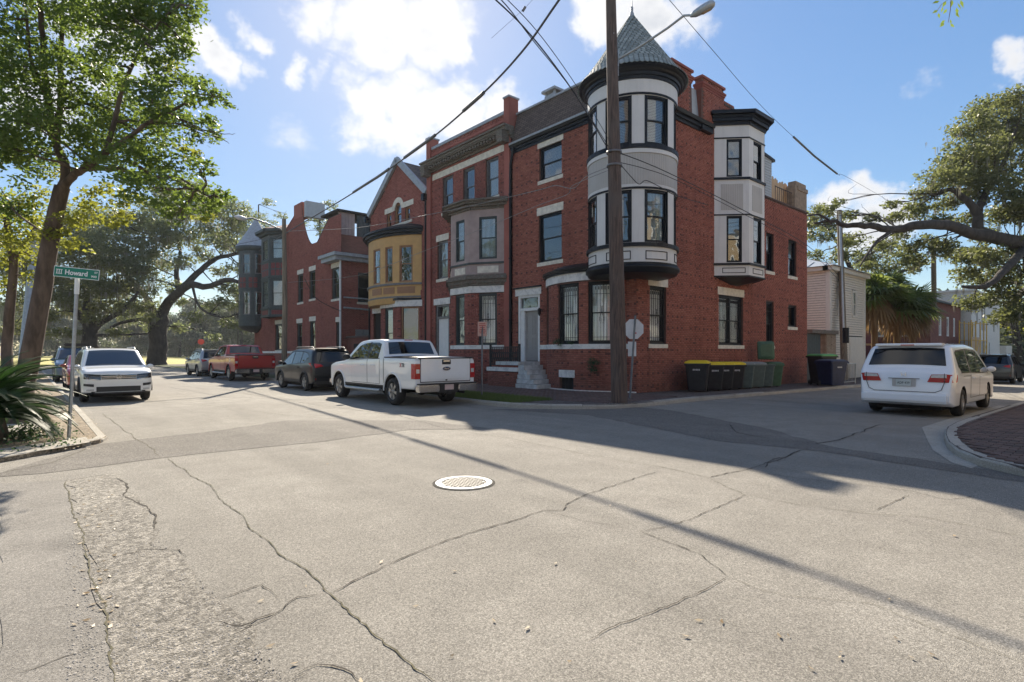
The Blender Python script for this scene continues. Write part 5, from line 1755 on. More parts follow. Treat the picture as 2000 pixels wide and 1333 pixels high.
q = MB(); fbox(q, FrA, -.25, 6.45, -.3, .25, 6.7, 6.95); fbox(q, FrB, 0, 9, -.3, .25, 6.7, 6.95); q.build('eaves', M['trim_cream'], cb)
q = MB(); e = .38
vs = [(-e, -e, 6.95), (6.2 + e, -e, 6.95), (6.2 + e, 9 + e, 6.95), (-e, 9 + e, 6.95), (3.0, 3.4, 8.3), (3.2, 5.6, 8.3)]
q.add(vs, [(0, 1, 5, 4), (1, 2, 5), (2, 3, 4, 5), (3, 0, 4)], 0); rf = q.build('roof', M['metal_roof'], cb)
for i in range(14):      # standing seams
    x = -e + .4 + i * .46; t = min((x + e) / 3.4, (6.2 + e - x) / 3.4, 1)
    q = MB(); q.bar((x, -e, 6.97), (x, -e + 3.78 * t, 6.97 + 1.33 * t), .03, .05); q.build('seam', M['metal_roof'], rf)
for i in range(9):
    y = -e + .5 + i * 1.0; t = min((y + e) / 4.9, (9 + e - y) / 4.9)
    q = MB(); q.bar((-e, y, 6.97), (-e + 3.38 * t, y, 6.97 + 1.33 * t), .03, .05); q.build('seam', M['metal_roof'], rf)

pier = empty('brick_gate_pier', (16.9, .2, gz(17)), 0, 'pale brick gate pier with mossy cap beside the corner house', 'gate pier')
q = MB(); q.box(.8, 2.2, 0, .5, 0, 2.75); q.build('pier_core', M['mortar_grey'], pier)
joined_bricks([(Fr(lambda s, d, z: (s, -d + 0 * s, z + 0 * s)), brick_arrays(FR, .8, 2.2, .02, 2.73, [], dark_rows=False, seed=5)),
               (Fr(lambda s, d, z: (.8 - d + 0 * s, s, z + 0 * s)), brick_arrays(FR, 0, .5, .02, 2.73, [], dark_rows=False, seed=6))], M['tan_brick'], pier)
q = MB(); q.box(-1.4, 2.35, -.1, .6, 2.75, 2.95); q.build('cap', M['weathered'], pier)
gt = empty('side_gate', (15.5, .3, gz(15)), 0, 'tall dark green board gate between the corner house and pale brick pier', 'gate')
for k in range(9):
    q = MB(); q.box(-.7 + k * .26, -.7 + k * .26 + .24, 0, .04, .12, 2.7); q.build('board', M['green_trim'], gt)
# brick party walls further on
fw_ = empty('garden_wall', (32, 2.2, gz(32)), 0, 'weathered brick and stucco garden wall beneath the palms', 'wall')
q = MB(); q.add([(0, 0, 0), (14, 0, 0), (14, 0, 2.4), (0, 0, 2.4)], [(0, 1, 2, 3)], 0, uvs=[[(0, 0), (14, 0), (14, 2.4), (0, 2.4)]]); q.build('wall_face', M['fbrick_dark'], fw_)
q = MB(); q.box(0, 14, -.05, .35, 2.4, 2.55); q.build('coping', M['stucco_tan'], fw_)
q = MB(); q.box(4, 11, 3, 9, 0, 3.6); q.add([(3.8, 2.8, 3.6), (11.2, 2.8, 3.6), (11.2, 6, 4.6), (3.8, 6, 4.6)], [(0, 1, 2, 3)], 0); q.build('shed', M['red_panel'], fw_)

bh = empty('brick_house_scaffolded', (46.0, 1.6, gz(46)), 0, 'two storey red brick house with white framed windows behind yellow scaffold', 'house')
FrC = Fr(lambda s, d, z: (s, -d + 0 * s, z + 0 * s)); FrD = Fr(lambda s, d, z: (-d + 0 * s, s, z + 0 * s))
ow = [(3, 4, 3.6, 5.5), (6, 7, 3.6, 5.5), (8.7, 9.5, 3.6, 5.5), (2, 3, .8, 2.6)]
owD = [(1.2, 2.2, 3.5, 5.3), (3.4, 4.3, 3.5, 5.3)]
mb = MB(); wall_mesh(mb, FrC, 0, 12, 0, 6.8, ow, 0, .2, 0); wall_mesh(mb, FrD, 0, 8, 0, 6.8, owD, 0, .2, 0); mb.build('wall', M['fbrick'], bh)
q = MB(); q.box(.4, 11.8, .4, 8, 0, 6.6); q.build('light_block_core', M['interior'], bh)
for o in ow: window(bh, FrC, *o, frame='white_paint', fw=.12, curtain='curtain', rec=.05)
for o in owD: window(bh, FrD, *o, frame='white_paint', fw=.12, curtain='curtain', rec=.05)
q = MB(); vs = [(-.4, -.4, 6.8), (12.4, -.4, 6.8), (12.4, 8.4, 6.8), (-.4, 8.4, 6.8), (3, 4, 8.6), (9, 4, 8.6)]
q.add(vs, [(0, 1, 5, 4), (1, 2, 5), (2, 3, 4, 5), (3, 0, 4)], 0, uvs=[[(0, 0), (12, 0), (9, 4), (3, 4)], [(0, 0), (8, 0), (4, 4)], [(0, 0), (12, 0), (9, 4), (3, 4)], [(0, 0), (8, 0), (4, 4)]]); q.build('roof', M['shingle'], bh)
q = MB(); q.box(-.45, 12.45, -.45, -.3, 6.65, 6.82); q.box(-.45, -.3, -.45, 8.4, 6.65, 6.82); q.build('gutter', M['green_trim'], bh)
bl = empty('white_gable_house', (40.0, 9.0, gz(45)), 0, 'white boarded upper gable rising behind the brick house with scaffold', 'house')
q = MB(); q.prism([(0, 0), (22, 0), (22, 8), (0, 8)], 0, 8.2, 0); q.add([(0, 0, 8.2), (22, 0, 8.2), (22, 4, 10.8), (0, 4, 10.8)], [(0, 1, 2, 3)], 0); q.add([(0, 8, 8.2), (0, 0, 8.2), (0, 4, 10.8)], [(0, 1, 2)], 0)
q.build('wall', M['stucco_white'], bl)

wh = empty('white_stucco_house', (58.5, .8, gz(60)), 0, 'tall white stucco house with narrow paired windows far down the side street', 'house')
ow = [(2.5, 3.2, 5.2, 7.4), (5.2, 5.9, 4.6, 7.2), (6.5, 7.2, 4.6, 7.2), (5.2, 5.9, 1.6, 3.4), (6.5, 7.2, 1.6, 3.4), (9.2, 9.9, 1.8, 3.3), (.8, 1.4, 1.6, 3.6), (12, 12.8, 4.6, 7.2)]
mb = MB(); wall_mesh(mb, FrC, 0, 16, 0, 8.6, ow, 0, .2, 0); wall_mesh(mb, FrD, 0, 10, 0, 8.6, [], 0, .2, 0); mb.build('wall', M['stucco_white'], wh)
q = MB(); q.box(.4, 15.6, .4, 10, 0, 8.4); q.build('light_block_core', M['interior'], wh)
for o in ow: window(wh, FrC, *o, frame='green_trim', fw=.08)
q = MB(); q.box(-.2, 16.2, -.2, 10, 8.6, 8.8); q.build('cornice', M['stucco_white'], wh)
gx = empty('low_white_annex', (75.5, .3, gz(60)), 0, 'low white annex with a small dark window beside the tall stucco house', 'building')
q = MB(); q.box(0, 4, 0, 5, 0, 3.0); q.build('wall', M['stucco_white'], gx); q = MB(); q.box(1.5, 2.1, -.03, 0.0, 1.3, 2.0); q.build('window', M['interior'], gx)
# scaffold
sc_ = empty('scaffold', (52.5, -.2, gz(53)), 0, 'yellow tube scaffold tower in front of the brick house', 'scaffold')
for x in (0, 2.1, 4.2, 6.0, 7.5):
    for y in (0, .9):
        q = MB(); q.tube([(x, y, 0), (x, y, 5.2)], .05, 6); q.build('upright', M['scaffold'], sc_)
for z in (1.7, 3.3, 5.0):
    for y in (0, .9):
        q = MB(); q.tube([(0, y, z), (7.5, y, z)], .04, 6); q.build('ledger', M['scaffold'], sc_)
for k in range(4):
    q = MB(); x = (0, 2.1, 4.2, 6.0)[k]; q.tube([(x, 0, .2 + (k % 2) * 1.7), (x + 1.8, 0, 1.7 + (k % 2) * 1.6)], .03, 6); q.build('brace', M['scaffold'], sc_)
for k in range(8):
    q = MB(); q.box(.2 + k * .5, .66 + k * .5, .02, .05, .3, 3.6); q.build('hoarding_board', M['raw_wood'], sc_)
# ================================================================ the rest of the junction, behind and beside the viewer: it shows in window and car glass


def plain_house(name, label, x0, x1, y0, y1, h, mat, rows, face, roof='shingle', wmat='white_paint', hip=True):
    t = empty(name, (x0, y0, gz(max(x0, 0))), 0, label, 'house')
    w, d = x1 - x0, y1 - y0
    FA = Fr(lambda s, dd, z: (s, d + dd, z + 0 * s)); FBk = Fr(lambda s, dd, z: (w + dd + 0 * s, s, z + 0 * s)); FC_ = Fr(lambda s, dd, z: (-dd + 0 * s, s, z + 0 * s)); FD_ = Fr(lambda s, dd, z: (s, -dd, z + 0 * s))
    mb = MB()
    for f, L_ in ((FA, w), (FBk, d), (FC_, d), (FD_, w)):
        n = int(L_ / 2.6); ops = []
        if (f is FA and 'y' in face) or (f is FBk and 'x' in face):
            for r_ in range(rows):
                for k in range(n): ops.append((.8 + k * 2.6, 1.9 + k * 2.6, 1.1 + r_ * 3.3, 2.9 + r_ * 3.3))
        wall_mesh(mb, f, 0, L_, 0, h, ops, 0, .15, 0)
        for o in ops: window(t, f, *o, frame=wmat, rec=.05, curtain=None)
    mb.build('wall', M[mat], t)
    q = MB(); q.box(.4, w - .4, .4, d - .4, 0, h - .2); q.build('light_block_core', M['interior'], t)
    q = MB()
    vs = [(-.3, -.3, h), (w + .3, -.3, h), (w + .3, d + .3, h), (-.3, d + .3, h), (w * .3, d / 2, h + 1.8), (w * .7, d / 2, h + 1.8)]
    q.add(vs, [(0, 1, 5, 4), (1, 2, 5), (2, 3, 4, 5), (3, 0, 4)], 0, uvs=[[(0, 0), (w, 0), (w * .7, 5), (w * .3, 5)], [(0, 0), (d, 0), (d / 2, 5)], [(0, 0), (w, 0), (w * .7, 5), (w * .3, 5)], [(0, 0), (d, 0), (d / 2, 5)]])
    q.build('roof', M[roof], t)


plain_house('tan_stucco_house', 'tan stucco house across the side street from the brick houses', -2.5, 14, -26, -14.5, 9.6, 'stucco_tan', 3, 'y', wmat='white_paint')
plain_house('cream_house', 'cream clapboard house next to the tan stucco one on the near block', 17, 30, -26, -14.5, 8.4, 'siding_cream', 2, 'y')
plain_house('brown_villa', 'brown brick villa on the block behind the sago palm and street sign', -42, -27, -34, -20, 9.5, 'fbrick', 3, 'xy')
plain_house('brick_villa', 'dull red brick villa across the main street on the near block', -42, -27, -60, -40, 9.8, 'fbrick', 3, 'x')
plain_house('ochre_house', 'ochre stucco house closing the view down the main street behind the junction', -14, -3, -80, -66, 10.0, 'stucco_tan', 3, 'y')
# ================================================================ vehicles


def interp(tab, x):
    xs_ = [t[0] for t in tab]; ys_ = [t[1] for t in tab]
    return float(np.interp(x, xs_, ys_))


class Car:
    """body lofted from side profile, plan shape and tumblehome. local frame: x forward (front = +), y left, z up, origin mid-rear-bumper on ground"""

    def __init__(s, L, W, zb, prof, belt, tumble, nose=.28, tail=.22, r=.07, plan_f=.80, plan_r=.90, cabin=None, swell=.03):
        s.L, s.W, s.zb, s.prof, s.belt, s.tumble = L, W / 2, zb, prof, belt, tumble
        s.nose, s.tail, s.r, s.pf, s.pr, s.swell = nose, tail, r, plan_f, plan_r, swell

    def top(s, x): return interp(s.prof, x)

    def bot(s, x): return interp(s.zb, x)

    def w0(s, x, z):
        w = s.W
        if x < s.tail: q = 1 - x / s.tail; w *= 1 - (1 - s.pr) * (1 - math.sqrt(max(0, 1 - q * q)))
        if x > s.L - s.nose: q = (x - (s.L - s.nose)) / s.nose; w *= 1 - (1 - s.pf) * (1 - math.sqrt(max(0, 1 - min(1, q) ** 2)))
        b = interp(s.belt, x)
        if z > b: w -= (z - b) * s.tumble
        else: w -= s.swell * ((b - z) / max(b, .1)) ** 2.0
        return w

    def w(s, x, z):
        t = s.top(x); w = s.w0(x, z); r = min(s.r, (t - s.bot(x)) * .4)
        if z > t - r:
            q = min(1, (z - (t - r)) / r); w -= r * (1 - math.sqrt(max(0, 1 - q * q)))
        zb = s.bot(x); rb = .05
        if z < zb + rb: q = min(1, (zb + rb - z) / rb); w -= rb * (1 - math.sqrt(max(0, 1 - q * q)))
        return w

    def body(s, extra=()):
        xs_ = set([0, .015, .04, .08, .14, .2, s.L, s.L - .015, s.L - .04, s.L - .08, s.L - .15, s.L - .22])
        for t in s.prof: xs_.add(min(max(t[0], 0), s.L))
        x = .3
        while x < s.L - .25: xs_.add(round(x, 3)); x += .12
        xs_ = sorted(xs_)
        rings = []
        for x in xs_:
            t, zb = s.top(x), s.bot(x)
            r = min(s.r, (t - zb) * .4)
            zs_ = [zb, zb + .012, zb + .03, zb + .05] + [zb + .05 + (t - r - zb - .05) * i / 10 for i in range(1, 11)] + [t - r + r * math.sin(a) for a in (.4, .8, 1.15, math.pi / 2)]
            half = [(s.w(x, z), z) for z in zs_]
            wt = half[-1][0]
            tp = [(wt * (1 - i / 5), t + .03 * (1 - (1 - i / 5) ** 2) * min(1, wt)) for i in range(1, 6)]
            half = [(0.0, zb)] + half + tp
            ring = half + [(-y, z) for y, z in reversed(half[1:-1])]
            rings.append([(x, y, z) for y, z in ring])
        n = len(rings[0]); mb = MB()
        vs = [p for rg in rings for p in rg]
        fs = [(i * n + k, i * n + (k + 1) % n, (i + 1) * n + (k + 1) % n, (i + 1) * n + k) for i in range(len(rings) - 1) for k in range(n)]
        mb.add(vs, fs, 0, True)
        h = n // 2
        def cap(o, rev):
            out = []
            for k in range(h):
                a, b_, c, d = o + k, o + k + 1, o + (n - k - 1) % n, o + (n - k) % n
                f = [a, b_, c, d]; f = list(dict.fromkeys(f))
                if len(f) > 2: out.append(tuple(f) if rev else tuple(reversed(f)))
            return out
        base = 0
        mb.add(rings[0], [tuple(f) for f in cap(0, False)], 0, False)
        mb.add(rings[-1], [tuple(f) for f in cap(0, True)], 0, False)
        return mb

    def cut_build(s, name, mats, parent, wheels, rw, wd=.34):
        mb = s.body()
        o = mb.build(name, mats, parent, weld=True)
        for wx in wheels:
            for sg in (-1, 1):
                c = MB(); c.lathe([(0, 0), (rw, 0), (rw, wd), (0, wd)], 28, axis='y', center=(wx, (s.W - wd + .06) if sg > 0 else -(s.W + .06), rw * .93 + .0), smooth=False)
                co = c.build('cutter', M['well'], None, weld=True)
                co.parent = parent
                mod = o.modifiers.new('b', 'BOOLEAN'); mod.object = co; mod.operation = 'DIFFERENCE'; mod.solver = 'EXACT'
                bpy.context.view_layer.update()
                dg = bpy.context.evaluated_depsgraph_get()
                me = bpy.data.meshes.new_from_object(o.evaluated_get(dg))
                o.modifiers.clear(); old = o.data; o.data = me; bpy.data.meshes.remove(old)
                cm = co.data; bpy.data.objects.remove(co); bpy.data.meshes.remove(cm)
        me = o.data
        # wheel wells dark: faces whose centre lies inside the arch cylinders
        if M['well'].name not in [m.name for m in me.materials if m]: me.materials.append(M['well'])
        wi = len(me.materials) - 1
        for p in me.polygons:
            c = p.center
            for wx in wheels:
                if math.hypot(c.x - wx, c.z - rw * .93) < rw * 1.01 and s.W - wd + .05 < abs(c.y) + .02 and not (abs(p.normal.y) > .9 and abs(c.y) > s.W - .1):
                    p.material_index = wi
        me.name = name
        try:
            me.set_sharp_from_angle(angle=R_(38))
        except Exception: pass
        return o

    def side_patch(s, name, mat, parent, zt, zl, side, off=.004, nx=14, nz=6, mt=None):
        """zt, zl: [(x,z)..] upper and lower outline over the same x range"""
        mb = MB(); x0, x1 = zt[0][0], zt[-1][0]
        xs_ = sorted(set([x0 + (x1 - x0) * i / nx for i in range(nx + 1)] + [p[0] for p in zt] + [p[0] for p in zl if x0 <= p[0] <= x1]))
        vs, fs = [], []
        for x in xs_:
            a, b_ = interp(zl, x), interp(zt, x)
            for j in range(nz + 1):
                z = a + (b_ - a) * j / nz
                vs.append((x, side * (s.w(x, z) + off), z))
        for i in range(len(xs_) - 1):
            for j in range(nz):
                f = (i * (nz + 1) + j, i * (nz + 1) + j + 1, (i + 1) * (nz + 1) + j + 1, (i + 1) * (nz + 1) + j)
                fs.append(f if side > 0 else f[::-1])
        mb.add(vs, [f[::-1] for f in fs], 0, True)
        return mb.build(name, M[mat], parent)

    def top_patch(s, name, mat, parent, xa, xb, ya, yb, off=.006, nx=10, ny=10, inset=.0):
        """pane laid over the top surface from xa to xb; half width eases from ya (at xa) to yb (at xb)"""
        mb = MB(); vs, fs = [], []
        xs_ = [xa + (xb - xa) * i / nx for i in range(nx + 1)]
        dz = (s.top(xb) - s.top(xa)) / (xb - xa); nrm = Vector((-dz, 0, 1)).normalized()
        for i, x in enumerate(xs_):
            hw_ = ya + (yb - ya) * i / nx
            for j in range(ny + 1):
                y = hw_ * (2 * j / ny - 1)
                t = s.top(x); wt = s.w(x, t)
                z = t + .03 * (1 - min(1, abs(y) / max(wt, .1)) ** 2)
                vs.append((x + nrm.x * off, y, z + nrm.z * off))
        for i in range(nx):
            for j in range(ny): fs.append((i * (ny + 1) + j, (i + 1) * (ny + 1) + j, (i + 1) * (ny + 1) + j + 1, i * (ny + 1) + j + 1))
        mb.add(vs, fs, 0, True)
        return mb.build(name, M[mat], parent)


def wheel(parent, x, y, r, side, rim='alloy', spokes=6, w=.24, dirty=False):
    """tyre (part) > rim, spokes, hub; side +1 faces +y"""
    t = MB()
    yc = side
    prof = [(r * .60, -w * .5), (r * .72, -w * .5), (r * .90, -w * .48), (r * .975, -w * .36), (r, -w * .2), (r, w * .2), (r * .975, w * .36), (r * .90, w * .48), (r * .72, w * .5), (r * .60, w * .46), (r * .60, -w * .5)]
    t.lathe([(a, b_) for a, b_ in prof], 32, axis='y')
    o = t.build('wheel', M['rubber'], parent); o.location = (x, y, r)
    q = MB(); q.lathe([(r * .62, w * .46 * side), (r * .60, w * .42 * side), (r * .55, w * .30 * side), (r * .54, -w * .3 * side)], 32, axis='y')
    q.build('rim', M[rim], o)
    q = MB(); yf = w * .38 * side
    for k in range(spokes):
        a = 2 * math.pi * k / spokes + .2
        c, s_ = math.cos(a), math.sin(a)
        for da in (-.12, .12) if spokes <= 6 else (0,):
            c2, s2 = math.cos(a + da), math.sin(a + da)
            q.bar((c * r * .10, yf, s_ * r * .10), (c2 * r * .58, yf, s2 * r * .58), r * .085, r * .08, up=(0, 1, 0))
    q.lathe([(0, yf + .012 * side), (r * .15, yf + .01 * side), (r * .17, yf - .03 * side)], 14, axis='y')
    q.build('spokes', M[rim], o)
    q = MB(); q.lathe([(0, w * .10 * side), (r * .54, w * .10 * side)], 24, axis='y'); q.build('brake_disc', M['well'], o)
    return o


def mirror_(parent, x, y, z, side, mat='car_trim', sz=1.0):
    q = MB(); q.lathe([(0, 0), (.07, .01), (.10, .05), (.10, .11), (.07, .15), (0, .16)], 12, axis='x')
    m_ = q.build('door_mirror', M[mat], parent); m_.location = (x, y, z); m_.scale = (.72 * sz, 1.0 * sz, .78 * sz)
    q = MB(); q.bar((.03, -.14 * side, -.06), (.05, 0, -.02), .05, .03); q.build('mirror_arm', M['car_trim'], m_)


def box_part(parent, name, mat, x0, x1, y0, y1, z0, z1, bev=0.0):
    q = MB(); q.box(x0, x1, y0, y1, z0, z1)
    o = q.build(name, M[mat], parent)
    if bev:
        bm = bmesh.new(); bm.from_mesh(o.data)
        bmesh.ops.bevel(bm, geom=bm.edges[:], offset=bev, segments=2, affect='EDGES')
        bm.to_mesh(o.data); bm.free()
    return o


def door_lines(c, parent, xsides, z0, z1f, mat, side, gap=.012):
    """dark shut lines with the door skin standing proud between them"""
    for (xa, xb) in xsides:
        c.side_patch('door_gap', 'car_trim', parent, [(xa - gap, z1f(xa) + .0), (xb + gap, z1f(xb))], [(xa - gap, z0 - gap), (xb + gap, z0 - gap)], side, .0015, 10, 8)
        c.side_patch('door', mat, parent, [(xa, z1f(xa)), (xb, z1f(xb))], [(xa, z0), (xb, z0)], side, .006, 10, 8)


def place(root, x, y, heading, z=None):
    """root local +x is forward; x,y = where the middle of the rear bumper stands"""
    root.location = (x, y, gz(x) if z is None else z); root.rotation_euler = (0, 0, R_(heading))


def plate_(parent, x, y, z, body, facing=-1, mat='plate', w=.30, h=.15):
    o = box_part(parent, 'licence_plate', mat, x - .01, x, y - w / 2, y + w / 2, z - h / 2, z + h / 2)
    if body:
        text_obj('plate_text', body, .085, M['plate_text'], o, (x - .012 if facing < 0 else x + .002, y, z - .005), (0, -1, 0) if facing < 0 else (0, 1, 0), (0, 0, 1), .001, width=w * .82)
    return o


# ---------------- white pickup
def pickup(name, paint, label, L=5.85, trim='chrome', detail=True):
    root = empty(name, (0, 0, 0), 0, label, 'pickup truck')
    prof = [(0, 1.28), (.03, 1.36), (.06, 1.385), (1.75, 1.40), (1.80, 1.41), (1.83, 1.44), (2.02, 1.86), (2.10, 1.915), (2.5, 1.945), (3.2, 1.94), (3.6, 1.90), (3.75, 1.86), (4.45, 1.31), (4.6, 1.27), (5.3, 1.21), (5.62, 1.13), (5.78, 1.0), (5.85, .80)]
    zb = [(0, .62), (.1, .50), (5.5, .46), (5.85, .52)]
    c = Car(L, 2.03, zb, prof, [(0, 1.31), (1.8, 1.31), (4.4, 1.22), (5.85, 1.1)], .30, nose=.45, tail=.06, r=.055, plan_f=.84, plan_r=.985)
    wh_ = (1.28, 4.96)
    c.cut_build('body', M[paint], root, wh_, .47)
    # bed opening
    c.top_patch('bed_liner', 'car_trim', root, .07, 1.78, .90, .90, .004)
    for sd_ in (-1, 1):
        # glass
        c.side_patch('side_window', 'car_glass', root, [(2.16, 1.80), (2.35, 1.84), (2.80, 1.85)], [(2.10, 1.36), (2.80, 1.36)], sd_, .005)
        c.side_patch('side_window', 'car_glass', root, [(2.90, 1.85), (3.35, 1.82), (3.62, 1.74), (4.12, 1.38)], [(2.90, 1.36), (3.5, 1.35), (4.12, 1.32)], sd_, .005)
        door_lines(c, root, [(2.06, 2.84)], .60, lambda x: 1.33, paint, sd_)
        door_lines(c, root, [(2.87, 3.95)], .60, lambda x: 1.33 if x < 3.8 else 1.28, paint, sd_)
        c.side_patch('cab_gap', 'car_trim', root, [(1.785, 1.36), (1.815, 1.36)], [(1.785, .60), (1.815, .60)], sd_, .003, 2, 8)
        c.side_patch('window_trim', 'car_trim', root, [(2.06, 1.365), (4.18, 1.325)], [(2.06, 1.345), (4.18, 1.305)], sd_, .007, 8, 2)
        c.side_patch('b_pillar', 'car_trim', root, [(2.79, 1.86), (2.91, 1.86)], [(2.79, 1.36), (2.91, 1.36)], sd_, .004, 2, 6)
        c.side_patch('rocker_panel', 'car_trim', root, [(1.78, .56), (4.46, .56)], [(1.78, .44), (4.46, .44)], sd_, .008)
        q = MB(); q.tube([(1.95, sd_ * 1.04, .42), (2.05, sd_ * 1.06, .40), (4.25, sd_ * 1.06, .40), (4.35, sd_ * 1.04, .42)], .045, 8); q.build('running_board', M['galv' if trim == 'chrome' else 'car_trim'], root)
        # arch flares
        for wx in wh_:
            q = MB(); pts = [(wx + .50 * math.cos(a), sd_ * (c.w(wx, .7) + .008), .44 + .50 * math.sin(a)) for a in [R_(-4 + 188 * i / 16) for i in range(17)]]
            q.tube(pts, .022, 6); q.build('arch_lip', M[paint], root)
            wheel(root, wx, sd_ * .88, .405, sd_, w=.27)
        for hx in (2.45, 3.15):
            q = MB(); q.tube([(hx - .10, sd_ * (c.w(hx, 1.14) + .02), 1.14), (hx - .08, sd_ * (c.w(hx, 1.14) + .045), 1.145), (hx + .08, sd_ * (c.w(hx, 1.14) + .045), 1.145), (hx + .10, sd_ * (c.w(hx, 1.14) + .02), 1.14)], .016, 6); q.build('door_handle', M[paint], root)
        mirror_(root, 3.95, sd_ * 1.16, 1.40, sd_, 'car_trim', 1.25)
        # tail lamps wrap round the corner
        ly = .985
        q = MB(); q.box(-.012, .20, sd_ * .86 if sd_ > 0 else -.0 - 1.022, 1.022 if sd_ > 0 else -.86, .80, 1.22); o = q.build('tail_lamp', M['lamp_red'], root)
        q = MB(); q.box(-.018, .10, sd_ * 1.0 if sd_ > 0 else -1.026, 1.026 if sd_ > 0 else -.89, .97, 1.06); 
        q = MB(); q.box(-.018, -.010, min(sd_ * .885, sd_ * .985), max(sd_ * .885, sd_ * .985), .96, 1.07); q.build('reverse_lamp', M['lamp_clear'], o)
    c.top_patch('rear_window', 'car_glass', root, 1.845, 2.01, .80, .74, .008)
    c.top_patch('windshield', 'car_glass', root, 3.80, 4.42, .72, .84, .008)
    box_part(root, 'high_brake_lamp', 'lamp_red', 2.06, 2.09, -.14, .14, 1.90, 1.935)
    # tailgate
    box_part(root, 'tailgate', paint, -.028, .0, -.84, .84, .72, 1.36, .012)
    box_part(root, 'tailgate_gap', 'car_trim', -.012, -.002, -.855, .855, .70, 1.37)
    box_part(root, 'keyhole', 'car_trim', -.034, -.028, -.03, .03, .735, .775)
    tgo = box_part(root, 'tailgate_handle', 'car_trim', -.045, -.02, -.15, .15, 1.20, 1.34, .012)
    box_part(root, 'handle_trim', 'chrome', -.05, -.044, -.11, .11, 1.275, 1.315)
    box_part(root, 'tailgate_crease', paint, -.040, -.026, -.62, .62, .78, .96, .012)
    box_part(root, 'bed_rail_cap', 'car_trim', -.02, 1.8, .93, 1.0, 1.385, 1.41)
    box_part(root, 'bed_rail_cap', 'car_trim', -.02, 1.8, -1.0, -.93, 1.385, 1.41)
    box_part(root, 'tailgate_cap', 'car_trim', -.03, .03, -.9, .9, 1.36, 1.395)
    # bumper
    for sg in (-1, 1):
        box_part(root, 'bumper_side', trim, -.20, .02, min(sg * .32, sg * 1.0), max(sg * .32, sg * 1.0), .44, .64, .03)
    box_part(root, 'bumper_step', 'car_trim', -.20, .02, -.96, .96, .64, .675, .008)
    box_part(root, 'bumper_centre', 'car_trim', -.16, .02, -.32, .32, .40, .64, .02)
    plate_(root, -.17, .0, .56, 'RFG 4418' if 0 else None, mat='plate_peach')
    box_part(root, 'hitch', 'car_trim', -.22, .1, -.06, .06, .36, .44)
    q = MB(); q.tube([(.2, 0, .40), (3, 0, .42)], .10, 8); q.tube([(1.28, -.8, .40), (1.28, .8, .40)], .07, 8); q.lathe([(0, -.16), (.13, -.1), (.16, 0), (.13, .1), (0, .16)], 12, axis='y', center=(1.28, 0, .40)); q.tube([(.4, -.45, .42), (1.4, -.5, .42)], .09, 8); q.tube([(-.05, -.6, .38), (.4, -.5, .42)], .04, 8)
    q.build('underbody', M['well'], root)
    # front
    box_part(root, 'grille', trim, 5.80, 5.87, -.62, .62, .72, 1.02, .02)
    for sg in (-1, 1): box_part(root, 'headlight', 'lamp_clear', 5.52, 5.76, min(sg * .66, sg * .93), max(sg * .66, sg * .93), .80, 1.04, .03)
    box_part(root, 'front_bumper', trim, 5.70, 5.95, -.93, .93, .44, .66, .05)
    return root, c


tr1, c1t = pickup('pickup_truck', 'car_white', 'white crew cab pickup truck parked at the kerb with chrome rear bumper')
place(tr1, -7.02, 1.42, 90)
bd = MB(); bd.lathe([(0, -.046), (.115, -.046), (.13, -.040), (.13, -.03)], 24, axis='x'); o = bd.build('tailgate_badge', M['blue_badge'], tr1); o.location = (0, 0, 1.08); o.scale = (1, 1, .42)
bd = MB(); bd.tube([(-.048, .128 * math.cos(a), 1.08 + .052 * math.sin(a)) for a in [2 * math.pi * i / 24 for i in range(25)]], .004, 5); bd.build('badge_ring', M['chrome'], tr1)
text_obj('badge_text', 'Ford', .085, M['chrome'], tr1, (-.050, 0, 1.078), (0, -1, 0), (0, 0, 1), .002, width=.15)
for body_, mt_, xx in (('X', 'decal_red', .78), ('TR', 'decal_grey', .64)):
    text_obj('bedside_decal', body_, .16, M[mt_], tr1, (xx, c1t.w(.7, 1.17) + .008, 1.17), (-1, 0, 0), (0, 0, 1), .001, width=.11 if body_ == 'X' else .15, bold=.004)
tr2, c2t = pickup('pickup_truck', 'car_red', 'red pickup truck parked behind the wooden street lamp pole', trim='chrome')
place(tr2, -6.85, 19.6, 90)
text_obj('fender_decal', 'G', .26, M['sign_white'], tr2, (.95, c2t.w(.9, 1.12) + .008, 1.12), (-1, 0, 0), (0, 0, 1), .001, width=.2)


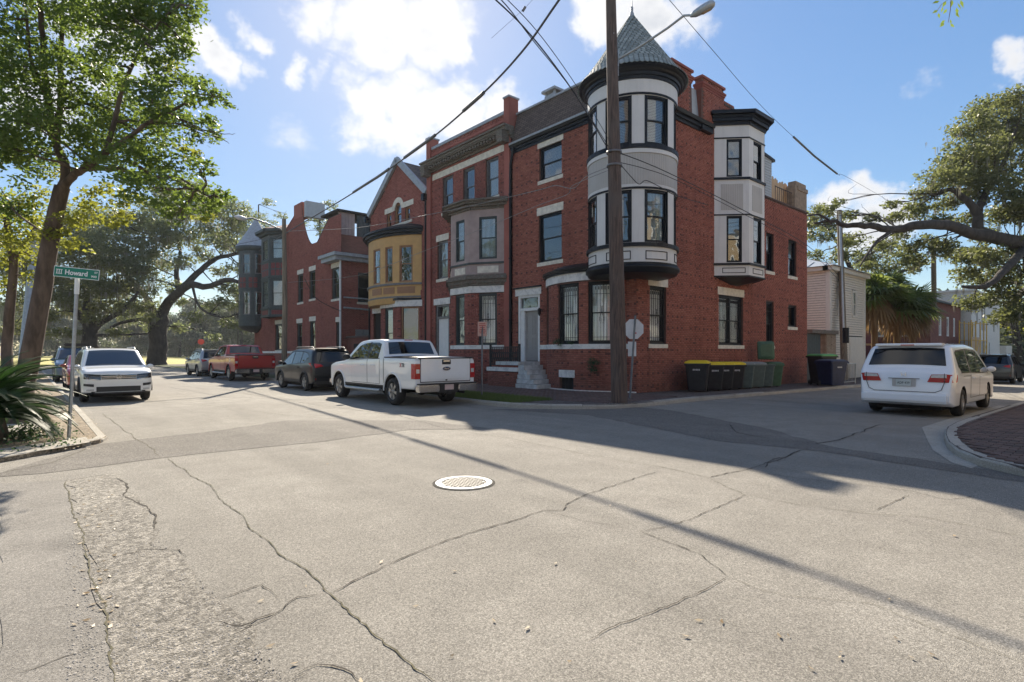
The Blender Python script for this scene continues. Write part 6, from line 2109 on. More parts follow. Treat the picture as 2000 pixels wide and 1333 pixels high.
# ---------------- generic two box car / SUV / van
def suv(name, paint, label, cat, L, W, H, prof, belt_z, wheels, rw, side_wins, rear_win, wind, glass='car_glass', tumble=.32, doors=(), clad=None, spokes=5, rails=True, group=None, zbv=.30, lamps=True, nose=.5, tail=.3, plan_r=.9, r=.09, plan_f=.80, roofmat=None):
    root = empty(name, (0, 0, 0), 0, label, cat, group)
    zb = [(0, zbv + .08), (.2, zbv), (L - .3, zbv), (L, zbv + .05)]
    c = Car(L, W, zb, prof, [(0, belt_z + .05), (L, belt_z - .12)], tumble, nose=nose, tail=tail, r=r, plan_f=plan_f, plan_r=plan_r)
    c.cut_build('body', M[paint], root, wheels, rw * 1.13, .30)
    for sd_ in (-1, 1):
        c.side_patch('window_surround', 'car_trim', root, [(side_wins[0][0][0][0] - .03, side_wins[0][0][0][1] + .02)] + [(x_, z_ + .03) for zt_, zl_ in side_wins for x_, z_ in zt_] + [(side_wins[-1][0][-1][0] + .05, side_wins[-1][0][-1][1])], [(side_wins[0][1][0][0] - .03, side_wins[0][1][0][1] - .02)] + [(x_, z_ - .02) for zt_, zl_ in side_wins for x_, z_ in zl_] + [(side_wins[-1][1][-1][0] + .05, side_wins[-1][1][-1][1] - .02)], sd_, .002, 20, 6)
        for zt, zl in side_wins: c.side_patch('side_window', glass if zt[-1][0] < L * .56 else 'car_glass', root, zt, zl, sd_, .006)
        for xa, xb in doors: door_lines(c, root, [(xa, xb)], zbv + .16, lambda x: belt_z - .03, paint, sd_)
        for wx in wheels:
            wheel(root, wx, sd_ * (W / 2 - .125), rw, sd_, spokes=spokes, w=.23)
            if clad:
                q = MB(); pts = [(wx + rw * 1.17 * math.cos(a), sd_ * (c.w(wx, .5) + .004), rw * 1.05 + rw * 1.17 * math.sin(a)) for a in [R_(-8 + 196 * i / 14) for i in range(15)]]
                q.tube(pts, .035, 6); q.build('arch_cladding', M[clad], root)
        if clad: c.side_patch('sill_cladding', clad, root, [(wheels[0] + rw * 1.2, zbv + .14), (wheels[1] - rw * 1.2, zbv + .14)], [(wheels[0] + rw * 1.2, zbv), (wheels[1] - rw * 1.2, zbv)], sd_, .008)
        for xa, xb in doors:
            hx = xa + .18
            q = MB(); q.tube([(hx - .08, sd_ * (c.w(hx, belt_z - .12) + .012), belt_z - .12), (hx - .07, sd_ * (c.w(hx, belt_z - .12) + .035), belt_z - .12), (hx + .07, sd_ * (c.w(hx, belt_z - .12) + .035), belt_z - .12), (hx + .08, sd_ * (c.w(hx, belt_z - .12) + .012), belt_z - .12)], .013, 6); q.build('door_handle', M[paint], root)
        mirror_(root, wind[1] - .12, sd_ * (W / 2 + .05), belt_z + .06, sd_, paint if paint != 'car_dark' else 'car_trim')
        if rails:
            q = MB(); y = sd_ * (c.w(L * .4, H - .12) - .10)
            q.tube([(wind[0] - 2.2, y, H - .02), (wind[0] - 2.1, y, H + .05), (wind[0] - .4, y, H + .05), (wind[0] - .25, y, H - .02)], .018, 6); q.build('roof_rail', M['galv'] if paint != 'car_dark' else M['steel_dark'], root)
    c.top_patch('rear_window', glass, root, rear_win[0], rear_win[1], rear_win[2], rear_win[3], .010)
    c.top_patch('windshield', 'car_glass', root, wind[0], wind[1], wind[2], wind[3], .010)
    q = MB(); q.box(.3, L - .5, -W / 2 + .3, W / 2 - .3, .16, .36); q.build('underbody', M['well'], root)
    return root, c


# white minivan (moving away down the side street)
vprof = [(0, .62), (.02, .86), (.04, 1.03), (.10, 1.10), (.16, 1.20), (.42, 1.64), (.50, 1.70), (.8, 1.74), (2.2, 1.76), (3.0, 1.70), (3.35, 1.62), (4.15, 1.14), (4.3, 1.08), (4.85, .94), (5.02, .82), (5.1, .62)]
van, cv_ = suv('minivan', 'car_white2', 'white minivan driving away down the side street', 'minivan', 5.10, 1.96, 1.74, vprof, 1.02, (.98, 3.98), .335,
    [([(.62, 1.52), (.75, 1.56), (1.72, 1.60)], [(.62, 1.20), (.78, 1.06), (1.72, 1.05)]), ([(1.80, 1.60), (2.78, 1.58)], [(1.80, 1.05), (2.78, 1.02)]), ([(2.86, 1.57), (3.15, 1.52), (3.85, 1.10)], [(2.86, 1.02), (3.85, .99)])],
    (.17, .41, .80, .72), (3.38, 4.12, .70, .82), glass='car_glass_dark', doors=((1.78, 2.80), (2.84, 3.78)), rails=False, tumble=.24, tail=.26, plan_r=.90, zbv=.26, r=.085)
place(van, .02, -7.88, 0)
for sd_ in (-1, 1):
    q = MB()
    a0_ = .50 * sd_; a1_ = .885 * sd_
    vs = [(-.012, sd_ * .47, .84), (-.012, sd_ * .55, 1.02), (.0, sd_ * .84, 1.03), (.05, sd_ * .93, 1.02), (.30, sd_ * .985, 1.02), (.33, sd_ * .99, .95), (.26, sd_ * .99, .84), (.05, sd_ * .945, .835), (.0, sd_ * .84, .835)]
    q.add(vs, [(0, 1, 2, 8), (8, 2, 3, 7), (7, 3, 4, 5, 6)] if sd_ < 0 else [(8, 2, 1, 0), (7, 3, 2, 8), (6, 5, 4, 3, 7)], 0)
    o = q.build('tail_lamp', M['lamp_red'], van)
    q = MB(); vs = [(-.016, sd_ * .535, .945), (-.016, sd_ * .56, 1.01), (-.004, sd_ * .84, 1.02), (-.004, sd_ * .84, .945)]
    q.add(vs, [(0, 1, 2, 3) if sd_ < 0 else (3, 2, 1, 0)], 0); q.build('reverse_lamp', M['lamp_clear'], o)
q = MB(); seam = [(-.006, -.80, 1.05), (-.008, -.80, .84), (-.01, -.74, .66), (-.012, -.62, .60), (-.012, .62, .60), (-.01, .74, .66), (-.008, .80, .84), (-.006, .80, 1.05)]
q.tube([(x - .002, y, z) for x, y, z in seam], .007, 6); q.build('tailgate_seam', M['car_trim'], van)
box_part(van, 'rear_bumper', 'car_white2', -.10, .12, -.90, .90, .34, .58, .05)
box_part(van, 'number_plate_garnish', 'steel_dark', -.025, 0, -.32, .32, .905, .92)
box_part(van, 'plate_recess', 'cream2', -.012, -.004, -.24, .24, .72, .905)
plate_(van, -.03, 0, .81, 'ADP 439', mat='plate', w=.31, h=.16)
q = MB(); q.bar((-.02, -.05, 1.06), (-.02, -.04, .97), .014); q.bar((-.02, .05, 1.06), (-.02, .04, .97), .014); q.bar((-.02, -.045, 1.015), (-.02, .045, 1.015), .014); q.build('tailgate_badge', M['chrome'], van)
q = MB(); q.bar((.20, -.30, 1.235), (.19, .10, 1.23), .03, .012); q.build('wiper', M['car_trim'], van)
box_part(van, 'spoiler', 'car_white2', .30, .62, -.70, .70, 1.70, 1.765, .02)
box_part(van, 'high_brake_lamp', 'lamp_red', .292, .30, -.14, .14, 1.71, 1.735)
for sd_ in (-1, 1): cv_.side_patch('slide_rail', 'car_trim', van, [(.95, .975), (1.75, .965)], [(.95, .962), (1.75, .952)], sd_, .007)

# white compact SUV facing the viewer
sprof = [(0, .70), (.02, .95), (.06, 1.10), (.32, 1.52), (.5, 1.62), (1.2, 1.665), (2.2, 1.665), (2.6, 1.62), (3.45, 1.10), (3.6, 1.07), (4.1, 1.02), (4.34, .95), (4.42, .88), (4.45, .80), (4.46, .70)]
sw = [([(.45, 1.42), (.8, 1.50), (1.22, 1.52)], [(.45, 1.30), (.6, 1.10), (1.22, 1.07)]), ([(1.30, 1.53), (2.1, 1.53)], [(1.30, 1.06), (2.1, 1.03)]), ([(2.18, 1.53), (2.5, 1.48), (3.2, 1.08)], [(2.18, 1.03), (3.2, .98)])]
vw, cvw = suv('compact_suv', 'car_white', 'white compact SUV facing the junction beside the street name sign', 'car', 4.46, 1.84, 1.66, sprof, 1.02, (.85, 3.55), .345, sw, (.08, .31, .72, .64), (2.66, 3.42, .62, .76),
    doors=((1.28, 2.12), (2.16, 3.12)), clad='car_trim', tumble=.30, nose=.55, plan_f=.80, zbv=.28)
place(vw, -13.93, 13.45, -90)
FX = 4.46
gr = MB()


def front_pt(c, y, z, off=.012):
    """x of the nose surface at (y, z)"""
    lo, hi = c.L - 1.2, c.L
    x = hi
    while x > lo and (c.top(x) + .03 * (1 - min(1, abs(y) / .7) ** 2) < z or c.w(x, min(z, c.top(x) - .001)) < abs(y)): x -= .005
    return x + off


def nose_patch(c, name, mat, parent, y0, y1, z0, z1, z0b=None, z1b=None, off=.010, n=10, rear=False):
    q = MB(); vs, fs = [], []
    for i in range(n + 1):
        t = i / n; y = y0 + (y1 - y0) * t
        za = z0 + ((z0b if z0b is not None else z0) - z0) * t; zc = z1 + ((z1b if z1b is not None else z1) - z1) * t
        for j in range(4):
            z = za + (zc - za) * j / 3
            vs.append((front_pt(c, y, z, off), y, z))
    for i in range(n):
        for j in range(3): fs.append((i * 4 + j, i * 4 + 4 + j, i * 4 + 5 + j, i * 4 + 1 + j))
    q.add(vs, fs, 0, True)
    return q.build(name, M[mat], parent)


g_ = nose_patch(cvw, 'grille', 'car_trim', vw, -.44, .44, .72, .86)
for z in (.755, .80, .845): nose_patch(cvw, 'grille_bar', 'chrome', vw, -.44, .44, z, z + .014, off=.022)
for sg in (-1, 1):
    nose_patch(cvw, 'headlight', 'lamp_dark', vw, sg * .45, sg * .86, .70, .86, .74, .90, off=.014)
    nose_patch(cvw, 'lamp_strip', 'chrome', vw, sg * .46, sg * .80, .70, .718, .735, .75, off=.022)
    nose_patch(cvw, 'air_intake', 'car_trim', vw, sg * .62, sg * .86, .50, .58, .53, .60, off=.012)
    nose_patch(cvw, 'fog_lamp', 'lamp_clear', vw, sg * .62, sg * .80, .38, .43, off=.016)
nose_patch(cvw, 'lower_grille', 'car_trim', vw, -.56, .56, .33, .50, off=.012)
nose_patch(cvw, 'lower_trim', 'galv', vw, -.60, .60, .325, .345, off=.022)
nose_patch(cvw, 'front_spoiler', 'car_trim', vw, -.84, .84, .28, .36, off=.008)
q = MB(); bx_ = front_pt(cvw, 0, .79, .03)
q.tube([(bx_, .07 * math.cos(a), .79 + .07 * math.sin(a)) for a in [2 * math.pi * i / 24 for i in range(25)]], .008, 6)
for p, q_ in (((-.035, .835), (-.012, .795)), ((-.012, .795), (0, .82)), ((0, .82), (.012, .795)), ((.012, .795), (.035, .835)),
              ((-.052, .81), (-.028, .735)), ((-.028, .735), (0, .785)), ((0, .785), (.028, .735)), ((.028, .735), (.052, .81))):
    q.bar((bx_ + .004, p[0], p[1]), (bx_ + .004, q_[0], q_[1]), .012, .008, up=(1, 0, 0))
q.build('front_badge', M['chrome'], vw)
q = MB(); q.lathe([(0, 0), (.068, 0)], 20, axis='x', center=(bx_ - .008, 0, .79)); q.build('badge_plate', M['car_trim'], vw)
box_part(vw, 'sunroof', 'car_glass_dark', 1.1, 2.2, -.45, .45, 1.69, 1.70)

# dark SUV ahead of the pickup, its rear toward the viewer
dprof = [(0, .75), (.02, .98), (.07, 1.10), (.38, 1.55), (.5, 1.64), (1.2, 1.70), (2.2, 1.69), (2.7, 1.62), (3.55, 1.10), (3.7, 1.06), (4.3, .96), (4.55, .86), (4.66, .68)]


def dark_suv(label, name='crossover', paint='car_dark', group=None):
    r_, c_ = suv(name, paint, label, 'car', 4.66, 1.84, 1.70, dprof, 1.04, (.92, 3.62), .35,
        [([(.62, 1.40), (.85, 1.50), (1.30, 1.55)], [(.62, 1.34), (.95, 1.12), (1.30, 1.10)]), ([(1.38, 1.56), (2.2, 1.57)], [(1.38, 1.10), (2.2, 1.06)]), ([(2.28, 1.57), (2.6, 1.50), (3.35, 1.08)], [(2.28, 1.06), (3.35, 1.0)])],
        (.09, .36, .72, .62), (2.78, 3.52, .64, .78), glass='car_glass_dark', doors=((1.36, 2.22), (2.26, 3.22)), clad='car_trim', tumble=.32, group=group)
    for sd_ in (-1, 1):
        q = MB(); vs = [(-.015, sd_ * .50, 1.0), (-.015, sd_ * .60, 1.07), (.02, sd_ * .80, 1.10), (.30, sd_ * .93, 1.13), (.42, sd_ * .93, 1.09), (.10, sd_ * .90, .96), (.0, sd_ * .80, .93)]
        q.add(vs, [(0, 1, 2, 6), (6, 2, 3, 5), (5, 3, 4)] if sd_ < 0 else [(6, 2, 1, 0), (5, 3, 2, 6), (4, 3, 5)], 0); q.build('tail_lamp', M['lamp_red'], r_)
        box_part(r_, 'bumper_reflector', 'lamp_red', -.035, .0, min(sd_ * .62, sd_ * .82), max(sd_ * .62, sd_ * .82), .47, .53)
    box_part(r_, 'rear_bumper', paint, -.06, .1, -.84, .84, .42, .64, .04)
    box_part(r_, 'bumper_cladding', 'car_trim', -.05, .1, -.82, .82, .30, .42, .03)
    plate_(r_, -.045, 0, .80, None, mat='plate_peach')
    box_part(r_, 'spoiler', paint, .34, .60, -.62, .62, 1.64, 1.69, .02)
    return r_, c_


ds, _ = dark_suv('dark blue grey crossover parked between the white pickup and the lamp pole')
place(ds, -6.85, 9.35, 90)
ss, _ = dark_suv('silver crossover parked in front of the red pickup truck', paint='car_silver')
place(ss, -6.95, 27.3, 90)
fs2, _ = dark_suv('dark grey SUV far down the side street by the right edge of the view', paint='car_grey')
place(fs2, 26.4, -5.6, 0)
# cars behind the white SUV on the left kerb
bs, _ = suv('parked_wagon', 'car_blue', 'pale blue SUV with roof box parked behind the white compact SUV', 'car', 4.7, 1.88, 1.80, [(a, b_ * 1.06) for a, b_ in dprof[:-1]] + [(4.7, .7)], 1.10, (.92, 3.66), .36,
    [([(.62, 1.50), (1.30, 1.62)], [(.62, 1.40), (1.30, 1.18)]), ([(1.38, 1.64), (2.2, 1.66)], [(1.38, 1.18), (2.2, 1.14)]), ([(2.28, 1.66), (3.3, 1.18)], [(2.28, 1.14), (3.3, 1.1)])],
    (.09, .36, .72, .62), (2.78, 3.52, .64, .78), doors=((1.36, 2.22), (2.26, 3.22)))
place(bs, -14.05, 29.0, -90)
box_part(bs, 'roof_box', 'car_trim', 1.0, 2.6, -.5, .5, 1.85, 2.02, .05)
rs, _ = suv('parked_sedan', 'car_red', 'small red car parked between the white compact SUV and the blue one', 'car', 4.3, 1.76, 1.42, [(0, .7), (.05, .98), (.5, 1.04), (.9, 1.36), (1.3, 1.42), (2.1, 1.42), (2.9, 1.02), (3.9, .88), (4.2, .76), (4.3, .6)], .92, (.8, 3.4), .31,
    [([(.95, 1.28), (1.9, 1.32)], [(.75, 1.0), (1.9, .95)]), ([(1.98, 1.32), (2.7, 1.0)], [(1.98, .95), (2.7, .92)])], (.53, .88, .66, .55), (2.13, 2.87, .58, .70), doors=((1.95, 2.75),), rails=False, zbv=.22)
place(rs, -14.0, 20.3, -90)
for sg in (-1, 1):
    box_part(rs, 'headlight', 'lamp_clear', 4.08, 4.22, min(sg * .5, sg * .78), max(sg * .5, sg * .78), .62, .74, .02)
    box_part(bs, 'headlight', 'lamp_clear', 4.48, 4.62, min(sg * .5, sg * .8), max(sg * .5, sg * .8), .78, .92, .02)
# ================================================================ street furniture


def cable_obj(name, pts, r, mat, label, cat='cable', group=None, sub=6, n=6):
    P = [Vector(p) for p in pts]
    out = []
    m_ = len(P)
    for i in range(m_ - 1):          # Catmull-Rom
        p0, p1, p2, p3 = P[max(i - 1, 0)], P[i], P[i + 1], P[min(i + 2, m_ - 1)]
        for k in range(sub):
            t = k / sub
            out.append(.5 * ((2 * p1) + (-p0 + p2) * t + (2 * p0 - 5 * p1 + 4 * p2 - p3) * t * t + (-p0 + 3 * p1 - 3 * p2 + p3) * t ** 3))
    out.append(P[-1])
    q = MB(); q.tube(out, r, n)
    o = q.build(name, M[mat])
    tag(o, label, cat, group)
    return o


# --- main wooden pole with lamp
pb = on_ground(1210, 787, KH); ptop = at(1193, 0, 16.6); ptop = pb + (ptop - pb) * 1.12
up = empty('utility_pole', pb, 0, 'tall weathered wooden utility pole with street lamp arm at the corner', 'utility pole')
rel = lambda v: Vector(v) - pb
q = MB()
pts = [pb + (ptop - pb) * (i / 14) for i in range(15)]
q.tube([rel(p) for p in pts], [.235 - .095 * (i / 14) for i in range(15)], 20)
q.build('pole_shaft', M['pole'], up)
lampb = at(1205, 118, 16.55); lampe = at(1352, 30, 14.7)
q = MB(); mid_ = lampb + (lampe - lampb) * .7 + Vector((0, 0, .05))
q.tube([rel(lampb), rel(lampb + (lampe - lampb) * .35 + Vector((0, 0, .0))), rel(mid_), rel(lampb + (lampe - lampb) * .9 + Vector((0, 0, .12))), rel(lampe)], .032, 8); arm_ = q.build('lamp_arm', M['galv'], up)
q = MB(); q.bar(rel(lampb + Vector((-.05, -.05, .25))), rel(lampb + Vector((-.05, -.05, -.5))), .07, .05); q.build('arm_bracket', M['galv'], arm_)
d_ = (lampe - lampb); d_.z = .12; d_.normalize()
q = MB(); hp = [rel(lampe + d_ * t) for t in (-.05, .0, .08, .30, .52, .60, .64)]
q.tube(hp, [.04, .06, .095, .115, .115, .08, .02], 14); hd = q.build('lamp_head', M['galv'], up)
q = MB(); q.bar(rel(lampe + d_ * .28 + Vector((0, 0, -.10))), rel(lampe + d_ * .52 + Vector((0, 0, -.10))), .09, .035); q.build('lamp_lens', M['amber'], hd)
q = MB(); q.tube([rel(at(1213, 455, 16.45)), rel(at(1217, 700, 16.4))], .02, 6); q.build('ground_wire', M['wire'], up)
for z_ in (6.95, 7.35):
    t_ = (z_ - pb.z) / (ptop.z - pb.z); c_ = pb + (ptop - pb) * t_
    q = MB(); q.lathe([(.215, -.03), (.225, -.03), (.225, .03), (.215, .03)], 18, center=tuple(rel(c_))); q.build('pole_band', M['steel_dark'], up)
for k in range(10):       # yellow reflector tags and pale notices nailed to the pole
    q = MB(); p = at(1202.5, 642 + k * 4.2, 16.33); q.bar(rel(p), rel(p + Vector((0, 0, .035))), .022, .01); q.build('marker_tag', M['yellow_plastic'], up)
for k in range(22):       # staples, nail heads and bolts driven into the pole
    q = MB(); p = at(1196 + rnd.uniform(0, 14) + k * .35, 60 + k * 31 + rnd.uniform(-8, 8), 16.36); q.bar(rel(p), rel(p + Vector((0, 0, rnd.uniform(.02, .05)))), .014, .012); q.build('staple', M['galv'], up)
for k in range(7):        # drying splits in the wood
    q = MB(); x0_ = 1198 + rnd.uniform(-2, 10) + k * 1.2; y0_ = 90 + k * 95; pts_ = [rel(at(x0_ + j * .5 + rnd.uniform(-.4, .4), y0_ + j * 14, 16.385)) for j in range(5)]
    q.tube(pts_, [.001, .005, .006, .004, .001], 4); q.build('wood_split', M['crack'], up)
q = MB(); p = at(1207, 130, 16.40); q.bar(rel(p), rel(p + Vector((0, 0, .35))), .05, .03); q.build('arm_clamp', M['galv'], up)
for k, (px_, py_) in enumerate(((1215, 664), (1214, 672), (1216, 667))):
    q = MB(); p = at(px_, py_, 16.30); q.bar(rel(p), rel(p + Vector((0, 0, .05))), .04, .01); q.build('paper_scrap', M['sign_white'], up)
# soil and leaf litter round the foot of the pole
# --- stop sign seen from behind, second plate below
sb_ = on_ground(1230, 779, KH)
sg_ = empty('stop_sign', sb_, 0, 'grey back of an octagonal stop sign on a steel post beside the wooden pole', 'road sign')
rs_ = lambda v: Vector(v) - sb_
tp = at(1241, 617, 17.6)
ps = MB(); ps.bar((0, 0, -.1), rs_(tp), .055, .035); ps.build('post', M['steel_dark'], sg_)
vx = Vector((RX[0], LX[0], 0)); vy = Vector((RX[1], LX[1], 0))


def plate_poly(parent, name, mat, c, pts, away, t=.006):
    q = MB(); n = len(pts)
    vs = [c + vx * a + Vector((0, 0, b_)) + vy * away for a, b_ in pts] + [c + vx * a + Vector((0, 0, b_)) + vy * (away + t) for a, b_ in pts]
    q.add(vs, [tuple(range(n)), tuple(reversed(range(n, 2 * n)))] + [(i, i + n, (i + 1) % n + n, (i + 1) % n) for i in range(n)], 0)
    return q.build(name, M[mat], parent)


c_ = rs_(at(1238, 643, 17.62)); rO = .335
plate_poly(sg_, 'sign_plate', 'sign_back', c_, [(rO * math.cos(R_(22.5 + 45 * k)), rO * math.sin(R_(22.5 + 45 * k))) for k in range(8)], .03)
plate_poly(sg_, 'sign_plate', 'sign_back', rs_(at(1235, 682, 17.6)), [(-.13, -.23), (.13, -.23), (.13, .23), (-.13, .23)], .03)
plate_poly(sg_, 'sticker', 'sign_red', rs_(at(1241, 651, 17.58)), [(-.04, -.02), (.04, -.02), (.04, .02), (-.04, .02)], .026, .003)
# --- faded no parking sign by the grass strip
nb_ = on_ground(941, 775, KH)
np_ = empty('parking_sign', nb_, 0, 'small faded peach parking notice on a thin post in the grass strip', 'road sign')
rn = lambda v: Vector(v) - nb_
q = MB(); q.bar((0, 0, -.1), rn(at(942, 626, 18.6)), .05, .03); q.build('post', M['steel_dark'], np_)
c_ = rn(at(942, 643, 18.55))
pp = plate_poly(np_, 'sign_plate', 'sign_peach', c_, [(-.15, -.24), (.15, -.24), (.15, .24), (-.15, .24)], -.02)
for z_, w_ in ((.17, .2), (.11, .22), (.05, .16), (-.01, .2), (-.07, .22), (-.13, .18)):     # rows of small illegible red print
    q = MB(); cc_ = c_ + Vector((0, 0, z_)) - vy * .028; q.bar(cc_ - vx * w_ / 2, cc_ + vx * w_ / 2, .003, .022, up=(0, 0, 1)); q.build('print_line', M['sign_red'], np_)
# --- street name sign
hb = on_ground(134, 851, KH)
hs = empty('street_name_sign', hb, 0, 'green Howard street name sign on a leaning galvanised post', 'street sign')
rh = lambda v: Vector(v) - hb
tp = at(151, 545, 9.66)
q = MB(); q.tube([(0, 0, -.1), rh(tp)], .028, 10); q.build('post', M['galv'], hs)
q = MB(); q.tube([rh(at(149.5, 575, 9.64)), rh(at(151, 541, 9.64))], .036, 10); q.build('bracket', M['sign_white'], hs)
sx_ = (at(191, 538, 9.62) - at(108, 530, 9.62)).normalized(); sx_ = (sx_ + vy * .10).normalized()
cs_ = at(150, 534, 9.60); upv = Vector((0, 0, 1)); upv = (upv - sx_ * upv.dot(sx_)).normalized(); nz_ = sx_.cross(upv)
nz_ = nz_ if nz_.dot(Vector((CU, CV, EYE)) - cs_) > 0 else -nz_
W_, H_ = .365, .09


def panel(parent, name, mat, c, w, h, off, t=.004):
    q = MB(); vs = []
    for o in (off, off + t):
        for a, b_ in ((-w, -h), (w, -h), (w, h), (-w, h)): vs.append(rh(c) + sx_ * a + upv * b_ + nz_ * o)
    q.add(vs, [(3, 2, 1, 0), (4, 5, 6, 7), (0, 1, 5, 4), (1, 2, 6, 5), (2, 3, 7, 6), (3, 0, 4, 7)], 0)
    return q.build(name, M[mat], parent)


bl_ = panel(hs, 'sign_blade', 'sign_white', cs_, W_, H_, 0, .006)
panel(bl_, 'sign_face', 'sign_green', cs_, W_ - .010, H_ - .010, .0065, .002).parent = bl_
text_obj('street_name', 'Howard', .115, M['sign_white'], bl_, rh(cs_) + sx_ * .0 + nz_ * .012 - upv * .004, sx_, upv, .001, width=.36, bold=.003)
text_obj('block_number', '900', .05, M['sign_white'], bl_, rh(cs_) + sx_ * .285 + nz_ * .012 - upv * .035, sx_, upv, .001, width=.09, bold=.001)
text_obj('street_suffix', 'ST', .05, M['sign_white'], bl_, rh(cs_) + sx_ * .315 + nz_ * .012 + upv * .035, sx_, upv, .001, width=.055, bold=.001)
q = MB()      # small city crest block at the left end
c0_ = rh(cs_) - sx_ * .275 + nz_ * .011
for a in (-.035, 0, .035): q.bar(c0_ + sx_ * a - upv * .03, c0_ + sx_ * a + upv * .03, .012, .003, up=nz_)
q.bar(c0_ - sx_ * .05 + upv * .035, c0_ + sx_ * .05 + upv * .035, .010, .003, up=nz_); q.bar(c0_ - sx_ * .05 - upv * .035, c0_ + sx_ * .05 - upv * .035, .010, .003, up=nz_)
q.build('crest', M['sign_white'], bl_)

# --- left wooden lamp pole
lp = empty('street_lamp_pole', (-5.15, 20.2, KH), 0, 'brown wooden pole with long grey lamp arm between the red pickup and dark crossover', 'street lamp')
q = MB(); q.tube([(0, 0, -.1), (.05, 0, 4), (.0, 0, 8.9)], [.16, .14, .11], 14); q.build('pole_shaft', M['pole_grey'], lp)
q = MB(); b0_ = Vector((-.1, 0, 8.25)); e_ = at(480, 428, 29.5) - lp.location
q.tube([b0_, b0_ + (e_ - b0_) * .45 + Vector((0, 0, .12)), b0_ + (e_ - b0_) * .85 + Vector((0, 0, .14)), e_], .045, 8); q.build('lamp_arm', M['galv'], lp)
q = MB(); dd_ = Vector((e_.x - b0_.x, e_.y - b0_.y, 0)).normalized(); q.tube([e_ - dd_ * .05, e_ + dd_ * .1, e_ + dd_ * .4, e_ + dd_ * .65], [.05, .11, .13, .03], 10); q.build('lamp_head', M['sign_back'], lp)
# --- poles on the side street
rp_ = empty('utility_pole', on_ground(1650, 743, -.12), 0, 'bare wooden pole with pale conduit in front of the cream clapboard house', 'utility pole')
q = MB(); tpp = at(1639, 412, 35.0) - rp_.location; q.tube([(0, 0, -.1), tpp], [.20, .15], 14); q.build('pole_shaft', M['pole_grey'], rp_)
q = MB(); q.tube([tpp * .28 + Vector((-.25, -.1, 0)), tpp * .97 + Vector((-.2, -.1, 0))], .07, 8); q.build('conduit', M['galv'], rp_)
q = MB(); q.lathe([(.17, 0), (.17, .9)], 10, center=(-.3, -.15, 2.2)); q.build('meter_can', M['black'], rp_)
rq_ = empty('utility_pole', on_ground(1826, 727, -.45), 0, 'mossy dark pole standing before the brick house with scaffold', 'utility pole')
q = MB(); tpp = at(1823, 470, 48.0) - rq_.location; q.tube([(0, 0, -.1), tpp], [.24, .18], 12); q.build('pole_shaft', M['pole_grey'], rq_)

# --- wires
PT = lambda L_: [at(*p) for p in L_]
att = (1197, 308, 16.45)
g_w = 'service wires meeting at the corner pole'
cable_obj('wire', PT([att, (1130, 195, 13.5), (1050, 85, 11.0), (968, 0, 9.2), (820, -120, 7.5)]), .014, 'wire', 'thickest black wire sloping up from the corner pole over the street', group=g_w)
cable_obj('wire', PT([(1197, 300, 16.45), (1120, 180, 13.5), (1040, 78, 11.0), (975, -4, 9.3), (840, -120, 7.6)]), .010, 'wire', 'middle one of three black wires climbing from the corner pole', group=g_w)
cable_obj('wire', PT([(1200, 292, 16.45), (1140, 190, 13.8), (1062, 78, 11.0), (985, -6, 9.3), (860, -120, 7.6)]), .008, 'wire', 'rightmost thin wire of the three climbing from the corner pole', group=g_w)
cable_obj('wire', PT([(1212, 300, 16.45), (1260, 318, 16.75), (1320, 345, 17.8), (1440, 405, 21.4), (1577, 480, 27), (1642, 543, 34.8)]), .014, 'wire', 'upper black wire crossing the brick side wall toward the bare pole')
cable_obj('wire', PT([(1212, 318, 16.45), (1260, 330, 16.75), (1320, 352, 17.8), (1440, 412, 21.4), (1577, 488, 27), (1642, 552, 34.8)]), .011, 'wire', 'lower black wire crossing the brick side wall toward the bare pole')
cable_obj('wire', PT([(1212, 322, 16.5), (1232, 345, 16.5), (1248, 360, 16.6), (1262, 353, 16.7), (1290, 366, 17.0), (1320, 382, 17.8), (1380, 400, 19.4)]), .012, 'wire', 'slack looping wire hanging to the right of the corner pole')
cable_obj('wire', PT([(1196, 324, 16.5), (1145, 345, 17.5), (1120, 368, 18.0), (1085, 363, 18.6), (1050, 372, 19.4), (940, 398, 22), (835, 420, 25), (700, 445, 29), (563, 452, 31.2)]), .012, 'wire_pale', 'pale upper cable running along the row of houses from the corner pole')
cable_obj('wire', PT([(1196, 330, 16.5), (1120, 362, 18.0), (1108, 380, 18.2), (1050, 402, 19.4), (940, 448, 22), (835, 488, 25), (700, 538, 29), (563, 552, 31.2)]), .010, 'wire_pale', 'pale lower cable drooping along the row of houses')
cable_obj('wire', PT([(563, 455, 31.2), (500, 470, 36), (400, 492, 45), (250, 530, 70)]), .015, 'wire', 'dark wire leaving the lamp pole toward the park oaks')
cable_obj('wire', PT([(595, 545, 30.8), (620, 585, 33), (665, 608, 36.8)]), .02, 'wire', 'black service wire sagging across the far end house')
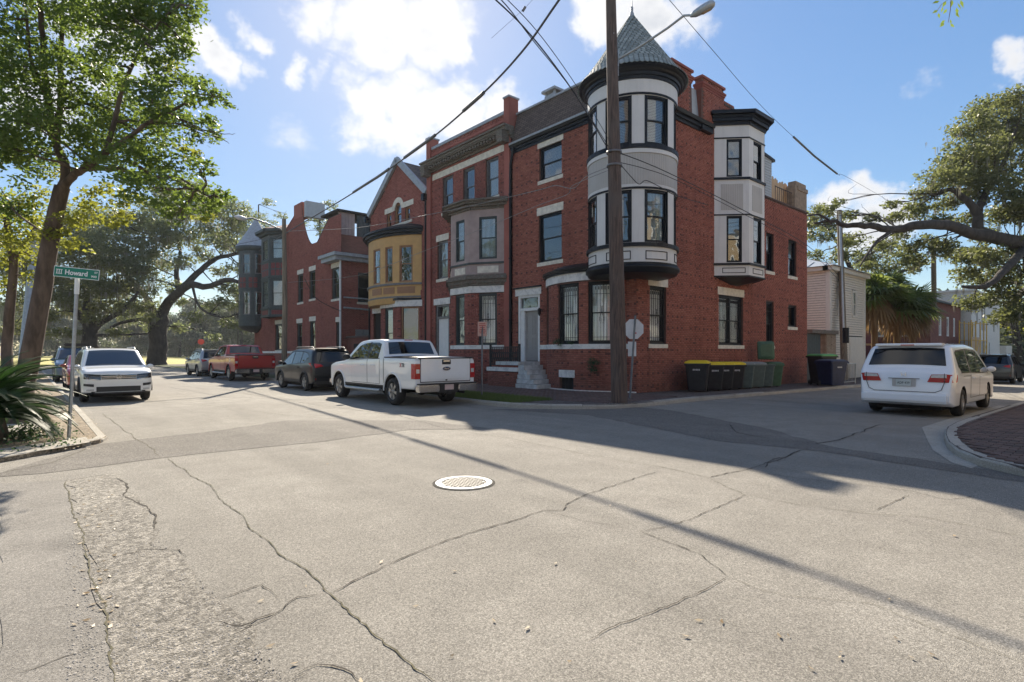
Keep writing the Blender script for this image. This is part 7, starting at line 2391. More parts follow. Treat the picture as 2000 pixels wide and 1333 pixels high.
# wrapped main cable over the street
cp = []
for px_, z_ in ((430, 10.9), (530, 10.6), (660, 10.02), (740, 9.88), (845, 9.93), (940, 10.2), (1020, 10.62), (1090, 11.25), (1200, 12.1), (1350, 13.2)):
    Y_ = 11.92 / ((px_ - 1000) / FPX + .687)
    cp.append(at(px_, HY - (z_ - EYE) * FPX / Y_, Y_))
mc = cable_obj('overhead_cable', cp, .034, 'cable_grey', 'thick wrapped communications cable sweeping over the junction above the roofs')
for a, b_ in ((790, 850), (690, 760), (905, 945)):
    q = MB(); seg = []
    for i in range(7):
        px_ = a + (b_ - a) * i / 6; Y_ = 11.92 / ((px_ - 1000) / FPX + .687)
        z_ = float(np.interp(px_, [430, 530, 660, 740, 845, 940, 1020, 1090], [10.9, 10.6, 10.02, 9.88, 9.93, 10.2, 10.62, 11.25]))
        seg.append(at(px_, HY - (z_ - EYE) * FPX / Y_, Y_))
    q.tube(seg, .062, 8); q.build('splice_wrap', M['steel_dark'], mc)
cable_obj('wire', PT([(1290, -20, 15), (1400, 108, 19), (1480, 200, 23), (1550, 268, 27), (1635, 340, 33), (1665, 352, 36), (1800, 430, 60)]), .009, 'wire', 'thin wire high over the side street carrying a long dark splice')
q = MB(); q.tube([at(1550, 268, 27), at(1590, 305, 29.8), at(1635, 340, 33)], .05, 8); o = q.build('cable_splice', M['steel_dark']); tag(o, 'long dark splice case hanging on the thin wire against blue sky', 'splice case')
q = MB(); q.tube([at(1021, 22, 12), at(1026, 14, 12)], .03, 8); q.build('insulator', M['steel_dark'], mc)
cable_obj('wire', PT([(960, 75, 12), (1023, 18, 12), (1050, -12, 12)]), .003, 'wire', 'hair thin wire with a small dark insulator near the top edge')


# --- wheelie bins
def bin_(name, x, y, rz, body, lid, label, open_lid=False, h=1.06, w=.60, dep=.70, text=None, group='wheelie bins lined up along the brick side wall', lidmat2=None):
    w, dep, h = w * 1.10, dep * 1.05, h * 1.10
    r_ = empty(name, (x, y, gz(x) + KH), R_(rz), label, 'bin', group)
    q = MB(); hb_ = h * .88
    b0_, b1_ = .40, .5
    vs = []
    for z, s_ in ((.06, .76), (hb_ * .55, .88), (hb_, 1.0)):
        a, b_ = w / 2 * s_, dep / 2 * s_; c = .05
        vs += [(-a + c, -b_, z), (a - c, -b_, z), (a, -b_ + c, z), (a, b_ - c, z), (a - c, b_, z), (-a + c, b_, z), (-a, b_ - c, z), (-a, -b_ + c, z)]
    q.add(vs, [tuple(reversed(range(8)))] + [(l * 8 + i, l * 8 + (i + 1) % 8, l * 8 + 8 + (i + 1) % 8, l * 8 + 8 + i) for l in range(2) for i in range(8)], 0, False)
    q.add(vs[16:], [tuple(range(8))], 0)
    q.build('bin_body', M[body], r_)
    q = MB(); q.box(-w / 2 - .02, w / 2 + .02, -dep / 2 - .02, dep / 2 + .02, hb_ - .07, hb_); q.build('rim', M[body], r_)
    q = MB()
    lv = []
    for z, s_ in ((hb_, 1.06), (hb_ + .06, 1.03), (hb_ + .11, .72)):
        a, b_ = w / 2 * s_, dep / 2 * s_; c = .06
        lv += [(-a + c, -b_, z), (a - c, -b_, z), (a, -b_ + c, z), (a, b_ - c, z), (a - c, b_, z), (-a + c, b_, z), (-a, b_ - c, z), (-a, -b_ + c, z)]
    q.add(lv, [tuple(reversed(range(8)))] + [(l * 8 + i, l * 8 + (i + 1) % 8, l * 8 + 8 + (i + 1) % 8, l * 8 + 8 + i) for l in range(2) for i in range(8)] + [tuple(range(16, 24))], 0)
    lo = q.build('lid', M[lid], r_)
    if open_lid:
        lo.location = (-.55, -.0, hb_ - .0); lo.rotation_euler = (R_(84), 0, R_(8)); lo.location = (0, hb_ + dep / 2 + .02, hb_ + dep / 2 + .12)
    q = MB(); q.tube([(-w / 2 + .06, dep / 2 + .06, hb_ - .02), (w / 2 - .06, dep / 2 + .06, hb_ - .02)], .018, 6)
    q.bar((-w / 2 + .08, dep / 2 - .02, hb_ - .02), (-w / 2 + .08, dep / 2 + .07, hb_ - .02), .03); q.bar((w / 2 - .08, dep / 2 - .02, hb_ - .02), (w / 2 - .08, dep / 2 + .07, hb_ - .02), .03); q.build('handle', M[body], r_)
    for s_ in (-1, 1):
        q = MB(); q.lathe([(0, -.03), (.12, -.03), (.12, .03), (0, .03)], 14, axis='x', center=(s_ * w * .40, dep * .34, .12)); q.build('wheel', M['rubber'], r_)
    if text:
        for zz, ww in ((hb_ * .78, .26),):
            q = MB()
            for k in range(5):
                q.box(-ww / 2 + k * ww / 5, -ww / 2 + (k + .7) * ww / 5, -dep / 2 * .965 - .006, -dep / 2 * .955, zz - .03 + rnd.uniform(-.006, .006), zz + .03)
            q.build('stencil_mark', M['bin_print'], r_)
    return r_


for k, (x, body, lid, lab, txt) in enumerate((
        (3.45, 'black_plastic', 'yellow_plastic', 'large black bin with a yellow lid, first of the row at the corner end', 1),
        (4.45, 'black_plastic', 'yellow_plastic', 'black bin with yellow lid, second of the row', 1),
        (5.25, 'black_plastic', 'yellow_plastic', 'black bin with yellow lid, third of the row', 1),
        (6.05, 'black_plastic', 'yellow_plastic', 'black bin with stained orange yellow lid next to the grey lidded bins', 1),
        (6.95, 'grey_plastic', 'grey_lid', 'grey green bin with a flat grey lid next to the yellow lidded bins', 0),
        (7.9, 'grey_plastic', 'grey_lid', 'second grey green bin with grey lid, beside the one with its lid up', 0),
        (8.75, 'grey_plastic', 'green_plastic', 'narrow grey green bin with its green lid raised against the brick wall', 0),
        (9.55, 'green_plastic', 'green_plastic', 'green bin with green lid at the far end of the row', 0))):
    bin_('wheelie_bin', x - .85, -.85 + rnd.uniform(-.04, .04), -18 + rnd.uniform(-6, 6) - (50 if k == 0 else 30), body, lid, lab, text=txt, w=.62 if k else .74, dep=.72 if k else .82, h=1.02 if k else 1.08, open_lid=(k == 6))
nb2 = bin_('wheelie_bin', 12.0, -2.05, -25, 'navy_plastic', 'navy_plastic', 'navy blue recycling bin standing at the kerb before the cream house', text=1, group='bins at the kerb by the cream house', w=.85, dep=.95, h=1.15)
nb3 = bin_('wheelie_bin', 12.8, -1.35, -25, 'black_plastic', 'green_lid', 'black bin with bright green lid behind the navy recycling bin', group='bins at the kerb by the cream house', w=.85, dep=.9, h=1.42)
fn = empty('metal_barrier', (13.4, -2.0, gz(13.4) + KH), 0, 'low galvanised tube barrier beside the navy bin at the kerb', 'barrier')
q = MB(); q.tube([(0, 0, 0), (0, 0, 1.0), (1.9, 0, 1.0), (1.9, 0, 0)], .025, 6); q.build('barrier_frame', M['galv'], fn)
for k in range(9):
    q = MB(); q.bar((.19 * (k + 1), 0, .12), (.19 * (k + 1), 0, 1.0), .018); q.build('barrier_bar', M['galv'], fn)
q = MB(); q.bar((0, 0, .12), (1.9, 0, .12), .03); q.build('lower_rail', M['galv'], fn)

# --- manhole
mc_ = on_ground(906, 944)
mh = empty('manhole_cover', (mc_.x, mc_.y, 0), 0, 'round cast iron manhole cover inside a white painted ring', 'manhole cover')
q = MB(); q.lathe([(.335, .012), (.265, .012), (.265, .002)][::-1], 40, smooth=False); q.lathe([(.335, .0), (.335, .012)], 40); q.build('painted_ring', M['ring_paint'], mh)
q = MB(); q.lathe([(.37, .0058), (.335, .0058)][::-1], 40, smooth=False); q.lathe([(.265, .0062), (.256, .0062)][::-1], 40, smooth=False); q.build('seat_gap', M['crack'], mh)
q = MB(); q.lathe([(.256, .003), (0.0, .003)][::-1], 36, smooth=False); q.build('cover', M['iron_cover'], mh)
for i in range(-5, 6):
    for j in range(-5, 6):
        if math.hypot(i, j) * .045 > .235: continue
        q = MB(); q.box(-.015, .015, -.015, .015, 0, .009); o = q.build('stud', M['iron_cover'], mh); o.location = (i * .045, j * .045, .003); o.rotation_euler = (0, 0, R_(8))

# ================================================================ patches and cracks in the road (traced where they lie)
G_ = lambda px_, py_: tuple(on_ground(px_, py_)[:2])


def jag(path, amp=.03, step=.12, seed=0):
    r_ = random.Random(seed); out = [path[0]]
    for a, b_ in zip(path, path[1:]):
        n_ = max(1, int(math.dist(a, b_) / step)); dx, dy = b_[0] - a[0], b_[1] - a[1]; L_ = math.hypot(dx, dy) or 1
        for i in range(1, n_ + 1):
            o_ = r_.uniform(-amp, amp) if i < n_ else 0
            out.append((a[0] + dx * i / n_ - dy / L_ * o_, a[1] + dy * i / n_ + dx / L_ * o_))
    return out


def patch(pixels, mat, lift, amp=.05, seed=1):
    p = [G_(*q_) for q_ in pixels]
    return sheet('asphalt_patch', jag(p + [p[0]], amp, .25, seed)[:-1], mat, lift, road)


patch([(192, 868), (420, 842), (560, 822), (700, 822), (830, 822), (960, 838), (800, 840), (640, 862), (420, 884), (300, 897), (90, 925), (0, 932), (0, 925)], 'asphalt_patch', .004, .04, 3)
patch([(0, 945), (130, 938), (150, 1020), (175, 1130), (210, 1240), (225, 1345), (0, 1345)], 'road_far', .004, .02, 4)
patch([(130, 938), (225, 925), (245, 960), (290, 1000), (310, 1040), (290, 1070), (360, 1095), (385, 1150), (440, 1180), (500, 1230), (490, 1290), (560, 1345), (225, 1345), (210, 1240), (175, 1130), (150, 1020)], 'coarse', .005, .06, 5)
patch([(1180, 790), (1310, 802), (1500, 838), (1620, 872), (2010, 930), (2010, 944), (1600, 882), (1400, 862), (1150, 812), (960, 800), (1060, 800)], 'asphalt_patch', .004, .05, 6)
patch([(1390, 838), (1425, 828), (1490, 850), (1450, 862)], 'asphalt_patch', .0055, .05, 8)
sheet('concrete_apron', [G_(1812, 862), (-2.2, KS + .45), (6, KS + .4), (6, KS), (-1.6, KS), (-2.8, -9.27), (-3.9, -9.46), (-4.9, -9.70), (-5.7, -9.98), (-6.3, -10.32), (-6.6, -10.3), (-6.35, -10.05), (-5.3, -9.6)], 'concrete', .006, road)


def crack(pixels, w=.02, mat='crack', seed=0, amp=.03):
    p = jag(jag([G_(*q_) for q_ in pixels], amp * 1.3, .35, seed + 50), .010, .05, seed)
    r_ = random.Random(seed + 99); vs, fs = [], []
    n_ = len(p)
    for i, (x, y) in enumerate(p):
        a, b_ = p[max(i - 1, 0)], p[min(i + 1, n_ - 1)]
        dx, dy = b_[0] - a[0], b_[1] - a[1]; L_ = math.hypot(dx, dy) or 1
        ww = w * r_.uniform(.25, 1.2) * min(1, (i + .4) / 3, (n_ - i - .6) / 3) / 2
        vs += [(x - dy / L_ * ww, y + dx / L_ * ww, gz(x) + .0066), (x + dy / L_ * ww * .8, y - dx / L_ * ww * .8, gz(x) + .0066)]
    fs = [(2 * i + 1, 2 * i + 3, 2 * i + 2, 2 * i) for i in range(n_ - 1)]
    q = MB(); q.add(vs, fs, 0)
    o = q.build('crack', M[mat], road)
    return o


crk = [
    ([(325, 895), (420, 960), (520, 1055), (640, 1158), (720, 1230), (790, 1290), (850, 1335)], .024, 'crack_grass'),
    ([(1285, 922), (1180, 955), (1108, 985), (1100, 998), (1060, 998), (940, 1035), (800, 1085), (720, 1122), (645, 1160)], .014, 'crack'),
    ([(640, 1158), (580, 1168), (540, 1200), (450, 1245)], .010, 'crack'),
    ([(1456, 968), (1380, 1000), (1300, 1030), (1250, 1038)], .012, 'crack'),
    ([(1250, 1038), (1310, 1062), (1370, 1085), (1420, 1128)], .012, 'crack'),
    ([(1420, 1128), (1400, 1140), (1350, 1165), (1280, 1195), (1200, 1225), (1140, 1255)], .010, 'crack'),
    ([(1420, 1128), (1490, 1155), (1560, 1168), (1700, 1180), (1850, 1240), (2010, 1302)], .009, 'crack_grass'),
    ([(860, 835), (1020, 862), (1140, 888), (1285, 912), (1383, 934)], .022, 'crack_grass'),
    ([(1383, 934), (1480, 912), (1565, 880)], .02, 'crack'),
    ([(1565, 880), (1500, 905), (1495, 915)], .02, 'crack'),
    ([(1383, 934), (1456, 968), (1550, 985), (1700, 1005), (1800, 1010), (2010, 1052)], .016, 'crack_grass'),
    ([(1710, 998), (1775, 968)], .014, 'crack'),
    ([(1420, 915), (1600, 940), (1780, 960), (1850, 978), (1920, 968)], .010, 'crack'),
    ([(1425, 830), (1440, 846), (1490, 856)], .045, 'crack'),
    ([(1590, 868), (1640, 860), (1720, 830)], .04, 'crack'),
    ([(0, 1332), (100, 1295), (205, 1258)], .010, 'crack'),
    ([(130, 938), (150, 1020), (175, 1130), (210, 1240), (225, 1340)], .028, 'crack_grass'),
    ([(158, 1032), (230, 1020), (300, 1005)], .012, 'crack'), ([(172, 1106), (240, 1086), (280, 1075), (350, 1075), (365, 1090)], .012, 'crack'),
    ([(190, 1145), (260, 1130)], .012, 'crack'), ([(225, 935), (250, 955), (240, 970), (285, 990), (305, 1010), (300, 1035), (315, 1035)], .03, 'crack'),
    ([(410, 1170), (450, 1165), (510, 1143), (545, 1170)], .010, 'crack'), ([(415, 1215), (470, 1225), (555, 1190)], .016, 'crack'),
    ([(575, 1320), (620, 1300), (670, 1308), (712, 1335)], .012, 'crack'), ([(530, 1325), (560, 1335), (620, 1308)], .010, 'crack'),
    ([(200, 808), (240, 840), (285, 868), (312, 893)], .03, 'crack_grass'), ([(1060, 998), (1150, 1020), (1250, 1038)], .006, 'crack'),
    ([(390, 790), (560, 812), (700, 822)], .03, 'crack_grass'), ([(480, 770), (620, 792), (780, 812), (860, 835)], .02, 'crack'),
    ([(0, 1070), (80, 1062), (150, 1040)], .004, 'crack'), ([(40, 1200), (110, 1188), (160, 1180)], .004, 'crack'),
    ([(0, 925), (100, 905), (190, 870)], .035, 'crack_grass')]
for i, (p, w_, mt_) in enumerate(crk): crack(p, w_ * (.50 if mt_ == 'crack_grass' else .95), mt_, i)
# joint lines of the far road
# small stones and fallen leaves
V_, F_ = [], []
r2 = np.random.default_rng(3)
for k in range(5200):
    px_, py_ = r2.uniform(130, 560), r2.uniform(930, 1333)
    if px_ > 230 + (py_ - 940) * .85: continue
    p = on_ground(px_, py_); s_ = r2.uniform(.002, .0105) * r2.uniform(.4, 1); a = r2.uniform(0, 6.28)
    b_ = len(V_)
    for j in range(5): V_.append((p.x + s_ * math.cos(a + j * 1.257) * r2.uniform(.7, 1.2), p.y + s_ * math.sin(a + j * 1.257) * r2.uniform(.7, 1.2), .005))
    V_.append((p.x, p.y, .005 + s_ * .8))
    for j in range(5): F_.append((b_ + j, b_ + (j + 1) % 5, b_ + 5))
o = np_mesh('gravel', V_, F_, M['stone']); tag(o, kind='stuff', label='loose grit over the crumbled asphalt strip', cat='gravel')
V_, F_, T_ = [], [], []
spots = [(888, 1118), (1085, 1103), (812, 1187), (1030, 1230), (1340, 1246), (1410, 1218), (1540, 1245), (1750, 1250), (1640, 1288), (1585, 1310), (1780, 1288), (1820, 1282), (528, 1265), (1365, 1215), (1242, 1100), (705, 1335), (640, 908), (648, 905)] + [(r2.uniform(100, 1950), r2.uniform(900, 1330)) for _ in range(14)] + \
        [(r2.uniform(60, 190), r2.uniform(815, 880)) for _ in range(160)] + [(r2.uniform(1180, 1240), r2.uniform(776, 792)) for _ in range(120)] + [(r2.uniform(140, 230), 930 + r2.uniform(0, 300)) for _ in range(60)]
for px_, py_ in spots:
    onk = py_ < 892 and px_ < 200 or (px_ > 1170 and py_ < 793)
    p = on_ground(px_, py_, KH if onk else 0.0); z_ = (KH + .008 if onk else .008); a = r2.uniform(0, 6.28); l_ = r2.uniform(.012, .028); w_ = l_ * .4
    c, s_ = math.cos(a), math.sin(a); b_ = len(V_)
    for u_, v_, h_ in ((-l_, 0, .004), (0, -w_, 0), (l_, 0, .008), (0, w_, .006)): V_.append((p.x + c * u_ - s_ * v_, p.y + s_ * u_ + c * v_, z_ + h_))
    F_.append((b_, b_ + 1, b_ + 2, b_ + 3)); T_.append(r2.uniform(0, 1))
o = np_mesh('fallen_leaves', V_, F_, M['dead_leaf'], tint=T_); tag(o, kind='stuff', label='dry leaves scattered over the road and corner verge', cat='leaves')

# brick pavement on the near right corner: each brick laid on its own
cnt = 0
cands = []
xx0, yy0 = -7.4, -16.0
for i in range(150):
    for j in range(70):
        x = xx0 + i * .108 + 0; y = yy0 + j * .212 + (.106 if i % 2 else 0)
        cx_, cy_ = x + .05, y + .1
        lim = float(np.interp(cx_, [-7.2, -7.05, -6.75, -6.3, -5.7, -4.9, -3.9, -2.8, -1.6, 60], [-12.4, -11.5, -10.8, -10.32, -9.98, -9.7, -9.46, -9.27, KS, KS]))
        inside = cy_ < lim - .24 and cx_ > -6.95
        if not inside or cy_ > KS - .2 or cx_ > 7: continue
        rel_ = (cx_ - CU, cy_ - CV); Y_ = rel_[0] * RX[1] + rel_[1] * LX[1]; X_ = rel_[0] * RX[0] + rel_[1] * LX[0]
        if Y_ < 1: continue
        if not (1840 < 1000 + FPX * X_ / Y_ < 2040): continue
        cands.append((Y_, cx_, cy_))
cands.sort()
bm_ = [None] * 5
for k in range(5):
    q = MB(); q.add([(-.049, -.101, 0), (.049, -.101, 0), (.049, .101, 0), (-.049, .101, 0), (-.045, -.097, .016), (.045, -.097, .016), (.045, .097, .016), (-.045, .097, .016)],
                    [(4, 5, 6, 7), (0, 1, 5, 4), (1, 2, 6, 5), (2, 3, 7, 6), (3, 0, 4, 7)], 0, tint=(.03, .25, .5, .75, 1)[k]); o = q.build('brick', M['pave_brick'], None); bm_[k] = o.data; bpy.data.objects.remove(o)
walk = sheet('brick_walk', [(-6.95, -15.9), (-6.95, -12.4), (-6.8, -11.6), (-6.5, -10.95), (-6.1, -10.5), (-5.55, -10.2), (-4.8, -9.92), (-3.85, -9.68), (-2.75, -9.5), (-1.6, KS - .2), (7, KS - .2), (7, -15.9)], 'mortar_grey', KH + .004)
for Y_, cx_, cy_ in cands[:290]:
    o = bpy.data.objects.new('brick', bm_[rnd.randrange(5)]); col.objects.link(o); o.parent = walk
    o.location = (cx_, cy_, gz(cx_) + KH + .005 + rnd.uniform(-.002, .004)); o.rotation_euler = (rnd.uniform(-.02, .02), rnd.uniform(-.02, .02), rnd.uniform(-.03, .03))
if len(cands) > 290:
    V_, F_, T_ = [], [], []
    for Y_, cx_, cy_ in cands[290:]:
        z_ = gz(cx_) + KH + .005 + rnd.uniform(-.002, .003); b_ = len(V_)
        V_ += [(cx_ - .049, cy_ - .101, z_), (cx_ + .049, cy_ - .101, z_), (cx_ + .049, cy_ + .101, z_), (cx_ - .049, cy_ + .101, z_), (cx_ - .045, cy_ - .097, z_ + .014), (cx_ + .045, cy_ - .097, z_ + .014), (cx_ + .045, cy_ + .097, z_ + .014), (cx_ - .045, cy_ + .097, z_ + .014)]
        F_ += [tuple(b_ + t for t in f) for f in ((4, 5, 6, 7), (0, 1, 5, 4), (1, 2, 6, 5), (2, 3, 7, 6), (3, 0, 4, 7))]; T_ += [rnd.random()] * 5
    np_mesh('bricks', V_, F_, M['pave_brick'], walk, 'stuff', tint=T_)
# brick footway in front of the corner house, joined
V_, F_, T_ = [], [], []
r3 = random.Random(9)
i = 0
for i in range(36):
    for j in range(-20, 70):
        x = -4.15 + i * .108; y = -1.9 + (j + 20) * .212 + (.106 if i % 2 else 0) - 0
        if x > -.15 and y > -.1: continue
        if y > 12: continue
        if x < -3.9 + 0 and y < -1.2: continue
        z_ = gz(x) + KH + .004 + r3.uniform(-.002, .004); b_ = len(V_); t_ = r3.random()
        V_ += [(x, y, z_ - .01), (x + .1, y, z_ - .01), (x + .1, y + .2, z_ - .01), (x, y + .2, z_ - .01), (x + .004, y + .004, z_ + .008), (x + .096, y + .004, z_ + .008), (x + .096, y + .196, z_ + .008), (x + .004, y + .196, z_ + .008)]
        F_ += [tuple(b_ + t for t in f) for f in ((4, 5, 6, 7), (0, 1, 5, 4), (1, 2, 6, 5), (2, 3, 7, 6), (3, 0, 4, 7))]; T_ += [t_] * 5
o = np_mesh('paving_bricks', V_, F_, M['pave_brick'], None, 'stuff', tint=T_); tag(o, 'dark brick footway laid in front of the corner house', 'brick paving')
# ================================================================ trees and planting


def leaves(name, centers, radii, n_per, size, mat, parent=None, sig=.5, seed=1, clumps=14, clump_sig=.22, kind=None, label=None, cat=None, flat=.75, updir=.3):
    """many leaf sized faces gathered in clumps inside the given blobs"""
    r_ = np.random.default_rng(seed)
    P, T = [], []
    for (c, rad) in zip(centers, radii):
        m = max(3, int(clumps))
        d = r_.normal(size=(m, 3)); d /= np.linalg.norm(d, axis=1)[:, None]
        rr = rad * r_.uniform(.25, 1.0, m) ** .6
        cc = np.array(c) + d * rr[:, None] * np.array([1, 1, flat])
        k = max(1, int(n_per * (rad ** 2) / m))
        off = r_.normal(size=(m, k, 3)) * (clump_sig * rad) * np.array([1, 1, .55])
        tone = r_.uniform(.15, .85, (m, 1))
        P.append((cc[:, None, :] + off).reshape(-1, 3)); T.append((tone + r_.normal(size=(m, k)) * .15).reshape(-1))
    P = np.concatenate(P); T = np.clip(np.concatenate(T), 0, 1)
    n = len(P)
    u = r_.normal(size=(n, 3)); u[:, 2] *= .6; u /= np.linalg.norm(u, axis=1)[:, None]
    v = r_.normal(size=(n, 3)); v -= (v * u).sum(1)[:, None] * u; v /= np.linalg.norm(v, axis=1)[:, None]
    s = size * r_.uniform(.45, 1.4, n)[:, None]
    V = np.stack([P - u * s * .55, P - v * s * .30 + u * s * .05, P + u * s * .55, P + v * s * .30 + u * s * .05], 1).reshape(-1, 3)
    F = np.arange(4 * n).reshape(-1, 4)
    o = np_mesh(name, V, F, mat, parent, kind, tint=T)
    if label: tag(o, label, cat)
    return o


def limb(mb, pts, r0, r1, n=9, wob=.0, seed=0):
    r_ = random.Random(seed); P = [Vector(p) for p in pts]; out = []
    for i in range(len(P) - 1):
        p0, p1, p2, p3 = P[max(i - 1, 0)], P[i], P[i + 1], P[min(i + 2, len(P) - 1)]
        for k in range(4):
            t = k / 4
            q = .5 * ((2 * p1) + (-p0 + p2) * t + (2 * p0 - 5 * p1 + 4 * p2 - p3) * t * t + (-p0 + 3 * p1 - 3 * p2 + p3) * t ** 3)
            out.append(q + Vector((r_.uniform(-1, 1), r_.uniform(-1, 1), r_.uniform(-1, 1))) * wob)
    out.append(P[-1]); m = len(out)
    mb.tube(out, [r0 + (r1 - r0) * (i / (m - 1)) ** .8 for i in range(m)], n)
    return out


def twigs(mb, starts, centers, r0=.05, seed=0, per=1, wob=.06):
    r_ = random.Random(seed)
    for c in centers:
        c = Vector(c); s_ = min(starts, key=lambda p: (p - c).length * r_.uniform(.8, 1.2))
        m_ = (s_ + c) / 2 + Vector((r_.uniform(-1, 1), r_.uniform(-1, 1), r_.uniform(-.2, .8))) * (c - s_).length * .15
        path = limb(mb, [s_, m_, c], r0, r0 * .25, 5, wob, r_.randrange(999))
        for k in range(per):
            e = c + Vector((r_.uniform(-1, 1), r_.uniform(-1, 1), r_.uniform(-.6, 1))) * (c - s_).length * .30
            limb(mb, [path[len(path) // 2], (path[-1] + e) / 2, e], r0 * .45, r0 * .12, 4, wob * .5, r_.randrange(999))


# --- near left tree
root = on_ground(40, 826, 0.06)
ta = empty('street_tree', root, 0, 'tall leaning maple with bright green leaves beside the street name sign', 'tree')
rl = lambda p: Vector(p) - root
q = MB(); st = []
P_ = lambda px_, py_, d=12.5: rl(at(px_, py_, d))
st += limb(q, [(0, 0, -.1), P_(45, 760), P_(63, 680), P_(84, 560), P_(104, 440), P_(122, 365)], .225, .145, 14, .008, 1)
q.lathe([(.36, -.1), (.27, .15), (.22, .5)], 14)
st += limb(q, [P_(121, 375), P_(128, 330), P_(108, 270), P_(92, 190, 12.3), P_(84, 100, 12.2), P_(78, 10, 12), P_(60, -90, 12)], .11, .04, 10, .02, 2)
st += limb(q, [P_(122, 372), P_(142, 345, 12.4), P_(168, 330, 12.2), P_(205, 300, 11.9), P_(250, 270, 11.6), P_(310, 225, 11.4), P_(360, 205, 11.2), P_(430, 190, 11)], .10, .015, 9, .02, 3)
st += limb(q, [P_(168, 330, 12.2), P_(225, 330, 12), P_(290, 345, 11.7), P_(350, 350, 11.4), P_(410, 385, 11.2)], .07, .015, 7, .02, 4)
st += limb(q, [P_(108, 270), P_(120, 190, 12.6), P_(118, 100, 13), P_(122, 20, 13.2), P_(130, -80, 13.4)], .08, .03, 8, .02, 5)
st += limb(q, [P_(92, 190), P_(60, 120, 12), P_(50, 20, 11.8)], .06, .02, 7, .02, 6)
st += limb(q, [P_(84, 250), P_(40, 180), P_(0, 150, 12)], .05, .015, 7, .02, 7)
st += limb(q, [P_(205, 300, 11.9), P_(245, 160, 11.8), P_(300, 60, 11.6), P_(350, 10, 11.5)], .06, .015, 7, .02, 8)
bl = [(30, 40, 80), (110, 20, 70), (190, 40, 80), (265, 40, 70), (325, 40, 55), (360, 15, 40), (50, 130, 75), (150, 150, 80), (235, 130, 55), (300, 95, 55), (355, 85, 35),
      (30, 230, 80), (130, 240, 90), (220, 215, 70), (290, 190, 60), (345, 170, 50), (395, 185, 40), (435, 195, 25), (200, 290, 70), (270, 260, 55), (330, 250, 50), (385, 250, 40), (418, 262, 22),
      (260, 320, 60), (330, 320, 55), (300, 370, 55), (360, 370, 45), (400, 400, 42), (425, 385, 30), (40, 310, 70), (20, 400, 50), (345, 420, 28), (60, -60, 100), (200, -60, 110), (320, -60, 80), (-40, 100, 100), (-40, 280, 90), (390, 330, 30)]
cen, rad = [], []
for i, (px_, py_, rp2) in enumerate(bl):
    d_ = 12.0 + rnd.uniform(-1.5, 1.6); cen.append(tuple(P_(px_, py_, d_))); rad.append(rp2 / FPX * d_)
twigs(q, st, cen, .035, 3, 3, .03)
q.build('trunk', M['bark'], ta)
leaves('crown', cen, rad, 2500, .088, M['leaf_near'], ta, clumps=26, clump_sig=.19, seed=5)
blg = [(60, 400, 50), (120, 440, 40), (175, 420, 40), (95, 470, 30), (210, 385, 38), (230, 430, 28), (150, 480, 24), (20, 460, 40), (255, 395, 26), (400, 425, 20), (370, 300, 22), (330, 130, 26), (260, 20, 40), (110, 330, 26)]
cen, rad = [], []
for px_, py_, rp2 in blg:
    d_ = 12.6 + rnd.uniform(-.8, .9); cen.append(tuple(P_(px_, py_, d_))); rad.append(rp2 / FPX * d_)
leaves('lit_leaves', cen, rad, 2000, .09, M['leaf_gold'], ta, clumps=12, clump_sig=.24, seed=6)  # lower crown's sunlight painted by a yellower leaf colour

root = on_ground(18, 800, .1)
tb = empty('street_tree', root, 0, 'thin trunked young tree with yellowing leaves beyond the leaning maple', 'tree')
rl = lambda p: Vector(p) - root
q = MB(); P_ = lambda px_, py_, d=15.0: rl(at(px_, py_, d))
st = limb(q, [(0, 0, -.1), P_(14, 690), P_(20, 600), P_(26, 520), P_(18, 460), P_(8, 400)], .15, .07, 10, .01, 11)
st += limb(q, [P_(26, 520), P_(45, 480), P_(70, 440)], .07, .02, 7, .02, 12)
cen = [tuple(P_(*c)) for c in ((10, 470), (60, 500), (40, 430), (-20, 500), (110, 480), (-30, 420), (80, 540), (10, 560))]
twigs(q, st, cen, .03, 4, 2, .03); q.build('trunk', M['bark'], tb)
leaves('crown', cen, [.5, .35, .5, .55, .3, .6, .3, .3], 2000, .10, M['leaf_gold'], tb, clumps=14, clump_sig=.3, seed=8)
gp = empty('utility_pole', on_ground(40, 772, .1), 0, 'leaning pale grey pole behind the thick maple trunk at the left', 'utility pole')
q = MB(); q.tube([(0, 0, 0), at(66, 488, 21) - gp.location, at(72, 430, 21) - gp.location], [.16, .13, .12], 12); q.build('pole_shaft', M['galv'], gp)

# --- live oaks of the park


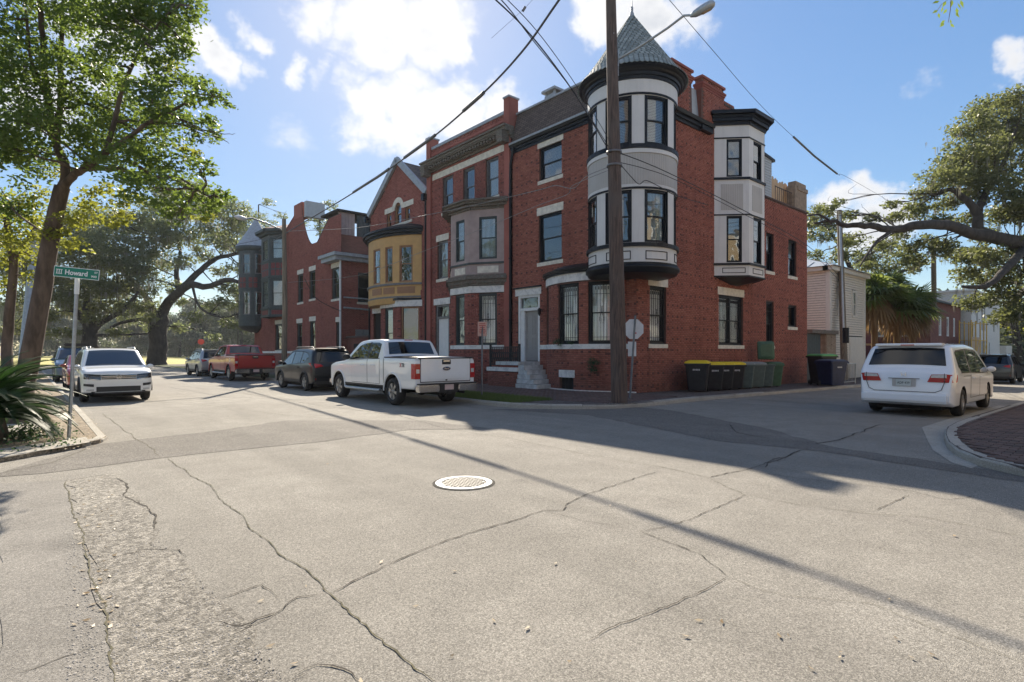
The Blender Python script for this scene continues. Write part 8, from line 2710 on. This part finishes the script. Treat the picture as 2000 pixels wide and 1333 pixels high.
def oak(name, base, label, limbs, blobs, r0, leaf, nper, size, seed, moss=True, depth=None, clumps=16, tw=.12, cs=.26, cat='tree', twp=1, bark='bark_oak'):
    rt = empty(name, base, 0, label, cat)
    q = MB(); st = []
    loc = Vector(base)
    for i, (pts, a, b_) in enumerate(limbs):
        P3 = [Vector(p) - loc for p in pts]
        st += limb(q, P3, a, b_, 12 if a > .3 else 8, a * .12, seed + i)
    cen = [tuple(Vector(c) - loc) for c, r_ in blobs]; rad = [r_ for c, r_ in blobs]
    twigs(q, st, cen, tw, seed, twp, tw * .9)
    q.build('trunk', M[bark], rt)
    leaves('crown', cen, rad, nper, size, M[leaf], rt, clumps=clumps, clump_sig=cs, seed=seed, flat=.6)
    if moss:
        r_ = np.random.default_rng(seed); V_, F_, T_ = [], [], []
        for c, rd in zip(cen, rad):
            for k in range(int(7 * moss)):
                x, y = c[0] + r_.normal() * rd * .6, c[1] + r_.normal() * rd * .6; z = c[2] - rd * r_.uniform(.1, .5)
                L_ = r_.uniform(.3, 1.0) * rd * .8; w_ = L_ * .08
                for j in range(6):
                    a = r_.uniform(0, 6.28); ox, oy = r_.normal(size=2) * w_ * 1.3; l2 = L_ * r_.uniform(.5, 1)
                    b_ = len(V_); cx_, sx2 = math.cos(a) * w_ * .35, math.sin(a) * w_ * .35
                    V_ += [(x + ox - cx_, y + oy - sx2, z), (x + ox + cx_, y + oy + sx2, z), (x + ox * 1.4 + cx_ * .8, y + oy + sx2, z - l2 * .6), (x + ox * 1.2, y + oy, z - l2)]
                    F_.append((b_, b_ + 1, b_ + 2, b_ + 3)); T_.append(r_.random())
        np_mesh('hanging_moss', V_, F_, M['moss'], rt, tint=T_)
    return rt


B = lambda L_, jit=4.0: [(at(px_, py_, d_ + rnd.uniform(-jit, jit)), rp2 / FPX * d_) for px_, py_, rp2, d_ in L_]
D1 = 62.0
gb = on_ground(307, 715); D1 = 1696 / (715 - HY)
limbs = [([at(307, 717, D1), at(306, 690, D1), at(309, 650, D1), at(313, 622, D1)], 1.05, .80),
         ([at(312, 632, D1), at(325, 598, D1), at(350, 570, D1 - 2), at(375, 556, D1 - 3), at(402, 560, D1 - 4), at(440, 548, D1 - 5), at(470, 552, D1 - 6)], .62, .18),
         ([at(350, 570, D1 - 2), at(385, 535, D1 - 1), at(415, 510, D1), at(450, 498, D1), at(490, 492, D1 + 1)], .42, .14),
         ([at(350, 570, D1 - 2), at(345, 530, D1), at(352, 490, D1 + 1), at(340, 440, D1 + 2)], .35, .1),
         ([at(309, 640, D1), at(295, 600, D1), at(270, 560, D1 + 2), at(240, 530, D1 + 3)], .5, .15),
         ([at(309, 640, D1), at(280, 625, D1 - 2), at(240, 630, D1 - 3), at(215, 640, D1 - 4)], .3, .12),
         ([at(375, 556, D1 - 3), at(390, 600, D1 - 4), at(430, 620, D1 - 5), at(470, 612, D1 - 5)], .16, .05)]
bb = B([(220, 470, 45, D1), (260, 440, 45, D1), (300, 420, 45, D1), (350, 410, 45, D1), (400, 400, 40, D1), (440, 410, 40, D1), (470, 440, 35, D1), (490, 480, 30, D1), (250, 520, 40, D1), (300, 480, 40, D1), (350, 460, 35, D1), (410, 450, 35, D1), (450, 480, 28, D1),
        (200, 520, 40, D1), (230, 570, 35, D1), (280, 540, 32, D1), (180, 480, 40, D1), (320, 520, 24, D1), (400, 500, 18, D1), (290, 600, 26, D1), (250, 620, 24, D1), (380, 620, 18, D1), (430, 590, 18, D1), (470, 570, 24, D1), (450, 630, 18, D1), (420, 660, 14, D1), (490, 530, 24, D1), (500, 600, 18, D1), (330, 380, 30, D1), (390, 370, 28, D1), (520, 460, 26, D1), (280, 570, 26, D1), (340, 560, 20, D1), (220, 430, 40, D1), (180, 440, 40, D1), (360, 510, 24, D1), (430, 530, 18, D1), (460, 520, 20, D1), (510, 560, 16, D1), (300, 640, 20, D1), (350, 640, 18, D1), (270, 490, 36, D1), (320, 450, 36, D1), (140, 420, 40, D1), (480, 640, 16, D1), (440, 560, 20, D1), (490, 580, 22, D1), (410, 600, 18, D1), (460, 600, 18, D1), (390, 480, 22, D1), (430, 470, 26, D1), (350, 590, 14, D1), (240, 650, 16, D1)])
oak('live_oak', tuple(gb), 'huge spreading live oak with dark forked trunk at the end of the street', limbs, bb, 1, 'leaf_oak', 330, .27, 31, moss=1.4, clumps=44, cs=.20, tw=.08, twp=2)
gb = on_ground(176, 717); D2 = 1696 / (717 - HY)
limbs = [([at(178, 717, D2), at(176, 680, D2), at(174, 640, D2), at(172, 600, D2)], .85, .6), ([at(176, 650, D2), at(200, 630, D2), at(240, 605, D2), at(270, 570, D2)], .4, .14),
         ([at(174, 640, D2), at(140, 600, D2), at(110, 585, D2), at(70, 600, D2)], .4, .15), ([at(172, 610, D2), at(170, 560, D2), at(190, 520, D2)], .4, .15), ([at(176, 655, D2), at(230, 655, D2), at(290, 652, D2)], .22, .08)]
bb = B([(150, 540, 40, D2), (190, 560, 35, D2), (110, 560, 40, D2), (70, 540, 45, D2), (40, 590, 35, D2), (210, 600, 30, D2), (130, 600, 28, D2), (90, 620, 24, D2), (20, 520, 50, D2), (240, 560, 30, D2), (170, 500, 45, D2), (100, 490, 50, D2), (270, 600, 22, D2), (60, 650, 18, D2), (220, 650, 14, D2), (140, 580, 36, D2), (180, 620, 22, D2), (250, 600, 26, D2), (210, 560, 34, D2), (290, 620, 18, D2), (100, 650, 20, D2), (140, 650, 16, D2), (60, 500, 50, D2), (150, 460, 45, D2), (30, 640, 30, D2), (250, 520, 34, D2)])
oak('live_oak', tuple(gb), 'second dark live oak, behind the white compact SUV and the cars parked after it', limbs, bb, 1, 'leaf_oak_lit', 340, .27, 41, moss=1.6, clumps=44, cs=.20, tw=.08, twp=2)
# trees closing the park, far off
for i, (px_, d_, h_, w_, lab) in enumerate(((20, 105, 12, 11, 'leftmost far park tree behind the thin trunked young tree'), (110, 120, 14, 12, 'far park tree showing left of the second oak trunk'), (210, 135, 15, 13, 'far park tree in the gap between the two oak trunks'),
                                            (260, 115, 11, 10, 'far park tree just left of the biggest oak trunk'), (350, 125, 13, 12, 'far park tree just right of the biggest oak trunk'), (420, 140, 14, 13, 'far park tree above the silver crossover'), (470, 110, 12, 10, 'far park tree beside the green turret'), (530, 130, 16, 13, 'far park tree partly hidden by the far end house'))):
    d_ += 50; h_ *= 1.35; w_ *= 1.3; b0_ = at(px_, HY + 1696 / d_, d_); b0_.z = 0
    bb = [((b0_.x + rnd.uniform(-1, 1) * w_ * .6, b0_.y + rnd.uniform(-1, 1) * w_ * .6, h_ * rnd.uniform(.22, .95)), rnd.uniform(2.6, 4.6)) for _ in range(17)]
    oak('park_tree', tuple(b0_), lab, [([b0_, b0_ + Vector((.3, 0, h_ * .4)), b0_ + Vector((0, .5, h_ * .7))], .5, .2)], bb, 1, 'leaf_far', 90, .62, 60 + i, moss=.5, clumps=14, cs=.28, tw=.08)
for i, (px_, py_, d_, rp2, lab) in enumerate(((625, 405, 75, 34, 'loose topped tree rising behind the stepped chimney of the far end house'), (505, 400, 85, 30, 'tree top rising behind the small far turret'))):
    b0_ = at(px_, 700, d_); b0_.z = 0; tp = at(px_, py_, d_)
    bb = B([(px_ - 25, py_ + 15, rp2 * .5, d_), (px_ + 20, py_ - 5, rp2 * .45, d_), (px_ + 45, py_ + 22, rp2 * .4, d_), (px_, py_ + 25, rp2 * .6, d_), (px_ - 40, py_ + 35, rp2 * .5, d_), (px_ + 10, py_ + 45, rp2 * .6, d_), (px_ + 30, py_ + 35, rp2 * .3, d_)], 1.5)
    oak('background_tree', tuple(b0_), lab, [([b0_, (b0_ + tp) / 2, tp], .4, .08)], bb, 1, 'leaf_oak', 300, .22, 90 + i, moss=0, clumps=26, cs=.20, tw=.05, twp=2)
# long far wood that closes the view (reads as one mass)
V_ = []; cen, rad = [], []
for i in range(190):
    px_ = rnd.uniform(-500, 620); d_ = rnd.uniform(205, 250)
    p = at(px_, 600, d_); cen.append((p.x, p.y, rnd.uniform(1, 16))); rad.append(rnd.uniform(3, 5.5))
for i in range(90):
    p = Vector((rnd.uniform(84, 130), rnd.uniform(-40, 60), 0)); cen.append((p.x, p.y, rnd.uniform(1, 11))); rad.append(rnd.uniform(3, 5))
leaves('far_wood', cen, rad, 60, .75, M['leaf_far'], clumps=16, clump_sig=.3, seed=71, kind='stuff', label='hazy wood closing the far side of the park', cat='wood')
# hedge and fence line at the back of the lawn
lawn = sheet('park_lawn', [(-150, 68), (70, 68), (70, 300), (-150, 300)], 'lawn', .03)
sheet('park_road', [(-150, 63), (-15.2, 63), (-5.8, 63), (60, 63), (60, 68), (-150, 68)], 'road_far', .02)
sheet('grass_verge', [(KL - 30, 8), (-17.6, 8), (-17.6, 60), (KL - 30, 60)], 'grass_soil', .069)
sheet('footway', [(-17.2, 1.9), (-15.9, 1.9), (-15.9, 60), (-17.2, 60)], 'concrete', .072)
sheet('footway', [(-45, -2.55), (-19.0, -2.5), (-17.2, -1.65), (-15.75, -.85), (-15.3, -.45), (-15.3, .3), (-15.9, -.1), (-17.2, -.75), (-19.5, -1.15), (-45, -1.2)], 'concrete', .074)

# --- big oak over the side street
D3 = 36.0
bs_ = at(2045, 700, D3); bs_.z = -.3
limbs = [([bs_, at(2040, 640, D3), at(2030, 560, D3), at(2025, 500, D3), at(2010, 478, D3)], .8, .6),
         ([at(2015, 482, D3), at(1960, 468, D3 - 1), at(1905, 458, D3 - 2), at(1850, 440, D3 - 3), at(1790, 440, D3 - 4), at(1745, 450, D3 - 4), at(1700, 442, D3 - 5), at(1655, 440, D3 - 5), at(1625, 432, D3 - 5), at(1590, 436, D3 - 5)], .46, .06),
         ([at(1985, 474, D3), at(1915, 455, D3 - 1), at(1908, 420, D3 - 1), at(1890, 395, D3 - 1), at(1860, 370, D3 - 1), at(1830, 380, D3 - 1)], .42, .10),
         ([at(1908, 415, D3 - 1), at(1930, 370, D3), at(1960, 320, D3), at(1985, 250, D3)], .28, .08),
         ([at(2010, 478, D3), at(1960, 530, D3 - 3), at(1925, 560, D3 - 4), at(1880, 560, D3 - 5)], .3, .08),
         ([at(1745, 450, D3 - 4), at(1710, 475, D3 - 5), at(1680, 520, D3 - 6)], .13, .04), ([at(1625, 436, D3 - 5), at(1600, 420, D3 - 5), at(1560, 425, D3 - 4)], .08, .03),
         ([at(2030, 560, D3), at(1985, 580, D3 + 4), at(1960, 640, D3 + 5)], .3, .2)]
bb = B([(1990, 195, 38, D3), (1945, 215, 45, D3), (1900, 250, 40, D3), (1975, 260, 50, D3), (1880, 300, 45, D3), (1930, 300, 50, D3), (1985, 330, 55, D3), (1845, 345, 38, D3), (1890, 360, 42, D3), (1945, 370, 45, D3), (1810, 375, 30, D3), (1790, 410, 28, D3), (1850, 400, 26, D3), (2000, 410, 45, D3), (1960, 420, 30, D3),
        (1900, 500, 30, D3), (1950, 510, 38, D3), (1990, 540, 40, D3), (1920, 550, 36, D3), (1885, 535, 24, D3), (1960, 580, 36, D3), (1900, 590, 26, D3), (1990, 610, 30, D3), (1850, 480, 22, D3), (1815, 470, 20, D3), (1780, 480, 22, D3), (1960, 620, 26, D3), (2020, 250, 60, D3), (2040, 400, 60, D3), (1745, 425, 18, D3),
        (1700, 425, 16, D3), (1660, 420, 16, D3), (1720, 480, 16, D3), (1690, 520, 20, D3), (1650, 470, 18, D3), (1880, 430, 26, D3), (1930, 460, 26, D3), (1830, 430, 20, D3), (1760, 455, 20, D3), (1790, 510, 24, D3), (1835, 490, 20, D3), (1870, 500, 26, D3), (1740, 400, 14, D3), (1620, 410, 16, D3), (1585, 440, 14, D3), (1640, 395, 12, D3), (1925, 500, 30, D3), (1980, 480, 30, D3), (1900, 330, 40, D3), (1860, 320, 30, D3)], 2.0)
oak('live_oak', tuple(bs_), 'giant live oak reaching a long mossy limb over the side street', limbs, bb, 1, 'leaf_oak_lit', 900, .19, 51, moss=1.2, clumps=44, cs=.22, tw=.05, twp=2)
bb = B([(1600, 415, 26, 52), (1630, 440, 26, 52), (1665, 470, 28, 52), (1600, 460, 26, 52), (1690, 500, 30, 52), (1640, 500, 24, 52), (1720, 520, 30, 52), (1760, 500, 30, 52), (1780, 520, 26, 52), (1730, 480, 24, 52), (1590, 500, 20, 52), (1575, 430, 20, 52)], 3)
b0_ = at(1700, 700, 52); b0_.z = -.4
oak('background_tree', tuple(b0_), 'paler oak crown behind the cream clapboard house roof', [([b0_, at(1690, 600, 52), at(1660, 520, 52), at(1620, 450, 52)], .5, .1), ([at(1690, 600, 52), at(1740, 540, 52), at(1800, 520, 52)], .3, .08)], bb, 1, 'leaf_oak_lit', 520, .22, 57, moss=.8, clumps=32, cs=.20, tw=.07, twp=2)
bb = B([(1960, 600, 30, 75), (1985, 640, 30, 75), (1940, 650, 20, 75), (2010, 600, 30, 75), (1975, 560, 30, 75)], 3)
b0_ = at(1990, 700, 75); b0_.z = -.6
oak('background_tree', tuple(b0_), 'bright leafy tree at the right edge beyond the white annex', [([b0_, at(1985, 660, 75), at(1970, 600, 75)], .7, .3)], bb, 1, 'leaf_gold', 60, .34, 58, moss=0, clumps=20, tw=.1)


# --- sabal palms
def palm(base, h, label, seed, nf=26, R=1.7):
    rt = empty('palm_tree', base, 0, label, 'palm', 'palms clustered beside the cream house')
    r_ = random.Random(seed); q = MB()
    q.tube([(0, 0, -.1), (.05, 0, h * .5), (0, .05, h)], [.24, .22, .26], 10); q.build('trunk', M['palm_dead'], rt)

    def fan(mat, th, ph, stem, R2, droop):
        d = Vector((math.cos(th) * math.cos(ph), math.sin(th) * math.cos(ph), math.sin(ph)))
        c0 = Vector((0, 0, h)); c1 = c0 + d * stem
        side = d.cross(Vector((0, 0, 1))).normalized(); upn = side.cross(d)
        q = MB(); q.bar(c0, c1, .03, .02)
        n = 17
        for k in range(n):
            a = (k / (n - 1) - .5) * 4.2
            dd = (d * math.cos(a) + side * math.sin(a)).normalized()
            wv_ = side * math.cos(a) - d * math.sin(a)
            L2 = R2 * (1 - .25 * abs(a) / 1.85) * r_.uniform(.85, 1.1)
            m_ = c1 + dd * L2 * .55 + upn * .05; e = c1 + dd * L2 + Vector((0, 0, -1)) * droop * L2
            q.add([c1, m_ - wv_ * .055 * R2, e, m_ + wv_ * .055 * R2], [(0, 1, 2, 3)], 0, tint=r_.random())
        q.build('fan_leaf', M[mat], rt)
    for k in range(nf): fan('palm', r_.uniform(0, 6.28), r_.uniform(-.35, 1.35), r_.uniform(.6, 1.0), R * .75, r_.uniform(.1, .45))
    for k in range(int(nf * .42)): fan('palm_dead', r_.uniform(0, 6.28), r_.uniform(-1.35, -.6), r_.uniform(.4, .8), R * .7, r_.uniform(.3, .6))


for i, (px_, d_, h_, lab) in enumerate(((1708, 41.5, 5.9, 'palm nearest the cream house with golden lit crown'), (1752, 42.5, 5.3, 'middle palm of the cluster with hanging brown skirt'), (1782, 44, 5.4, 'palm at the far end of the cluster by the mossy pole'), (1732, 45, 6.6, 'tallest palm at the back of the cluster'))):
    b0_ = at(px_, 720, d_); b0_.z = gz(b0_.x)
    palm(tuple(b0_), h_, lab, 80 + i, nf=34, R=2.35)

# --- cycad
cb_ = Vector((-16.60, .60, .06))
cy = empty('sago_palm', cb_, 0, 'big dark green sago palm spilling over the verge by the street name sign', 'cycad')
q = MB(); q.lathe([(.26, -.05), (.30, .15), (.24, .42), (.10, .50)], 12); q.build('stem', M['bark'], cy)
fr_meshes = []
for v_ in range(3):
    q = MB(); n = 84; L_ = 1.45; r_ = random.Random(v_)
    curve = lambda t: Vector((L_ * t * (1 - .12 * t), 0, .62 * L_ * t * (1 - t * (1.05 + .12 * v_))))
    q.tube([curve(i / 12) for i in range(13)], [.016 - .012 * i / 12 for i in range(13)], 5)
    for i in range(4, n):
        t = i / n; p = curve(t); d = (curve(min(1, t + .02)) - curve(t - .02)).normalized()
        ll = .15 * math.sin(min(1, t * 1.15) * math.pi) ** .6 + .03
        for sg in (-1, 1):
            dirv_ = (Vector((0, sg, 0)) * .85 + d * .55 + Vector((0, 0, .28))).normalized()
            w_ = d * .0046
            q.add([p - w_, p + dirv_ * ll * .6 - w_ * 1.1, p + dirv_ * ll, p + dirv_ * ll * .6 + w_ * 1.1, p + w_], [(0, 1, 2, 3, 4)], 0, tint=r_.random())
    o = q.build('frond', M['frond'], cy); fr_meshes.append(o.data); bpy.data.objects.remove(o)
for k in range(120):
    o = bpy.data.objects.new('frond', fr_meshes[k % 3]); col.objects.link(o); o.parent = cy
    o.location = (rnd.uniform(-.06, .06), rnd.uniform(-.06, .06), .42)
    lvl = rnd.random() ** .75
    o.rotation_euler = (rnd.uniform(-.25, .25), R_(-66 + lvl * 92), rnd.uniform(0, 6.283)); s_ = rnd.uniform(.88, 1.14); o.scale = (s_, s_, s_)
# low ground cover at its foot, ivy on the right corner
V_ = []
cen = [(rnd.uniform(-18.6, -15.6), rnd.uniform(-.9, 1.5), KH - .02) for _ in range(60)]
leaves('ground_cover', cen, [.22] * 60, 3400, .045, M['ivy'], clumps=8, clump_sig=.5, seed=3, kind='stuff', label='grey green ground cover under the sago palm', cat='ground cover')
cen = [(rnd.uniform(.6, 4.5), rnd.uniform(-12.2, -10.6), KH + .12) for _ in range(40)]
cen = [c for c in cen if c[0] > .2 - (c[1] + 10.6) * .3]
leaves('ground_ivy', cen, [.38] * len(cen), 1500, .07, M['ivy'], clumps=9, clump_sig=.4, seed=4, kind='stuff', label='dark ivy bed on the near right corner pavement', cat='ivy')
# weeds on the bay wall
leaves('wall_weed', [(-.95, 2.9, 1.92), (-.9, 2.3, 1.9), (-.75, 1.3, 1.2), (-.8, 1.4, .95), (-.35, .5, 1.1)], [.16, .12, .2, .16, .16], 9000, .05, M['ivy'], clumps=6, clump_sig=.4, seed=14, label='small weeds sprouting from the bay window ledge', cat='weed')


def grass_strip(name, poly_fn, n, h, seed, label, zb=KH):
    r_ = np.random.default_rng(seed)
    xy = poly_fn(r_, n); n = len(xy)
    a = r_.uniform(0, 6.28, n); hh = h * r_.uniform(.4, 1.2, n); w_ = .006
    lean = r_.normal(size=(n, 2)) * .35 * hh[:, None]
    z0_ = np.array([gz(x) for x in xy[:, 0]]) + zb
    c, s_ = np.cos(a) * w_, np.sin(a) * w_
    V = np.stack([np.stack([xy[:, 0] - c, xy[:, 1] - s_, z0_], 1), np.stack([xy[:, 0] + c, xy[:, 1] + s_, z0_], 1), np.stack([xy[:, 0] + lean[:, 0], xy[:, 1] + lean[:, 1], z0_ + hh], 1)], 1)
    o = np_mesh(name, V.reshape(-1, 3), np.arange(3 * n).reshape(-1, 3), M['grass'], tint=r_.random(n))
    return tag(o, label, 'grass', kind='stuff')


sheet('grass_strip', [(KR + .18, .8), (-4.25, -.3), (-4.25, 60), (KR + .18, 60)], 'grass_soil', KH + .003)
grass_strip('grass', lambda r_, n: np.stack([r_.uniform(KR + .2, -4.2, n), r_.uniform(-.1, 14, n)], 1), 42000, .10, 5, 'rough green grass strip between kerb and brick footway')
grass_strip('grass', lambda r_, n: np.stack([r_.uniform(-24, -17.5, n), r_.uniform(7, 40, n)], 1), 30000, .12, 6, 'scrubby grass on the left verge behind the sago palm', .06)
# twig of the tree overhead, top right
tw_ = empty('overhanging_twig', at(1858, -40, 5.0), 0, 'small leafy twig hanging into view at the top right', 'twig')
q = MB(); L0 = tw_.location; P5 = lambda px_, py_, d=5.0: at(px_, py_, d) - L0
q.tube([(0, 0, .6), P5(1858, -10), P5(1856, 20), P5(1852, 45)], [.006, .004, .003, .002], 5); q.tube([P5(1858, -5), P5(1838, 10), P5(1830, 22)], .002, 4); q.build('stem', M['bark'], tw_)
for px_, py_, ang, l_ in ((1835, 2, 200, .07), (1870, 6, 300, .07), (1868, 15, 280, .07), (1866, 25, 310, .06), (1850, 18, 230, .06), (1842, 14, 250, .055), (1832, 20, 210, .06), (1833, 26, 280, .05), (1846, 40, 220, .065), (1845, 46, 215, .06), (1856, 38, 280, .05), (1856, 47, 320, .05), (1860, 0, 260, .07), (1876, 0, 290, .08), (1848, 2, 240, .07)):
    c = P5(px_, py_); a = R_(ang); d = vx * math.cos(a) + Vector((0, 0, math.sin(a))); n_ = (vx * -math.sin(a) + Vector((0, 0, math.cos(a))) + vy * rnd.uniform(-.5, .5)).normalized()
    q = MB(); q.add([c, c + d * l_ * .4 + n_ * l_ * .22, c + d * l_, c + d * l_ * .4 - n_ * l_ * .22], [(0, 1, 2, 3)], 0, tint=rnd.random()); q.build('leaf', M['leaf_near'], tw_)
# park sign posts seen far off
rsn = empty('red_road_sign', on_ground(393, 709), 0, 'small red road sign on a post above the silver crossover', 'road sign')
q = MB(); q.tube([(0, 0, 0), (0, 0, 3.2)], .05, 6); q.build('post', M['steel_dark'], rsn)
zc = (HY - 668) / FPX * (1696 / 21) + EYE; plate_poly(rsn, 'sign_plate', 'sign_red', Vector((0, 0, zc)), [(.5 * math.cos(R_(22.5 + 45 * k)), .42 * math.sin(R_(22.5 + 45 * k))) for k in range(8)], -.06)
pl2 = empty('park_lamp_post', on_ground(465, 708), 0, 'slim black lamp post at the park edge near the far turret', 'lamp post')
q = MB(); q.tube([(0, 0, 0), (0, 0, 9.0)], .09, 8); q.build('post', M['iron'], pl2); q = MB(); q.lathe([(0, 0), (.25, .1), (.3, .4), (0, .7)], 10, center=(0, 0, 9.0)); q.build('lamp_head', M['iron'], pl2)
# trees along the far side of the main street, out of the picture but in the window reflections
for i, (x, y, h_) in enumerate(((-21.5, 14, 11), (-23, 26, 12), (-22, 38, 12), (-24, 50, 13), (-21, -9, 11), (-24, -18, 12), (4, -12.6, 9), (22, -12.8, 9))):
    bb = [((x + rnd.uniform(-2.6, 2.2) * (1 if x < 0 else .6), y + rnd.uniform(-3, 3) * (1 if x < 0 else .3), h_ * rnd.uniform(.5, 1.0)), rnd.uniform(1.3, 2.1) * (1 if x < 0 else .7)) for _ in range(13)]
    oak('street_side_tree', (x, y, .06), ('first', 'second', 'third', 'fourth', 'fifth', 'sixth', 'seventh', 'eighth')[i] + ' broad street tree ' + ('on the left verge beyond the maple' if x < 0 and y > 0 else 'on the near block behind the junction'),
        [([(x, y, 0), (x + .1, y, h_ * .35), (x, y + .3, h_ * .7)], .28, .12)], bb, 1, 'leaf_oak', 60, .34, 130 + i, moss=0, clumps=14, cs=.3, tw=.06)
# ================================================================ thin autumn haze over the whole place
hz = bpy.data.materials.new('haze'); hz.use_nodes = True
hn = hz.node_tree; hn.nodes.clear()
ho = N(hn, 'ShaderNodeOutputMaterial'); pv = N(hn, 'ShaderNodeVolumePrincipled')
pv.inputs['Color'].default_value = (.86, .91, 1.0, 1); pv.inputs['Density'].default_value = .00022; pv.inputs['Anisotropy'].default_value = .35
hn.links.new(pv.outputs[0], ho.inputs['Volume'])
q = MB(); q.box(-260, 260, -200, 330, -2.0, 24.0)
hb_ = q.build('haze', hz, kind='stuff')
hb_['label'] = 'thin pale haze softening the distant park trees'
scene.cycles.volume_bounces = 0
